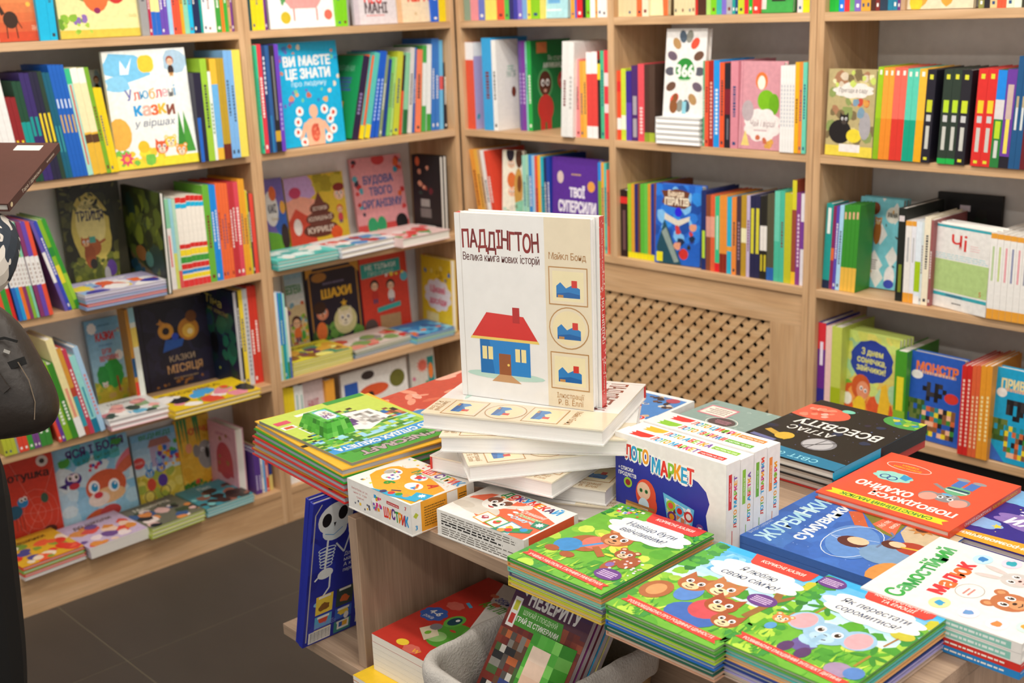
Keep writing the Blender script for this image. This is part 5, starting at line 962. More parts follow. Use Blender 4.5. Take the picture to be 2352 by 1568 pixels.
def a_cars(A): A.bg('e4e2de'); A.rect(0, 56, 100, 60, '2a4a9a'); A.ell(48, 74, 22, 7, 'd85a34', 18); A.ell(42, 69, 5, None, '26262a', 12); A.ell(84, 80, 12, 10, '6a6a2e', 14); A.rect(4, 62, 24, 88, '2a5ab0'); A.ell(40, 92, 10, 5, '3a3436', 12); A.text('МАШИНИ, ПОТЯГИ', 54, 46, 7, '4a5a8a', w=72); A.lines(20, 10, 80, 36, 6, '8a8a94')
def a_col(A): A.bg('cfcac2'); A.star(50, 82, 26, 'd86a5a', 12, .6); A.spots(20, 6, 10, 94, 70, (5, 11), ['2a9a94', 'e8a04a', '3a8a5a', 'c86a8a', '5a8ab0']); A.rect(70, 60, 96, 90, '1f8a8a'); A.ell(82, 74, 10, 9, 'e8803a', 14)
def a_dyv(A): A.bg('2a4ab8'); A.text('ЗЕМЛЯ', 50, 76, 8, 'd8c83a', w=52, bold=.04); A.text('ДИВ', 52, 34, 14, 'e0483a', w=60, bold=.06); A.rect(44, 14, 90, 22, '5ab83a'); A.spots(24, 6, 6, 94, 96, (3, 6), ['3a6ad0', 'd8a84a', '7ac0e0', '6a3a8a']); A.ell(42, 54, 13, None, 'e8c8c0', 16)
def a_boy(A): A.bg('157a3c'); A.rect(14, 86, 40, 98, 'd8804a'); A.text('Як стати', 62, 80, 6, 'd8e8dc', w=40); A.text('АФРИКАНЦЕМ', 60, 72, 6, 'e8f0ea', w=60, bold=.03); A.ell(34, 52, 19, 17, '5aa86a', 20); A.ell(34, 52, 16, 14, '5a2e20', 20); A.eye(28, 53, 4.4); A.eye(40, 53, 4.4); A.ell(34, 44, 4, 2, 'd8a090', 10); A.ell(34, 24, 20, 16, 'c8342e', 18); A.rect(20, 0, 32, 14, 'c8342e'); A.rect(36, 0, 48, 14, 'c8342e'); A.ell(82, 54, 16, 11, 'b8302a', 16); A.text('НОВЕ', 82, 54, 5, 'e8c8b8', w=20)
def a_kids(A): A.bg('ebe3cf'); A.head(40, 84, 16, 'e8b898', 'eec4a4', ''); A.ell(36, 96, 18, 9, '2a2430', 18); A.head(44, 52, 18, 'eab292', 'f0bea0', ''); A.ell(42, 66, 20, 9, 'd8703a', 18); A.ell(76, 92, 16, 12, '5a3424', 16); A.ell(74, 56, 20, 24, 'c8964a', 18); A.ell(78, 62, 10, 10, '7a4424', 14); A.poly([(60, 40), (96, 44), (96, 10), (64, 8)], '8ac8a8'); A.spots(8, 8, 6, 92, 40, (6, 12), ['d8d0c0', 'b8d4c0', '7a9a7a'])
def a_super(A): A.bg('5a2f94'); A.text('ТВОЇ', 54, 62, 10, 'eee8f2', w=32, bold=.06); A.text('СУПЕРСИЛИ', 54, 46, 12, 'eee8f2', w=80, bold=.06); A.rect(28, 28, 84, 34, 'b09060'); A.rect(40, 20, 80, 26, '9a7a6a'); A.lines(42, 80, 66, 84, 1, 'c8a070'); A.ell(84, 70, 8, 6, 'e8a04a', 14); A.ell(18, 78, 7, 7, 'd8c0b8', 14)
def a_fox(A): A.bg('eadcae'); A.poly([(0, 0), (22, 0), (30, 60), (10, 60)], 'e06a3a'); A.poly([(100, 0), (82, 0), (68, 60), (96, 60)], 'e06a3a'); A.ell(52, 70, 40, 24, 'e8783f', 20)
def a_grn(A): A.bg('3fa04a'); A.poly([(30, 60), (84, 60), (78, 18), (34, 20)], 'e8d82a'); A.ell(20, 40, 10, 10, 'e8b8a8', 14); A.rect(14, 4, 30, 26, 'd8d8d0'); A.rect(44, 12, 80, 20, '2a2a22')
def a_lb(A): A.bg('a8d8e0'); A.rect(24, 40, 70, 60, 'd8cf4a'); A.rect(24, 20, 70, 34, '6aa8d8'); A.lines(20, 8, 80, 14, 1, 'f0f4f4')
def a_366(A):
    A.bg('e9e6e2')
    for k in range(14):
        t = 2*math.pi*k/14; A.ell(50+36*math.cos(t), 52+40*math.sin(t), 13, 5, ['5a5a66', '6a4a3a', 'd8503a', '8a8a80', '4a5a6a', 'b08a5a', '6a5a6a'][k % 7], 12, math.degrees(t))
    A.ell(50, 54, 29, None, 'e9e6e2', 26); A.ell(50, 54, 23, None, '2a8a36', 26); A.text('366', 50, 53, 14, 'e8ece4', w=42, bold=.05); A.lines(34, 40, 66, 44, 1, 'c8e0c8'); A.ell(26, 12, 10, 8, '8a5430', 14); A.ell(30, 22, 6, 5, '8a5430', 12); A.rect(48, 4, 58, 18, '8ac8d8')
def a_tea(A): A.bg('d2949e'); A.line([(6, 0), (6, 100)], 1.6, 'c0808c'); A.ell(50, 78, 14, 10, 'e8783a', 18); A.ell(50, 76, 9, 8, 'f0ead8', 16); A.ell(62, 56, 20, 12, '7ab81e', 20); A.ell(80, 52, 12, 12, '6aa81a', 16); A.cloud(54, 28, 38, 17, 'ece4e0', 8); A.ell(20, 44, 14, 12, 'b8a8ac', 16); A.text('Чай і вірші', 56, 30, 7, '8a6a70', w=58, shear=.2); A.lines(36, 20, 74, 24, 1, 'c8a8ac'); A.poly([(6, 4), (26, 4), (16, 22)], 'e8cf7a'); A.spots(8, 30, 4, 80, 14, (4, 7), ['c86a4a', 'e8d8b0', 'd8a04a'])
def a_pir(A):
    A.bg('1f5ec0'); A.spots(30, 0, 30, 100, 100, (6, 14), ['2a78d8', '2f8ae0', '1a4aa0', '7ab8e8']); A.blob(44, 84, 32, 13, '6a3a28'); A.text('Банда', 44, 89, 7, 'e8d4b8', w=34, bold=.05); A.text('ПІРАТІВ', 46, 79, 9, 'ece0c8', w=52, bold=.06); A.ell(50, 66, 8, 6, '2a1fd8', 16); A.poly([(20, 64), (50, 56), (76, 62), (74, 56), (50, 48), (20, 56)], 'd8cfc0'); A.poly([(4, 20), (20, 56), (60, 0), (10, 0)], '1f4a5a'); A.poly([(14, 40), (24, 46), (54, 4), (44, 2)], '8a9a94'); A.spots(12, 44, 10, 86, 50, (4, 8), ['c83a3a', '1a2a4a', 'e09a7a', '2a3a8a', '26262e']); A.ell(64, 14, 10, 7, 'c82f2a', 14); A.rect(4, 2, 18, 14, 'e8dc1e')
def a_zoo(A): A.bg('b8a878'); A.spots(30, 0, 10, 100, 100, (6, 14), ['c8b888', '8a9a5a', 'd8c88a', 'a87a5a', '7a6a4a']); A.cloud(54, 76, 38, 8, 'e8e2da', 9); A.text('Пригоди в саду', 54, 76, 5, '4a3a3a', w=60, shear=.1); A.ell(30, 28, 24, 14, '1f1c1e', 20); A.head(38, 42, 10, '26221f', '4a4440', 'tip'); A.rect(0, 0, 100, 12, 'e8d04a'); A.ell(60, 24, 16, 8, 'e8d23a', 14); A.ell(82, 36, 12, 16, 'a8a4a8', 16); A.rect(30, 5, 74, 14, 'ece4e0'); A.spots(12, 10, 82, 96, 98, (4, 8), ['e8e0b0', 'c8d86a', 'd8c8b0']); A.spots(8, 40, 50, 96, 66, (4, 8), ['c84a3a', '7a9ab0', 'd89a4a'])
def a_anim(A):
    A.bg('7ac8d4')
    for i in range(4):
        for j in range(5):
            if (i+j) % 2 == 0: A.poly([(i*30-5, j*24), (i*30+10, j*24+12), (i*30-5, j*24+24), (i*30-20, j*24+12)], 'e6e4e0')
    A.poly([(44, 10), (66, 26), (44, 42), (22, 26)], 'ece8e4'); A.lines(34, 20, 54, 32, 5, '7a6a6a'); A.ell(36, 88, 12, 7, '8a4a2e', 14); A.ell(46, 62, 9, 14, 'a8682e', 16); A.head(46, 74, 8, 'b8742e', 'e0c088'); A.ell(78, 82, 16, 9, 'e0dcd0', 16); A.text('РАМА', 78, 82, 5, '2a2a2e', w=22, bold=.05); A.ell(84, 14, 12, 12, 'ece8e8', 16); A.ell(84, 6, 12, 5, '3a4ab0', 14); A.spots(10, 6, 6, 94, 94, (3, 5), ['3a5a5a', '4a4a4a', 'd8a04a'], 'leaf')
def a_chi(A): A.bg('ebe9e5'); A.rect(0, 96, 100, 99, '3aa8b4'); A.rect(0, 20, 100, 58, 'b4d088'); A.text('Чі', 46, 80, 18, 'd8342f', w=26, bold=.02); A.lines(0, 59, 100, 66, 3, '9ad4dc', .3, .05); A.rect(0, 14, 100, 18, '3aa8b4'); A.lines(28, 14.6, 66, 17.4, 1, '4a4a7a', .6); A.text('5', 88, 25, 6, 'c83a30'); A.lines(40, 6, 60, 9, 1, '4a4a4a'); A.lines(66, 72, 84, 80, 3, 'e8c0c0', .35)
def a_dark(A): A.bg('1e1c1e'); A.spots(10, 0, 10, 100, 90, (6, 12), ['26221f', '2a2628', '1f2a22']); A.text('Темні казки', 46, 64, 12, 'c83a26', w=64, bold=.03); A.rect(36, 82, 52, 88, 'd8c8d0'); A.ell(70, 44, 6, 8, '8a8a2a', 12)
def a_sun(A): A.grad(0, 100, 'e8a84a', 'cfe07a', 6); A.spots(24, 0, 0, 100, 34, (8, 16), ['e07a3a', 'd8582e', 'e89a4a', '7ab03a']); A.spots(20, 0, 30, 100, 100, (8, 14), ['d8dc6a', 'c8d878', 'a8d0a0', 'e8e070']); A.ell(52, 70, 38, 22, '2a3f9a', 26, wob=.08, k=10); A.text('З днем', 52, 80, 7, 'e0dc7a', w=40, bold=.03); A.text('сонечка,', 52, 71, 7, 'e0dc7a', w=54, bold=.03); A.text('зайчики!', 52, 62, 7, 'e0dc7a', w=54, bold=.03); A.ell(36, 40, 18, 14, 'c8582a', 18); A.ell(40, 37, 12, 10, 'e0906a', 16); A.eye(37, 39, 3); A.eye(45, 37, 3); A.ell(36, 18, 12, 12, 'e8c02e', 16); A.poly([(70, 10), (74, 46), (82, 50), (92, 30), (90, 6)], 'e8b82e'); A.ell(12, 24, 9, 7, 'ece8e0', 16); A.ell(66, 8, 12, 7, 'ece8e0', 16)
def a_blk(A, c, t1, c1):
    A.bg(c); A.rect(0, 0, 100, 3, c); A.text(t1, 52, 84, 10, c1, w=76, bold=.06); A.lines(24, 76, 90, 80, 1, 'e0b090', .8); A.ell(16, 74, 11, 5, 'ece8e4', 16)
    A.pixels(0, 22, 34, 46, 5, 4, ['3a5a26', '4a6a2e', '6a7a3a'], .9); A.pixels(30, 6, 92, 40, 8, 6, ['d86a3a', '3f8a3a', 'e8d02e', 'efb898', '2a8a8a', '8a5a3a', '26262a'], .8); A.pixels(28, 46, 80, 68, 7, 4, ['262426', '3a3638', '1f1c1e'], .75); A.ell(82, 54, 13, 6, 'd83a30', 16); A.poly([(0, 0), (34, 0), (0, 20)], '3a6ac0')
# ================================================================== spine-out books, row by row (crop coordinates of the photo)
def cov(f, w, h): A = Art(w/h, 7); f(A); return A
WB = [(.34, .64, 'f1efec')]; YB = [(0, .12, 'ye')]; TXT = lambda c, a=.3, b=.7: [(a+k*.045, a+k*.045+.03, c, .3, .7) for k in range(int((b-a)/.045))]
# left bay
spines('L1', 1, C1, (345, 333), (1860, 255), 345, [(425, 0, 'cy'), (481, 0, 'cy'), (1140, 0, None), (1200, 0, 'gy'), (1222, 0, 'cr')]+rp(2, 1222, 1292, 0, 'py', [(0, .3, 'bl')])+rp(2, 1292, 1352, 0, 'vi')+[(1387, 0, 'pb')]+rp(2, 1387, 1450, 0, 'ro')
       +[(1475, 0, 'go'), (1512, 0, 'mi'), (1545, 0, 'cy')]+rp(2, 1545, 1600, 0, 'na')+[(1620, 0, 'te')]+rp(3, 1620, 1720, 0, 'wh')+[(1762, 0, 'gr'), (1786, 0, 'o'), (1816, 0, '3aa63a'), (1838, 0, 'ta'), (1855, 0, 'pu')])
L = [(.35, .62, 'ye', .25, .75)]
spines('L1', 2, C1, (0, 1440), (940, 1360), 60, rp(3, 60, 200, 565, 'wh', [(.2, .3, 'go'), (.1, .14, 'na')])+rp(2, 200, 280, 765, 'dr', [(.1, .5, 'ye', .3, .7)])+rp(2, 280, 348, 640, 'dg', [(.35, .6, 'te')])+rp(2, 348, 422, 575, '3a2a6a', [(.42, .6, 'te', .2, .8)])
       +rp(2, 422, 487, 565, '26243e', L)+[(521, 560, '2a4030', L)]+rp(2, 521, 576, 570, '15607a', [(.25, .5, '3a9aa0', .3, .7)])+rp(4, 576, 695, 510, '1d62c0', [(.4, .56, 'd8b040', .3, .7), (.62, .7, 'd8e4f4', .3, .7)])
       +[(736, 540, 'a8e0d0', [(.1, .85, 'd85a4a', .35, .65), (.86, 1, '3ac08a')])]+rp(2, 736, 842, 535, 'f3e8b8', [(0, .4, 'e8b83a'), (.3, .38, '5a3a22'), (.86, 1, 'f6f4ea')])+[(876, 530, '7ab02e')]+rp(2, 876, 940, 690, 'f2d21e'), lean=6)
spines('L1', 2, C1, (1545, 1268), (1952, 1225), 1580, [(1640, 570, '26243a', [(0, .5, '2467c6', .55, 1)]), (1690, 460, '9cc83a'), (1713, 560, 'e8eee6', TXT('4a8a4a')), (1762, 460, 'e8b83a', [(.12, .75, '6ab0e4')]), (1792, 455, 'b8982e', [(0, .15, '6a2a1e')]), (1822, 455, 'b8982e', [(0, .15, '6a2a1e')]),
       (1856, 395, '7ab0e4'), (1890, 395, '7ab0e4'), (1952, 390, 'ead65a')])
cc = ['ro', '3a9a3a', 'r', None, '2a6ac0', '2a9ad8', 'o', '8a3a6a', '8ab83a', '86cdb0', None, '8a3a6a', '6a4bb0', 'ro']; xs = [75, 122, 152, 168, 200, 232, 262, 292, 318, 340, 347, 382, 420, 455]
spines('L1', 3, C2, (0, 1350), (450, 1255), 20, [(x, 478, c, WB+TXT('b8a8a0', .36, .62)) for x, c in zip(xs, cc)], lean=7)
spines('L1', 3, C2, (540, 1228), (685, 1205), 552, [(582, 475, '6a5ab0', [(.32, .66, 'f1efec')]), (612, 475, '3a4ab8'), (650, 465, '8ab82e', [(.3, .5, 'e8d83a'), (.6, .7, '2f8a3a')]), (685, 455, '3a9a34', [(.1, .4, '9ac83a')])], lean=14)
MB1 = [(.0, .08, 'e03a3a'), (.09, .14, 'ye'), (.15, .19, '2a8ad0'), (.20, .26, 'r'), (.27, .34, '3f9a3c'), (.35, .42, 'ye'), (.43, .48, 'r'), (.88, .93, 'cy'), (.94, 1, 'r')]
spines('L1', 3, C2, (1455, 1050), (2190, 905), 1458, [(1500, 285, 'f1ece6', [(.68, 1, '8fd0a8'), (.25, .6, 'e06a6a', .35, .65)]), (1528, 285, '9ad4e0', [(0, .4, 'd8dc6a')]), (1555, 290, 'b8dcc0', [(0, .2, 'e05a5a')])]+rp(2, 1555, 1645, 270, 'f3ece0', MB1)+rp(4, 1645, 1785, 250, 'f3ece0', MB1)
       +[(1840, 165, '6ab03a')]+rp(2, 1840, 1893, 165, '1f8ae0')+rp(4, 1893, 1990, 150, 'ea6a3a')+rp(2, 1990, 2040, 140, 'c0343c')+[(2078, 140, 'd84a5a')]+rp(2, 2078, 2130, 115, 'e8a22e')+[(2145, 210, 'd8c83a'), (2160, 230, '3a3a3a'), (2192, 240, 'e0483a')])
spines('L1', 4, C3, (60, 1450), (870, 1240), 45, rp(3, 45, 150, 900, 'b8bf3a')+[(166, 900, 'gy')]+rp(2, 166, 247, 880, 'e04a34')+[(290, 860, '3f9a3c')]+rp(2, 290, 345, 850, '7a4a8a')+rp(2, 345, 440, 840, '3f8a3a', TXT('eef2e6', .2, .6))+[(475, 0, None)], lean=6)
spines('L1', 4, C3, (60, 1450), (870, 1240), 490, [(517, 760, 'e8503a'), (547, 760, '6a3f9a'), (600, 690, '8ab82e', TXT('eef2e6', .2, .5)), (650, 700, '3f8a2e', TXT('eef2e6', .25, .55)), (708, 500, 'f0e2a8', [(.0, .2, 'f4f2ee'), (.2, .5, 'e89a80', .3, .7)]),
       (745, 570, 'b84a34', [(.1, .45, '3aa0b0'), (.55, 1, 'd89a3a')]), (780, 580, 'c8405a', TXT('f4e4e4', .2, .8)), (830, 635, '9adcd8', [(.0, .18, '1f7a9a'), (.2, .6, '3a9ab0', .35, .65)]), (872, 560, 'a8cdea', TXT('d88a8a', .2, .7))], lean=11)
spines('L1', 4, C3, (1100, 912), (1195, 897), 1122, [(1150, 255, 'c8903a', [(.1, .25, 'd8402e'), (.3, .5, '2a5a8a')], dict(w=.05)), (1196, 238, 'e4ece6', [(.6, .8, 'f0d86a'), (.85, 1, '9ad0e0')], dict(w=.05))], lean=2)
spines('L1', 4, C3, (2015, 870), (2190, 845), 2008, [(2032, 105, '16203a', [(0, 1, 'b8b8bc')], dict(back=cov(a_night, .2, .27), w=.2, label='night sky book shown from its side beside the red spines')), (2050, 95, '2a2a2e'), (2083, 88, 'e8cf3a'), (2122, 78, 'c8ccd0', TXT('8a8a92', .1, .9)), (2156, 56, 'cf3a2c'), (2193, 52, 'cf3a2c')])
spines('L1', 5, C4, (1980, 592), (2112, 548), 1982, rp(2, 1982, 2030, 265, '5a3a8a', TXT('d8d0e8', .1, .5))+[(2046, 265, 'e8e6e2'), (2064, 265, '5aa0d8'), (2085, 265, 'd8483a'), (2112, 262, 'd8c070', [(.4, 1, '2a3a7a')])])
# corner bay, left
spines('L2', 1, C5, (140, 300), (2070, 205), 130, [(190, 0, '1f4a4e')]+rp(3, 190, 315, 0, 'ead21e')+[(338, 0, 'pu'), (1012, 0, None)]+rp(2, 1012, 1120, 0, '7ac81e')+[(1135, 0, 'gy'), (1935, 0, None), (2000, 0, '1f62d0'), (2068, 0, 'e8d01e')])
spines('L2', 2, C5, (250, 1465), (470, 1425), 250, [(272, 430, '2ab88a'), (312, 420, 'd83a4a'), (345, 430, '1f3a6a', TXT('e0e4ec', .55, .95)), (382, 430, '2a5a94', [(0, .35, '2a7ab0', .5, 1)]), (432, 430, '26262a', [(.1, .2, 'c8a030'), (.3, .9, '7a7a7a', .3, .6)]), (470, 420, '6a3fb8', TXT('a8a0d0', .2, .5))])
spines('L2', 2, C5, (1115, 1330), (2050, 1215), 1110, [(1180, 535, '1f9a5a', [(0, 1, '2c1f3e')]+TXT('8a7aa8', .3, .6), dict(back=cov(a_green, .19, .26), w=.19, label='green animal book leaning beside the cyan anatomy book')), (1232, 525, 'ea6a3a', [(0, .16, 'e8d21e'), (.16, 1, '3ab0a8', .5, 1)]), (1290, 500, '5ac0b4', [(0, .16, 'e8d21e')]), (1330, 485, '1f5cc8', TXT('b8d0f4', .2, .7)), (1370, 485, '1f5cc8', TXT('b8d0f4', .2, .7)), (1402, 520, '8a9a70'), (1440, 560, '1f3f8a'), (1472, 545, '7ac86a'), (1502, 540, 'a8d47a'), (1562, 490, 'c0c83a'), (1592, 520, 'e0583a', [(.55, 1, '262626')]), (1642, 500, '8ac8a0', [(.0, .3, '2a6a3a')]), (1688, 450, 'd8d4d0'), (1714, 450, '3a6ab0'), (1775, 470, 'f0805a'), (1820, 430, '4aa84a', [(.3, .8, 'e8ece8')]), (1870, 420, 'e8ecea', [(.0, .2, '3f9a3c')]), (1910, 365, '3a7ac8'), (1950, 365, '3a7ac8'), (1992, 380, '6ab8e4', [(.45, .6, 'd85a5a')]), (2030, 590, '2c2a34')], lean=(-15, -2))
spines('L2', 4, C7, (215, 1365), (325, 1340), 203, [(228, 490, 'd8e8ee', [(0, .2, 'b8d8e0')]), (246, 485, '3a86d0', [(.0, .4, 'a8c86a')]), (264, 490, '1f9aa0'), (280, 485, '2a7ac8', [(0, .4, '2aa8b0')]), (300, 500, '9ad8d0', [(0, .2, '3a8a4a')]), (322, 640, 'e0dcd0', [(0, .3, '4a6ab0')])], wd=.15)
spines('L2', 5, C0, (670, 1112), (715, 1097), 669, rp(3, 669, 693, 890, 'ead02a', [(0, .1, 'f1efec')])+rp(2, 693, 713, 885, 'e8ece8', [(.2, .9, '4a9a8a', .3, .5)]))
spines('L2', 5, C0, (670, 1112), (715, 1097), 763, [(783, 872, 'e8a23a', [(.3, .4, 'b86a3a'), (.6, .7, 'b86a3a')])])
# right of the corner
spines('R1', 1, C8, (120, 155), (1175, 130), 128, [(175, 0, '8aa08a'), (232, 0, 'e8929a'), (278, 0, '6a78c8')]+rp(2, 278, 362, 0, 'f0e06a')+[(418, 0, 'ea5a3a'), (450, 0, '5ac04a'), (482, 0, '2a2a6a'), (512, 0, '3a3aa0'), (545, 0, '7a6ac8'), (580, 0, '7aa8d8'), (606, 0, 'f0d83a'), (672, 0, '8ac81e'), (698, 0, 'f0d86a'), (892, 0, None), (920, 0, 'f0a23a'), (934, 0, 'bl'),
       (975, 0, 'e0202a'), (1000, 0, 'bk'), (1030, 0, '7ac81e'), (1066, 0, 'f1efec'), (1082, 0, 'f0a23a')]+rp(3, 1082, 1178, 0, 'f1efec'))
lil = Art(.65, 2); lil.bg('b4a8d4'); lil.ell(60, 40, 24, 30, 'd8923a', 18); lil.ell(66, 46, 18, 24, 'b4a8d4', 18); lil.ell(40, 78, 12, None, '3a3448', 12); lil.rect(0, 84, 100, 100, 'f0eeee'); lil.spots(8, 4, 4, 90, 20, (4, 7), ['4a9ab0', '8a6ab0'])
wht = Art(.7, 3); wht.bg('ece9e4'); wht.text('МАГІЯ', 66, 62, 7, '3a8a6a', w=40); wht.ell(76, 42, 10, 6, '7a3a2a', 14); wht.lines(50, 66, 80, 72, 2, '7ab89a')
spines('R1', 2, C8, (50, 932), (250, 914), 38, [(92, 305, 'e0553a', [(.8, 1, 'f0eeee')], dict(art=lil, w=.15)), (150, 0, None), (216, 235, '3aa4de', (), dict(h=.30)), (246, 290, 'f0eeea', (), dict(art=wht, w=.10))])
spines('R1', 2, C8, (362, 908), (545, 902), 352, [(366, 285, '2a4ab8', (), dict(art=cov(a_dyv, .15, .25), w=.15, label='blue book with red title, second shelf of narrow corner bay'))])
spines('R1', 2, C8, (545, 942), (640, 940), 553, [(572, 295, '6a4a9a', TXT('b8a8d4')), (600, 295, '7a3a9a', TXT('c8a8d8')), (612, 300, '8ad0c0'), (642, 295, '2aa84a', (), dict(art=cov(a_boy, .2, .25), w=.2, label='green book with a boy in red, second shelf of narrow corner bay'))])
spines('R1', 2, C8, (845, 985), (1195, 1000), 842, [(885, 300, 'e4e2de'), (926, 305, 'e8e6e2', TXT('b8b4b0'))], lean=-3)
spines('R1', 2, C8, (845, 985), (1195, 1000), 955, [(988, 425, 'f08a8a'), (1012, 440, 'e8a23a'), (1036, 440, 'f0b04a'), (1076, 375, 'e0463f', [(.75, 1, 'f3efec'), (0, .14, 'f3efec')]), (1115, 372, 'e0463f', [(.75, 1, 'f3efec'), (0, .14, 'f3efec')]), (1136, 430, '2a2826', [(.75, .95, 'e8cf2e')]), (1162, 365, '4ab88a'), (1194, 362, 'e03a48', [(.3, .4, 'f0d8d8'), (.6, .75, 'f0d8d8')])])
spines('R1', 3, C8, (150, 1662), (1190, 1828), 270, [(300, 1075, 'e89a3a'), (325, 1075, 'e8b04a'), (345, 1075, 'c8a07a'), (372, 1080, 'ece8e4'), (402, 1085, 'e04a34')], lean=9)
spines('R1', 3, C8, (150, 1662), (1190, 1828), 580, [(606, 1120, '9ad4c0'), (625, 1115, 'a8d8b8'), (648, 1115, '3a8ad0'), (668, 1120, '9cc8e6'), (690, 1125, 'e8583a'), (710, 1120, 'f0b43a'), (732, 1130, '2ab0c0'), (752, 1135, '1f2f5e'), (775, 1130, '1f3fa0')])
spines('R1', 3, C8, (150, 1662), (1190, 1828), 1118, [(1140, 1170, '2a8ae0', [(.3, .8, '7ab03a')]), (1160, 1170, 'f0a83a'), (1178, 1175, '5ac8b8'), (1196, 1225, 'ee6a4a')])
# above the lattice
B4 = 'd9c79a'
spines('R2', 1, C9, (100, 160), (1985, 120), 106, rp(4, 106, 282, 0, B4)+[(334, 0, 'ea6a3a'), (394, 0, 'e8dcc0'), (640, 0, None)]+rp(6, 640, 842, 0, 'dcd0a4')+[(868, 0, 'c8302a'), (950, 0, 'ece8e4', [(0, .28, '4a2a1e')]), (992, 0, 'a8d46a'), (1047, 0, '7ac81e'), (1096, 0, '3ab0a0'), (1140, 0, '7a6ac8'), (1196, 0, 'a8a8b0'), (1226, 0, '1f9a94'), (1252, 0, '1f3f7a'), (1312, 0, 'c0cf2e'),
       (1354, 0, 'd82a34'), (1392, 0, '2aa82e'), (1456, 0, 'e03a30'), (1822, 0, None), (1874, 0, 'd8d6d2'), (1942, 0, 'f0dc1e'), (1984, 0, '2a2fa8')])
spines('R2', 2, C9, (130, 1320), (1960, 1460), 130, [(168, 670, 'e8502e', [(.15, .32, 'f1ece6'), (.7, .85, 'd8302c')]), (213, 650, 'c8d83a', [(.15, .35, 'eef0d8')]), (265, 675, '3a2a8a', [(0, .55, '5a3fb0')]), (325, 622, '4a2a6a', [(.05, .3, 'a8a0a8', .2, .8), (.35, .6, 'a8a0a8', .2, .8)]), (385, 605, 'e0505a', TXT('f4d4d0', .1, .5)), (428, 612, '4a302a', [(0, .12, '8aa030')]), (484, 612, '4e3a30', [(0, .12, 'a8b83a')])])
spines('R2', 2, C9, (130, 1320), (1960, 1460), 966, [(983, 575, '5aa87a'), (1020, 578, 'e8583a'), (1066, 580, 'a8241e', TXT('e8b0a0', .1, .8)), (1122, 572, '1f96e4', TXT('d8ecf8', .15, .7)), (1168, 592, 'e85a30'), (1225, 600, '24202a', [(.4, .7, '7a1f2e'), (.1, .35, '6a6a74', .3, .6)]), (1296, 580, 'd88a98')])
spines('R2', 2, C9, (130, 1320), (1960, 1460), 1712, rp(5, 1712, 1848, 622, 'edebe8', TXT('b8b8c0', .3, .8))+[(1888, 590, 'e8b01e'), (1920, 590, 'ea8a3a'), (1958, 590, '6accb0')])
spines('R2', 3, C11, (150, 885), (1830, 1165), 150, [(215, 295, '2a1a1c', [(.8, .9, 'd8302c'), (.1, .7, '6a4a4a', .3, .7)])]+[(x, 242, c, [(0, .08, 'e8dc1e')]) for x, c in ((245, '9cc82e'), (275, 'e0a030'), (305, '2a2a6a'), (327, '7a4a34'), (360, '5ab83a'), (392, '6ac04a'), (420, 'd8982e'), (450, '1f3a94'), (480, '8a4a2e'))])
spines('R2', 3, C11, (150, 885), (1830, 1165), 902, [(945, 305, '1f2f6a', [(.15, .5, 'b8d83a', .2, .8)]), (985, 345, '8a4a30', [(.45, .72, 'd89a8a')]), (1025, 345, 'e0603a', [(.45, .72, 'e8a08a')]), (1066, 358, '3ac08a', [(0, .12, 'e0202a'), (.3, .75, 'b8e8d0', .3, .7)]), (1100, 350, 'e8923a', [(0, .25, '8a2a1e')]), (1132, 350, 'e8923a', [(0, .25, '8a2a1e')]), (1174, 365, '2ab0d0', [(.3, .36, 'e8a23a')]), (1216, 365, 'ea8a3a'),
       (1258, 358, '4a3440', TXT('9a7a8a', .2, .7)), (1306, 350, 'b8922e', [(.42, .6, 'ece6b8')]), (1336, 352, 'c4b4d4'), (1380, 352, '26264a', [(.3, .85, 'd8cf3a', .2, .8)]), (1426, 352, '26264a', [(.3, .85, 'd8cf3a', .2, .8)]), (1456, 358, '262420', [(.35, .65, 'e8e4dc'), (.1, .3, 'c8b82e', .2, .8)]), (1488, 358, '262420', [(.35, .65, 'e8e4dc'), (.1, .3, 'c8b82e', .2, .8)]), (1520, 335, '55523e', [(0, .15, '2a62b0')]), (1552, 330, '55523e', [(0, .15, '2a62b0')]),
       (1600, 310, '4ab89a', [(.45, 1, '6acbb0')]), (1642, 308, '4ab89a'), (1706, 328, 'c0bf2a'), (1745, 212, '9a4a34', [(0, .12, 'f0c02e'), (.72, 1, 'd8d02e')]), (1786, 325, '8a3f8a', TXT('e0c8e0', .2, .8)), (1828, 335, 'e8e4ec', [(.4, .7, '7a3f9a')])])
# far right bay
spines('R3', 1, C10, (130, 98), (1837, 75), 133, rp(2, 133, 215, 0, '24322a', [(0, .16, '1fb03a')])+[(260, 0, '1f7ae0'), (305, 0, 'd8303a'), (346, 0, '5ab06a'), (402, 0, '7a62b8')]+rp(2, 402, 484, 0, 'd8a23a')+[(526, 0, '4a2a24'), (562, 0, '7a2a26'), (630, 0, '2a3a4e'), (672, 0, '1f7a9a'), (712, 0, '1f7a9a'), (738, 0, '6a2f7a'), (776, 0, 'b89878'), (1402, 0, None), (1450, 0, '8a8a4a'), (1500, 0, '262228'), (1560, 0, 'd8c08a'), (1600, 0, 'e8583a'), (1640, 0, 'e8583a'), (1704, 0, 'd4e4c8'), (1770, 0, 'dce8d4'), (1840, 0, '3a3a2e')])
TP1 = [(.92, .97, 'f3ece0', .3, .7)]; M5 = lambda c: [(.55, .68, c, .2, .8), (.45, .52, 'c8c8c8', .25, .75), (.15, .4, 'c8c8c0', .3, .7), (.9, .95, 'd8d83a', .3, .7), (.03, .06, 'd8d83a', .3, .7)]
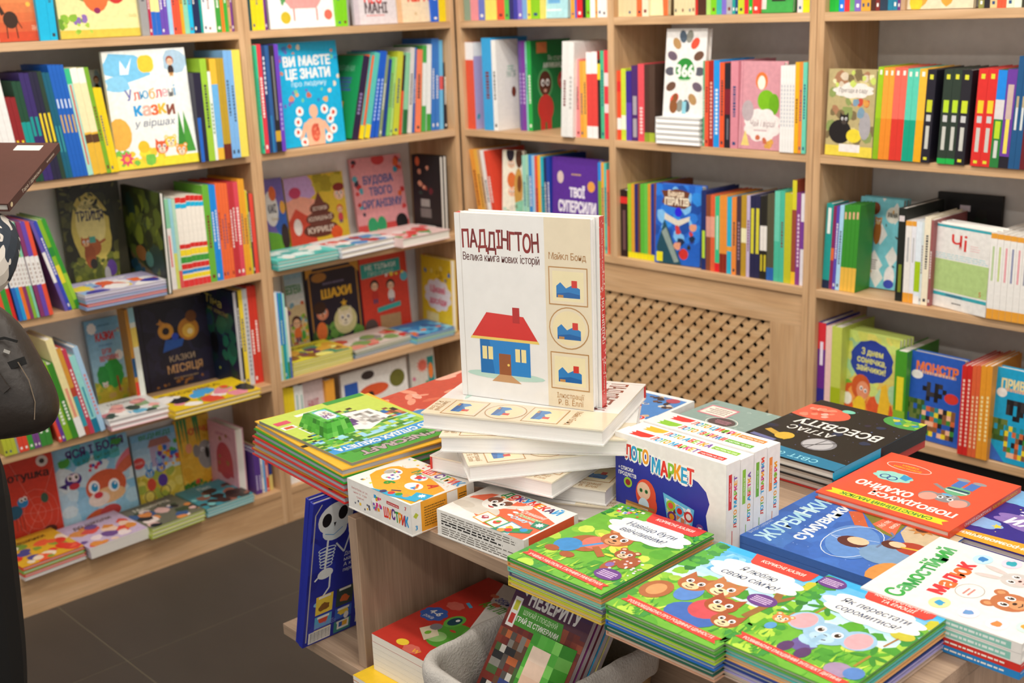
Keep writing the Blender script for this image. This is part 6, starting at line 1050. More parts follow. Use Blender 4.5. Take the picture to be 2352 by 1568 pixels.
spines('R3', 2, C10, (530, 1367), (1837, 1450), 532, [(580, 575, '9cc41e', TP1+[(0, .45, '8ab41a')])]+rp(2, 580, 672, 582, 'f0a03a', TP1+[(0, .45, 'e88a2a')])+rp(2, 672, 780, 582, 'ea6a5a', TP1+[(0, .45, 'd8382c')])+rp(2, 780, 880, 592, '5acbb0', TP1+[(0, .45, '0ea080')])+[(945, 592, 'f0b83a', TP1+[(0, .45, 'e8a81e')]), (1020, 600, '22202c', M5('c8d02e')), (1085, 0, None)]
       +rp(2, 1085, 1235, 598, '2c3a30', M5('b8d82e')+[(0, .06, '1fae4a')])+[(1320, 602, '24222a', M5('c8d82e')), (1372, 0, None)]+rp(2, 1372, 1535, 592, 'd8302c', M5('e8c82e'))+[(1612, 602, '2a7a3a', [(.5, 1, '1f86e0'), (.5, .7, 'd8d4d4'), (.3, .48, 'b8d82e', .2, .8), (.1, .28, 'd0d4cc', .3, .7)]), (1696, 597, '6a3a9a', [(0, .12, '22202a'), (.15, .5, 'e8d85a', .3, .7), (.5, .85, 'c8b0a8', .2, .8)])]+rp(2, 1696, 1795, 482, '1f5484', [(.35, .6, 'd8dcd8', .3, .7), (.55, .65, 'b8a880', .3, .7)])+[(1845, 500, '6a1f26', TXT('d8d0cc', .3, .8))], lean=-2)
spines('R3', 3, C12, (150, 1085), (460, 1100), 152, [(216, 275, '1f9a94', [(.65, .95, 'e8f0ec', .3, .75), (0, .1, '1a2a4a')]), (246, 300, '8a2a5a', [(.35, .5, 'e06a3a')]), (276, 300, '5a4ab0'), (315, 292, 'a8d4f0')]+rp(4, 315, 462, 290, '3a8f2e', [(0, .28, 'e8b84a'), (.84, .92, 'e0b088', .3, .8)]), lean=-2, wd=.075)
OB = [(0, .12, 'e8a23a'), (.94, 1, 'e8a23a'), (.5, .8, 'b8b8b8', .35, .65)]
spines('R3', 3, C12, (885, 1205), (1210, 1240), 886, [(958, 322, '20241f', [(.1, .4, '7a8a2a', .3, .7), (.86, .92, 'd8d0d0', .2, .9)], dict(w=.19)), (1016, 442, 'ece8e2', OB), (1058, 446, 'e8e8ee', OB), (1112, 452, 'e2ecf4', [(.15, .52, 'a8c81e'), (.0, .1, 'f2f0ec')]), (1132, 452, 'd8e4e4'), (1192, 408, 'f0e6cc'), (1218, 435, '9a5a5a')])
spines('R3', 3, C12, (1745, 1365), (2113, 1420), 1750, [(1750+60.5*(i+1), 560+10*i, 'eeebe6', OB[:2]+[(.45, .85, c, .35, .65)]) for i, c in enumerate(['b8cf9a', 'c4d488', 'e8a0a8', '8a90b0', 'e8a0a8', '9a9aa8', 'b8cf9a', 'e8a0a8'])])
spines('R3', 4, C13, (165, 935), (345, 955), 162, [(222, 205, '2f2a8a', [(.3, .75, '6a2a8a'), (.72, 1, 'd8303a'), (.55, .8, 'ece0f0', .3, .7)]), (268, 232, 'f0c8c0', [(0, .15, '7accc0')]), (345, 238, 'c4cf5a', [(0, .35, 'a8b81e')])])
spines('R3', 4, C13, (775, 1085), (870, 1092), 777, [(868, 432, '4a9a2a', [(.25, .7, 'e8d82e', .2, .8), (.1, .3, '8ab82e')])])
spines('R3', 4, C13, (1285, 1240), (1560, 1285), 1287, rp(2, 1287, 1366, 545, 'd02a26', TXT('f0c8b8', .1, .9))+rp(2, 1366, 1432, 545, 'e0643a', TXT('f0d0a8', .1, .7))+rp(2, 1432, 1518, 548, 'e89a2e', TXT('f4e0a0', .2, .7)))
# --- standing covers
face('L1', 1, C1, (0, 340), (362, 326), (0, 0), 'e9e4de', a_horse, 'white and orange book with a dark horse, top shelf at far left', h=.27, lean=3)
face('L1', 1, C1, (482, 312), (1140, 285), (482, 0), 'eee0a0', a_tale, 'pale yellow fairy tale book, top shelf of left bay', h=.27, lean=3)
face('L1', 2, C1, (775, 1330), (960, 1300), (600, 415), 'eef0ea', a_verse, 'copy peeking out behind the rhymes book with a sun', lean=4, push=.03, h=.27)
face('L1', 2, C1, (930, 1342), (1560, 1266), (760, 412), 'eef0ea', a_verse, 'white rhymes book with sun and coloured title, second shelf of left bay', lean=4, t=.014)
face('L1', 3, C2, (600, 990), (1110, 912), (315, 205), '2c2c1c', a_tri, 'dark forest book with a fox, third shelf of left bay', lean=5, zb=.03)
face('L1', 3, C2, (1118, 930), (1450, 1075), (1092, 132), '26301c', a_tri2, 'dark green book with a boat turned sideways, third shelf of left bay', lean=1, zb=.004, hmax=.29)
face('L1', 4, C3, (800, 962), (1072, 890), (480, 402), '9cc8e6', a_polite, 'pale blue fairy tale book with a green tree, fourth shelf of left bay', lean=7, zb=.02)
face('L1', 4, C3, (1200, 892), (1766, 762), (1110, 235), '221f30', a_moon, 'dark moon tales book with golden glow, fourth shelf of left bay', lean=5, zb=.02)
face('L1', 5, C4, (70, 892), (495, 826), (50, 345), 'cf3c26', a_spider, 'red book with blue spider, bottom shelf of left bay', lean=7, zb=.035)
face('L1', 5, C4, (497, 822), (1072, 640), (410, 262), '8cc8ea', a_bunny, 'blue book with big-eyed orange bunny, bottom shelf of left bay', lean=7, zb=.03)
face('L1', 5, C4, (1082, 600), (1422, 520), (1000, 150), 'b8d0d8', a_bike, 'picture book with animals on a bicycle, bottom shelf of left bay', lean=6, zb=.025)
face('L1', 5, C4, (1424, 506), (1684, 448), (1345, 30), 'e8b43a', a_koala, 'yellow koala picture book, bottom shelf of left bay', lean=6, zb=.02)
face('L1', 5, C4, (1690, 448), (1900, 560), (1676, 42), 'e2a9b6', a_pink, 'pink book with a red arch turned sideways, bottom shelf of left bay', lean=1, zb=.012, spine='e8b8c4', t=.03, hmax=.27)
face('L2', 1, C5, (340, 292), (1012, 258), (340, 0), 'efecea', a_bath, 'white book with a pink bathtub, top shelf of corner bay', h=.26, lean=3)
face('L2', 1, C5, (1140, 248), (1540, 232), (1140, 0), 'd8d0d4', a_dog, 'grey book with red and dark title, top shelf of corner bay', h=.23, lean=3)
face('L2', 1, C5, (1545, 232), (1935, 212), (1545, 0), 'e8d4b4', a_kira, 'cream book with red title, top shelf of corner bay', h=.23, lean=3)
face('L2', 2, C5, (470, 1416), (1050, 1336), (405, 416), '12aede', a_body, 'bright cyan anatomy book, second shelf of corner bay', lean=3, t=.02)
face('L2', 3, C6, (200, 1148), (412, 1112), (132, 440), '7a6ab8', a_white2, 'purple and white book half hidden by the upright, third shelf', lean=6, zb=.02)
face('L2', 3, C6, (428, 1110), (1056, 1000), (386, 426), 'e0c03a', a_poop, 'colourful book with a brown swirl, third shelf of corner bay', lean=6, zb=.02)
face('L2', 3, C6, (1160, 990), (1700, 900), (1036, 226), 'e8a0a4', a_organ, 'pink organism book with green lungs, third shelf of corner bay', lean=8, zb=.025)
face('L2', 3, C6, (1810, 920), (2110, 960), (1808, 172), '1c1a1c', a_black, 'black book turned sideways against the corner upright', lean=1, zb=.02, n=2, t=.016)
face('L2', 4, C7, (315, 985), (492, 955), (290, 300), 'dce6ea', a_safe, 'light safety book with a green tree, fourth shelf of corner bay', lean=5, zb=.03)
face('L2', 4, C7, (512, 932), (1032, 822), (494, 262), '1e1c34', a_chess, 'dark blue chess book with a gold frame, fourth shelf of corner bay', lean=3, zb=.03)
face('L2', 4, C7, (1042, 812), (1506, 752), (1075, 104), 'd8402e', a_red, 'red book with a teal title box, fourth shelf of corner bay', lean=4, zb=.03)
face('L2', 4, C7, (1655, 745), (1950, 832), (1650, 118), 'e8c42a', a_yel, 'yellow experiments book turned sideways, fourth shelf of corner bay', lean=1, zb=.02, spine='d8503a', t=.02)
face('L2', 5, C0, (716, 1096), (762, 1080), (697, 880), 'd8c4c4', a_pinkish, 'pale pink book, bottom shelf of corner bay', lean=2)
face('L2', 5, C0, (803, 1066), (950, 1016), (784, 862), 'e4e2de', a_cars, 'white vehicle book with red car, bottom shelf of corner bay', lean=3)
face('L2', 5, C0, (958, 1012), (1012, 994), (940, 795), 'cfcac2', a_col, 'book with a red sun pattern, bottom shelf of corner bay', lean=3)
face('R1', 1, C8, (703, 137), (892, 133), (703, 0), 'a8d8e0', a_lb, 'pale aqua book, top shelf of narrow corner bay', h=.22, lean=3)
face('R1', 3, C8, (420, 1700), (575, 1715), (300, 1075), 'ebe3cf', a_kids, 'cream book with children, third shelf of narrow corner bay', lean=4)
face('R1', 3, C8, (782, 1762), (1112, 1812), (768, 1128), '5a2f94', a_super, 'purple book with bold white title, third shelf of narrow corner bay', lean=2, t=.025)
face('R2', 1, C9, (398, 157), (637, 152), (398, 0), 'eadcae', a_fox, 'cream and orange fox book, top shelf above the lattice', h=.24, lean=3)
face('R2', 1, C9, (1460, 133), (1820, 124), (1460, 0), '3fa04a', a_grn, 'green book with a yellow shape, top shelf above the lattice', h=.24, lean=3)
face('R2', 2, C9, (1302, 1408), (1706, 1436), (1300, 582), 'd2949e', a_tea, 'dusty pink book with a green bird, second shelf above the lattice', lean=2, t=.02)
face('R2', 3, C11, (484, 950), (890, 1002), (488, 242), '1f5ec0', a_pir, 'blue adventure book with a ship, third shelf above the lattice', lean=3, t=.03)
face('R3', 1, C10, (785, 95), (1400, 84), (785, 0), 'dccdb0', lambda A: (A.bg('dccdb0'), A.spots(14, 20, 4, 70, 50, (5, 12), ['e8c02e', 'd89a3a', 'e8a05a']), A.ell(84, 14, 4, 5, 'd8a0a8', 10)), 'beige book with yellow splashes, top shelf of far right bay', h=.24, lean=3)
face('R3', 2, C10, (128, 1326), (528, 1362), (150, 592), 'b8a878', a_zoo, 'busy garden animal book, second shelf of far right bay', lean=2, t=.02)
face('R3', 3, C12, (486, 1052), (884, 1112), (576, 216), '7ac8d4', a_anim, 'pale aqua animal book with white diamonds, third shelf', lean=7, n=2, t=.018)
face('R3', 3, C12, (1262, 700), (1870, 760), (1262, 162), '1e1c1e', a_dark, 'black book with red lettering behind the white comics', lean=1, zb=.1)
face('R3', 3, C12, (1216, 1232), (1742, 1362), (1262, 452), 'ebe9e5', a_chi, 'white comic with red title and green panel, third shelf', lean=1, t=.02, n=3)
face('R3', 4, C13, (368, 948), (776, 1072), (370, 242), 'cfe07a', a_sun, 'sunny yellow book with a blue title cloud, fourth shelf', lean=4, t=.014, n=4)
face('R3', 4, C13, (872, 1084), (1287, 1198), (905, 420), '3a6ac0', lambda A: a_blk(A, '2a5ab8', 'МОНСТР', 'e8783a'), 'blue block-world novel with orange title, fourth shelf', lean=3, t=.025)
face('R3', 4, C13, (1528, 1270), (1900, 1372), (1590, 552), '1fa8d8', lambda A: a_blk(A, '1fa0cc', 'ПРИВИД', 'e8d8a0'), 'cyan block-world novel at the end of the fourth shelf', lean=3, t=.025)
# --- lying piles
def f_plain(bg, cols, txt=None, tc='3a3a3a', seed=0):
    def f(A):
        A.bg(bg); A.spots(26, 4, 4, 96, 70, (5, 14), cols)
        if txt: A.text(txt, 50, 82, 12, tc, w=min(84, 8*len(txt)), bold=.03)
    return f
flat('L1', 3, C2, (735, 1228), (1450, 1082), 5, .0085, 'd8d4e0', f_plain('b8b0d0', ['e8703a', '3a3a9a', 'e8d04a', 'ece8e8', 'd85a3a', '8ab0d8'], 'Лисиця', 'f0ece8'), 'lilac and orange picture book topping a pile, third shelf of left bay', depth=.17, cols=['7a9ac8', 'd8583a', '8aa8d0', 'a8a0c0'], pages='d8d4dc')
flat('L1', 4, C3, (905, 1255), (1395, 1128), 2, .016, 'e0dcda', f_plain('dcdad6', ['3a4a44', 'e8a8a0', 'ece8e4', '7a9a6a', '5aa8c8', 'c87a84'], 'Малюк', '9a9490'), 'white picture book topping a pile of two, fourth shelf of left bay', depth=.17, cols=['e0b0b4'], pages='e8e4e4')
flat('L1', 4, C3, (1440, 1152), (2145, 962), 2, .012, 'e0be1e', f_plain('e0be1e', ['ece8e4', '26262a', '7ab03a', '4aa0d8', 'd8503a', 'e08a9a'], 'КОРІВКА', '8a6a1e'), 'yellow cow picture book overhanging the fourth shelf of left bay', depth=.18, cols=['d8b82a'], pages='e8e0c0')
flat('L1', 5, C4, (190, 1262), (665, 1085), 4, .010, 'd83a2a', f_plain('d8a82a', ['d83a2a', '7a9a3a', 'e8d8c0', '4a4a8a', 'e8603a'], 'Машинки', '5a3a1a'), 'red and yellow car picture book topping a pile, bottom shelf of left bay', depth=.2, cols=['d8d4d4', 'd8483a', '7ab04a', '4a3a8a'])
flat('L1', 5, C4, (700, 1092), (1152, 925), 5, .0065, 'c4b0cc', f_plain('c4b0cc', ['d88a3a', 'e8d8d8', 'd84a3a', '6a4a8a', 'e8c8b0'], 'до школи', '5a3a2a'), 'lilac school picture book topping a pile, bottom shelf of left bay', depth=.2, cols=['d4ccd4', 'c8c0cc'])
flat('L1', 5, C4, (1180, 936), (1592, 782), 3, .011, 'a8b84a', f_plain('6a6a5a', ['e0b8b0', '3a4a34', 'd88a4a', '3a5a8a', 'e8d8d0', '26262a'], 'Мишенята', 'd8d4c0'), 'green and pink mouse picture book topping a pile, bottom shelf of left bay', depth=.19, cols=['a8b84a', 'c8cf7a'])
flat('L1', 5, C4, (1600, 768), (1962, 640), 3, .009, '6ab0b4', f_plain('3a8a98', ['26201e', '3a2a26', '7ac0c0', '8a5a4a'], 'Пес', 'c8dcdc'), 'teal picture book with a black dog topping a pile, bottom shelf of left bay', depth=.19, cols=['8ac8cc', '7ab8c0'])
flat('L2', 3, C6, (275, 1425), (935, 1290), 3, .010, '4abcb4', f_plain('5ac4ba', ['e8e4dc', 'd8ece8', '3aa8a0'], 'ПОЛЯРНИЙ', 'f0ece4'), 'turquoise picture book topping a pile, third shelf of corner bay', depth=.16, cols=['3aa8a4', '8ad0cc'])
flat('L2', 3, C6, (965, 1292), (1540, 1160), 2, .017, 'd8d8dc', f_plain('e0dcda', ['d84a3a', '4a8ac0', '2a9aa0', 'b03a2e', 'ece8e8'], None), 'white and red picture book topping a pile, third shelf of corner bay', depth=.16, cols=['d0d0d8'])
flat('L2', 3, C6, (1625, 1175), (2140, 1065), 1, .03, 'e4c8c4', f_plain('e4c4c0', ['d84a48', 'e8d8d4', '5a9a5a'], None), 'large pale pink book lying at the end of the third shelf', depth=.2)
flat('L2', 4, C7, (330, 1325), (925, 1165), 5, .0085, 'd4cf4a', f_plain('d8cf3a', ['8a5a2a', '4a8a6a', 'd8a43a', 'e8e07a', '6a3a5a'], 'Рецепти', '5a4a1e'), 'yellow picture book topping a pile, fourth shelf of corner bay', depth=.17, cols=['d8d45a', 'dcd87a', 'c8c83a'])
flat('L2', 4, C7, (945, 1150), (1515, 985), 3, .010, 'd0ccc0', f_plain('d8c8c0', ['c83a34', '8a8a84', 'd88a7a', '7a9a5a', 'e8e0dc'], None), 'red and grey picture book topping a pile, fourth shelf of corner bay', depth=.17, cols=['6a8aa8', '8a9a8a'])
flat('L2', 4, C7, (1560, 1005), (1945, 905), 3, .009, '3a8ac8', f_plain('2f78b4', ['7ac0e0', 'd8703a', '2a5a9a', '4aa8d0'], None), 'blue picture book topping a pile, fourth shelf of corner bay', depth=.17, cols=['6ab0d0', '8ac0a0'])
# pile of white books with one cover leaning on top, above the lattice
p_, q_ = onZ(*C9(490, 1362), ZT[2]), onZ(*C9(962, 1382), ZT[2]); p_.y = q_.y = (p_.y+q_.y)/2; w_ = (q_-p_).length; tt = .0152
for i in range(5):
    r = book(frame(Vector((p_.x+random.uniform(-.002, .002), p_.y, ZT[2]+(i+1)*tt)), VX, -VZ, VY), w_, .2, tt-.0006, 'e6e6e4', pages='efedea', bands=[(.2, .3, '8ac0d8'), (.6, .7, 'd8dcc0')])
    AUTO.append((r, 'R2', 2, 0, None, tt, .2, f'{ORD[4-i]} white book from the top in the pile under the starburst cover'))
h_ = onax(*C9(510, 275), 1, p_.y+.02).z-ZT[2]-5*tt; A = Art((w_-.02)/h_, 3); a_366(A); th_ = math.radians(5)
up_ = VZ*math.cos(th_)+VY*math.sin(th_); nn_ = VX.cross(up_)
book(frame(Vector((p_.x+.016, p_.y+.012, ZT[2]+5*tt+.001)), VX, -nn_, up_), w_-.014, h_, .022, 'e9e6e2', art=A, amat=PAINT, label='white animal book with green circle standing on the white pile', group='books on the second shelf of the bay above the lattice')
# ================================================================== basket on the lower shelf
LIN = mat_plain('linen_liner', 'c6c1ba', .98, bump=.9, bscale=260); WICK = mat_plain('wicker', 'b3946a', .7, bump=.3, bscale=120); FABN = mat_plain('navy_floral_cloth', '2b3440', .9, bump=.2, bscale=300)
BK = empty('storage_basket', (1.993, -1.59, ZMID))
def rrect(hx_, hy_, r, n=6):
    out = []
    for cx, cy, a0 in ((hx_-r, hy_-r, 0), (-hx_+r, hy_-r, 90), (-hx_+r, -hy_+r, 180), (hx_-r, -hy_+r, 270)):
        for i in range(n+1):
            t = math.radians(a0+90*i/n); out.append((cx+r*math.cos(t), cy+r*math.sin(t)))
    # refine straight runs
    res = []
    for i in range(len(out)):
        a, b = out[i], out[(i+1) % len(out)]; d = math.hypot(b[0]-a[0], b[1]-a[1]); m = max(1, int(d/.012))
        for k in range(m): res.append((a[0]+(b[0]-a[0])*k/m, a[1]+(b[1]-a[1])*k/m))
    return res
ring_ = rrect(.113, .155, .045); N_ = len(ring_)
def tub(prof, name, mat, fn=None, closed_bottom=None):
    mb = MB(); rows = len(prof)
    for j, (s, z) in enumerate(prof):
        for i, (x, y) in enumerate(ring_):
            l = math.hypot(x, y); off = s+(fn(i, j, z) if fn else 0); mb.v.append((x+x/l*off, y+y/l*off, z))
    for j in range(rows-1):
        for i in range(N_): a, b = j*N_+i, j*N_+(i+1) % N_; mb.f.append((a, b, b+N_, a+N_)); mb.c.append((1, 1, 1))
    if closed_bottom is not None: mb.f.append(tuple(closed_bottom*N_+i for i in range(N_))); mb.c.append((1, 1, 1))
    return mb.build(name, mat, BK, smooth=True)
wv = [(-.014+.013*k/26, .0015+.125*k/26) for k in range(27)]
tub(wv, 'wicker_wall', WICK, lambda i, j, z: .0022*(1 if ((i//3)+(j//3)) % 2 else -1), 0)
rl = random.Random(3); wob = [rl.uniform(-1, 1) for _ in range(N_)]; wob = [(wob[i-2]+wob[i-1]+wob[i]+wob[(i+1) % N_]+wob[(i+2) % N_])/5 for i in range(N_)]
lp = [(-.020, .006), (-.015, .07), (-.012, .118), (-.008, .128), (.0, .134), (.008, .130), (.0115, .120), (.012, .105), (.0105, .088), (.010, .080)]
tub(lp, 'liner', LIN, lambda i, j, z: (.007*wob[i] if j > 1 else 0)+(.003*math.sin(i*.55+j*.4) if j > 4 else 0), 0)
tag(BK, 'woven basket with a grey linen liner on the lower table shelf', 'basket')
th_ = math.radians(36); up_ = VZ*math.cos(th_)+VY*math.sin(th_); nn_ = VX.cross(up_); bw, bh = .165, .262
for i in range(5):
    A = None
    if i == 0:
        A = Art(bw/bh, 4); A.bg('7a2f26'); A.grad(70, 100, '5a3040', '2a2a6a', 6); A.pixels(0, 40, 100, 72, 14, 7, ['8a3a2a', '7a2f26', '6a2a2a', '9a4a32'], .6)
        A.text('У ПОШУКАХ', 56, 90, 6.4, 'efece8', w=62, bold=.04); A.text('НЕЗЕРИТУ', 54, 80.5, 9, 'efece8', w=64, bold=.05); A.poly([(8, 62), (74, 62), (70, 74), (10, 74)], '4a9a34'); A.text('ШУКАЙ І ПОЄДНУЙ', 42, 71, 2.8, 'e0f0d0', w=44); A.text('ГРАЙ ЗІ СТИКЕРАМИ', 42, 66, 3, 'f4f4ec', w=54, bold=.03)
        A.poly([(8, 84), (16, 80), (20, 88), (16, 97), (8, 94)], 'efece8'); A.poly([(10, 86), (15, 83), (17.5, 89), (14.5, 94), (10.5, 92)], '26222a'); A.rect(4, 60, 14, 78, 'efece8'); A.rect(6, 70, 12, 76, 'c8c83a'); A.rect(6, 62, 12, 68, 'c8382e')
        A.pixels(4, 22, 56, 58, 8, 8, ['4a6a3a', '5a5450', '8a8680', 'c86a3a', '2a2a2e', '3a4a8a', 'd8d4cc', '6a4a36'], .85)
    r = book(frame(Vector((1.908+.002*i, -1.690+.0125*i, ZMID+.0150)), VX, -nn_, up_), bw, bh, .009, ['7a2f26', '7a2f6a', '6a2f3a', '3a9ac8', 'd8c87a'][i], art=A, hard=False, pages='c8bcc0', name='sticker_book',
             label='dark red sticker book with white title at the front of the basket' if i == 0 else f'{["purple edged", "dark edged", "blue", "yellow"][i-1]} sticker book behind others in the basket', group='sticker books in the basket')
    if i == 0:
        bx_ = MB(); rg = random.Random(8); X0, X1, Z0, Z1, D_ = .086, .146, .004, .168, .022
        for u in range(4):
            for v in range(9):
                a0, a1, c0, c1 = X0+(X1-X0)*u/4, X0+(X1-X0)*(u+1)/4, Z0+(Z1-Z0)*v/9, Z0+(Z1-Z0)*(v+1)/9
                bx_.face([(a0, -D_, c0), (a1, -D_, c0), (a1, -D_, c1), (a0, -D_, c1)], hx(rg.choice(G)))
        for v in range(9):
            c0, c1 = Z0+(Z1-Z0)*v/9, Z0+(Z1-Z0)*(v+1)/9; k1, k2 = hx(rg.choice(G)), hx(rg.choice(G))
            bx_.face([(X1, -D_, c0), (X1+.012, -.0006, c0), (X1+.012, -.0006, c1), (X1, -D_, c1)], k1); bx_.face([(X0, -.0006, c0), (X0, -D_, c0), (X0, -D_, c1), (X0, -.0006, c1)], k2)
        bx_.face([(X0, -D_, Z1), (X1, -D_, Z1), (X1+.012, -.0006, Z1), (X0, -.0006, Z1)], hx('2f6a26'))
        bo = bx_.build('gift_carton', PRINT, r)
        Aw = Art(.4, 2); Aw.bg('e8b898'); Aw.grad(0, 100, 'd89a74', 'f0d8c4', 6); Aw.mesh('carton_window', Vector((X0+.008, -D_, Z0+.01)), VX, VZ, -VY, X1-X0-.022, Z1-Z0-.03, PRINT, bo)

# ================================================================== shopper at the left edge of the frame
LEA = mat_plain('dark_leather', '2f2823', .42, bump=.5, bscale=90); BLK = mat_plain('black_trousers', '141312', .9, bump=.2, bscale=250); SKIN = mat_plain('skin', 'd9a68a', .5, bscale=40); HAIRM = mat_plain('brown_hair', '3a2a20', .5, bscale=150); SHOE = mat_plain('shoe_black', '1a1a1a', .5); MET = mat_plain('zip_metal', 'b8b2a8', .3, 1.0)
def skin_obj(name, pts, edges, mat, parent, sub=2, root=0):
    me = bpy.data.meshes.new(name); off = parent.matrix_world.translation if parent else Vector((0, 0, 0))
    me.from_pydata([Vector(p[:3])-off for p in pts], edges, []); o = bpy.data.objects.new(name, me); COL.objects.link(o); o.parent = parent
    o.modifiers.new('skin', 'SKIN'); sd = o.modifiers.new('sub', 'SUBSURF'); sd.levels = sd.render_levels = sub
    for v, p in zip(me.skin_vertices[0].data, pts): v.radius = (p[3], p[4] if len(p) > 4 else p[3])
    me.skin_vertices[0].data[root].use_root = True; me.materials.append(mat)
    return o
HA, HB = atdepth(18, 468, 2.0), atdepth(136, 328, 2.22); HU = (HB-HA).normalized(); HE = (-RT-HU*(-RT).dot(HU)).normalized(); HN = HU.cross(HE)
PALM = [HA.lerp(HB, .42)+HE*d_-HN*.040 for d_ in (.10, .20)]
PX, PY = 1.020, -2.157
PR = empty('person', (PX, PY, 0))
b = lambda x, y, z, r, r2=None: (PX+x, PY+y, z, r, r2 or r)
# body: one continuous surface (pelvis root, spine, neck, head, legs to the ankles, arms bent forward under the book)
pts = [b(0, 0, .94, .14, .115), b(0, -.005, 1.08, .125, .10), b(0, -.01, 1.24, .14, .105), b(0, -.015, 1.37, .12, .085), b(0, .0, 1.45, .052), b(0, .025, 1.53, .06), b(0, .035, 1.60, .085, .095), b(0, .03, 1.67, .07),
       b(.085, 0, .84, .125), b(.095, .01, .50, .095), b(.095, -.01, .30, .082), b(.09, -.01, .09, .042), b(.09, .09, .045, .035), b(.09, .16, .035, .028),
       b(-.085, 0, .84, .12), b(-.09, .03, .50, .092), b(-.09, .03, .30, .08), b(-.09, .02, .09, .042), b(-.09, .12, .045, .035), b(-.09, .19, .035, .028),
       b(.15, -.01, 1.36, .058), b(.175, .0, 1.22, .046), (*atdepth(-28, 640, 1.97), .050), (*atdepth(2, 540, 2.02), .046), (*(PALM[0]-HU*.06-HN*.012), .026),
       b(-.15, -.01, 1.36, .058), b(-.19, .0, 1.22, .046), b(-.18, .085, 1.135, .042), (*(PALM[1]-HU*.14-HN*.05), .036), (*(PALM[1]-HU*.06-HN*.012), .026)]
ed = [(0, 1), (1, 2), (2, 3), (3, 4), (4, 5), (5, 6), (6, 7), (0, 8), (8, 9), (9, 10), (10, 11), (11, 12), (12, 13), (0, 14), (14, 15), (15, 16), (16, 17), (17, 18), (18, 19), (3, 20), (20, 21), (21, 22), (22, 23), (23, 24), (3, 25), (25, 26), (26, 27), (27, 28), (28, 29)]
body = skin_obj('body', pts, ed, BLK, PR)
# one body, dressed by height and reach: trousers, floral top, skin
nt = bpy.data.materials.new('clothed_body'); nt.use_nodes = True; n_ = nt.node_tree; bs = n_.nodes['Principled BSDF']; bs.inputs['Roughness'].default_value = .85
geo = n_.nodes.new('ShaderNodeTexCoord'); sep = n_.nodes.new('ShaderNodeSeparateXYZ'); n_.links.new(geo.outputs['Object'], sep.inputs[0])
def step(sock, thr):
    m = n_.nodes.new('ShaderNodeMath'); m.operation = 'GREATER_THAN'; n_.links.new(sock, m.inputs[0]); m.inputs[1].default_value = thr; return m.outputs[0]
def mixc(f, a, c):
    m = n_.nodes.new('ShaderNodeMix'); m.data_type = 'RGBA'; n_.links.new(f, m.inputs[0])
    for s_, v in ((6, a), (7, c)):
        if isinstance(v, tuple): m.inputs[s_].default_value = (*v, 1)
        else: n_.links.new(v, m.inputs[s_])
    return m.outputs[2]
vo = n_.nodes.new('ShaderNodeTexNoise'); vo.inputs['Scale'].default_value = 13; vo.inputs['Detail'].default_value = 1; vo.inputs['Distortion'].default_value = 2.2; n_.links.new(geo.outputs['Object'], vo.inputs['Vector'])
flo = mixc(step(vo.outputs[0], .57), hx('2a333e'), hx('cfc9c0')); col_ = mixc(step(sep.outputs[2], .98), hx('131211'), flo); col_ = mixc(step(sep.outputs[2], 1.44), col_, hx('d9a68a'));  f2 = n_.nodes.new('ShaderNodeMath'); f2.operation = 'LESS_THAN'; n_.links.new(sep.outputs[2], f2.inputs[0]); f2.inputs[1].default_value = .9
col_ = mixc(f2.outputs[0], col_, hx('131211')); n_.links.new(col_, bs.inputs['Base Color']); body.data.materials.clear(); body.data.materials.append(nt)
for q_, sx in ((PALM[0], 1), (PALM[1], -1)):
    L_ = lambda a, c, d, r, r2=None: (*(q_+HE*(-a*sx)+HU*c+HN*d), r, r2 or r)      # across the palm, along the fingers, out of the palm towards the book
    hp = [L_(0, -.055, -.008, .020), L_(0, 0, 0, .026, .014), L_(0, .03, .003, .026, .013)]; he = [(0, 1), (1, 2)]; k = 3
    for dx, l in ((-.024, .050), (-.008, .060), (.009, .056), (.024, .045)):
        hp += [L_(dx, .038, .004, .0085), L_(dx*1.15, .038+l*.5, .010, .008), L_(dx*1.2, .038+l*.9, .016, .007)]; he += [(2, k), (k, k+1), (k+1, k+2)]; k += 3
    hp += [L_(-.034, -.010, .006, .010), L_(-.050, .012, .012, .009), L_(-.056, .034, .017, .008)]; he += [(1, k), (k, k+1), (k+1, k+2)]
    skin_obj('hand', hp, he, SKIN, PR)
hm = MB(); nl, nm = 14, 20
for i in range(nl+1):
    for j in range(nm):
        t, f = math.pi*i/nl, 2*math.pi*j/nm; hm.v.append((.098*math.sin(t)*math.cos(f), .02+.112*math.sin(t)*math.sin(f)-.022, 1.635+.118*math.cos(t)))
for i in range(nl):
    for j in range(nm):
        if i > 5 and 2 <= j <= 8: continue
        a, c = i*nm+j, i*nm+(j+1) % nm; hm.f.append((a, a+nm, c+nm, c)); hm.c.append((1, 1, 1))
hm.build('hair', HAIRM, PR, smooth=True)
for dx, dz, r_, m_ in ((-.03, 1.615, .010, 'eye'), (.03, 1.615, .010, 'eye'), (0, 1.585, .013, 'nose'), (0, 1.553, .014, 'mouth')):
    em = MB(); 
    for i in range(7):
        for j in range(10): t, f = math.pi*i/6, 2*math.pi*j/10; em.v.append((dx+r_*math.sin(t)*math.cos(f), .122+r_*.8*math.sin(t)*math.sin(f), dz+r_*(.45 if m_ == 'mouth' else 1)*math.cos(t)))
    for i in range(6):
        for j in range(10): a, c = i*10+j, i*10+(j+1) % 10; em.f.append((a, a+10, c+10, c)); em.c.append((1, 1, 1))
    em.build(m_, SKIN if m_ == 'nose' else HAIRM if m_ == 'eye' else mat_plain('lips', 'a8605a', .5), PR, smooth=True)
tag(PR, 'person in a dark floral top and black trousers reading a brown book', 'person')
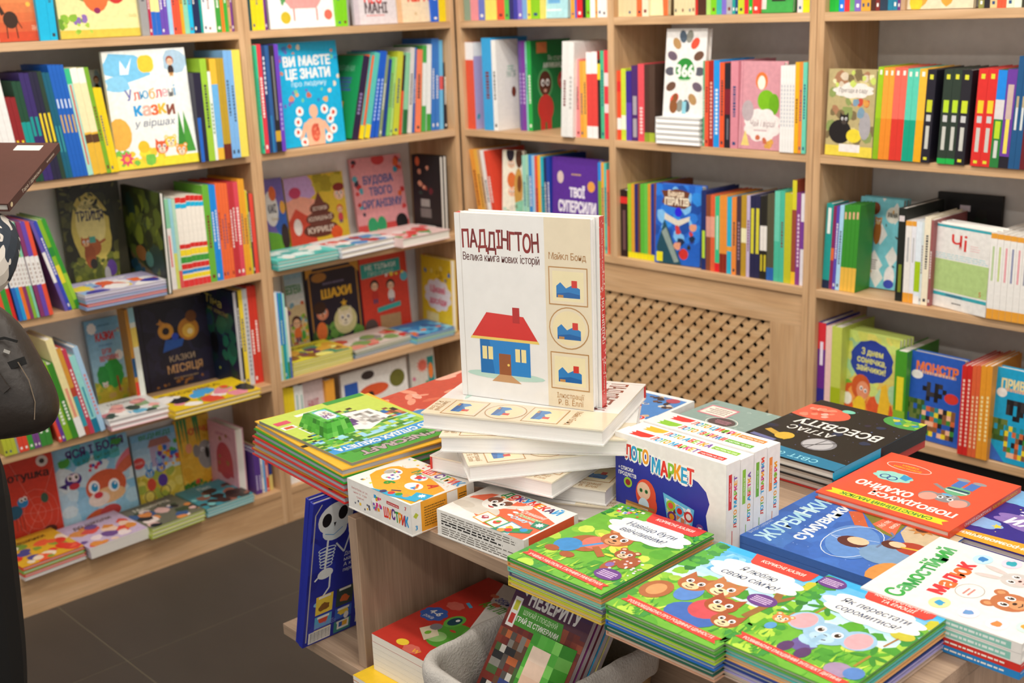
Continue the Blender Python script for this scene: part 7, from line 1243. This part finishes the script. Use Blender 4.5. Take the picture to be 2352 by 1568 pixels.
# brown book they hold: spine towards the lower right, cover tilted up
hh = (HB-HA).length; bkart = Art(.24/hh, 3); bkart.bg('5c3b34'); bkart.poly([(0, 34), (50, 38), (66, 50), (52, 72), (30, 90), (0, 92)], 'd8897a'); bkart.ell(66, 24, 18, 8, '7f9cc6', 18); bkart.ell(70, 17, 12, 4, 'c88a68', 12); bkart.rect(40, 2, 62, 8, 'd8cfae'); bkart.rect(70, 86, 90, 95, 'e4e0da')
SA = Art(hh/.014, 2); SA.text('Тара і дракони', 42, 50, 44, 'e0d4c0', w=36); SA.lines(72, 35, 92, 65, 1, 'b8a898', .8); SA.ell(5, 50, 2, 30, 'd8c8a0', 10)
book(frame(HA-HN*.014, HE, HN, HU), .24, hh, .014, '5c3b34', spine='4a2d28', spineart=SA, backart=bkart, name='picture_book', label='brown picture book held by the person at the left edge')
# shoulder bag: soft leather pouch with its own thickness
out_ = [(-210, 660), (-110, 650), (-20, 692), (42, 745), (88, 822), (124, 895), (132, 945), (112, 982), (60, 1000), (-40, 1012), (-150, 1006), (-220, 950), (-235, 800)]
DB = 1.87; cx_, cy_ = -60, 840; c0_ = atdepth(cx_, cy_, DB); BG = empty('shoulder_bag', c0_)
def pin(x, y, k=1.0): q = atdepth(x, y, DB)-c0_; return q*k
def smooth_ring(pts, m=4):
    res = []
    for i in range(len(pts)):
        p0, p1, p2, p3 = [pts[(i+d) % len(pts)] for d in (-1, 0, 1, 2)]
        for k in range(m):
            t = k/m; res.append(tuple(.5*((2*p1[j])+(-p0[j]+p2[j])*t+(2*p0[j]-5*p1[j]+4*p2[j]-p3[j])*t*t+(-p0[j]+3*p1[j]-3*p2[j]+p3[j])*t**3) for j in range(2)))
    return res
ring2 = smooth_ring(out_); nr = len(ring2); mb = MB(); prof = [(.0, -.06), (.35, -.058), (.65, -.05), (.86, -.036), (.97, -.018), (1.0, 0), (.97, .018), (.86, .036), (.6, .05), (.0, .055)]
for s_, dpt in prof:
    for x, y in ring2: mb.v.append(tuple(pin(cx_+(x-cx_)*max(s_, .01), cy_+(y-cy_)*max(s_, .01))+FW*dpt))
for j in range(len(prof)-1):
    for i in range(nr): a0 = j*nr+i; a1 = j*nr+(i+1) % nr; mb.f.append((a0, a1, a1+nr, a0+nr)); mb.c.append((1, 1, 1))
mb.build('pouch', LEA, BG, smooth=True)
def strip(name, pts, wd, th, mat, dep):
    mb = MB(); n = len(pts); P3 = [pin(*p)+FW*dep(k/(n-1)) for k, p in enumerate(pts)]
    for k, p in enumerate(P3):
        d = (P3[min(k+1, n-1)]-P3[max(k-1, 0)]).normalized(); s_ = d.cross(FW).normalized()*wd/2
        mb.v += [tuple(p-s_), tuple(p+s_), tuple(p+s_-FW*th), tuple(p-s_-FW*th)]
    for k in range(n-1):
        for e in range(4): mb.f.append((k*4+e, k*4+(e+1) % 4, k*4+4+(e+1) % 4, k*4+4+e)); mb.c.append((1, 1, 1))
    mb.f += [(3, 2, 1, 0), tuple((n-1)*4+e for e in range(4))]; mb.c += [(1, 1, 1)]*2
    return mb.build(name, mat, BG)
zp = [(-120, 862), (-60, 862), (0, 856), (40, 842), (84, 826)]
strip('zip_tape', zp, .012, .0025, BLK, lambda t: -.057+.016*t); strip('pocket_seam', [(70, 830), (92, 870), (104, 920), (100, 960)], .0013, .0012, mat_plain('tan_stitch', '7a6a58', .8), lambda t: -.047+.012*t)
strip('zip_slider', [(14, 842), (26, 836)], .012, .005, MET, lambda t: -.060); strip('zip_pull', [(24, 848), (36, 868), (46, 884), (54, 893)], .013, .004, LEA, lambda t: -.062+.004*t); strip('logo_plate', [(42, 804), (56, 809)], .005, .002, MET, lambda t: -.052)
strip('flap_seam', [(-60, 792), (0, 786), (40, 776), (66, 784)], .004, .003, BLK, lambda t: -.056+.014*t)
strip('strap', [(-150, 690), (-158, 520), (-164, 380), (-170, 240)], .028, .004, LEA, lambda t: .12*t)
tag(BG, 'dark brown leather shoulder bag with zip pocket at the left edge', 'bag')
# ------------------------------------------------------------------ labels of the shelf books: look first, then place in the row
from collections import defaultdict
grp = defaultdict(list)
for a in AUTO:
    r, bay, row, u, cn, t, h, lab = a
    r['group'] = f'books on the {ROWN[row]} shelf of the {BAYN[bay]}'
    if lab: r['label'] = lab; continue
    size = 'slim' if t < .011 else 'thick' if t > .021 else ''
    grp[(bay, row, (size+' '+cn).strip())].append((u, r))
for (bay, row, d), l in grp.items():
    l.sort(key=lambda q: q[0]); where = f'on the {ROWN[row]} shelf, {BAYN[bay]}'
    for i, (u, r) in enumerate(l):
        r['label'] = f'{d} spine {where}' if len(l) == 1 else f'{ORD[i]} {d} spine from left {where}'
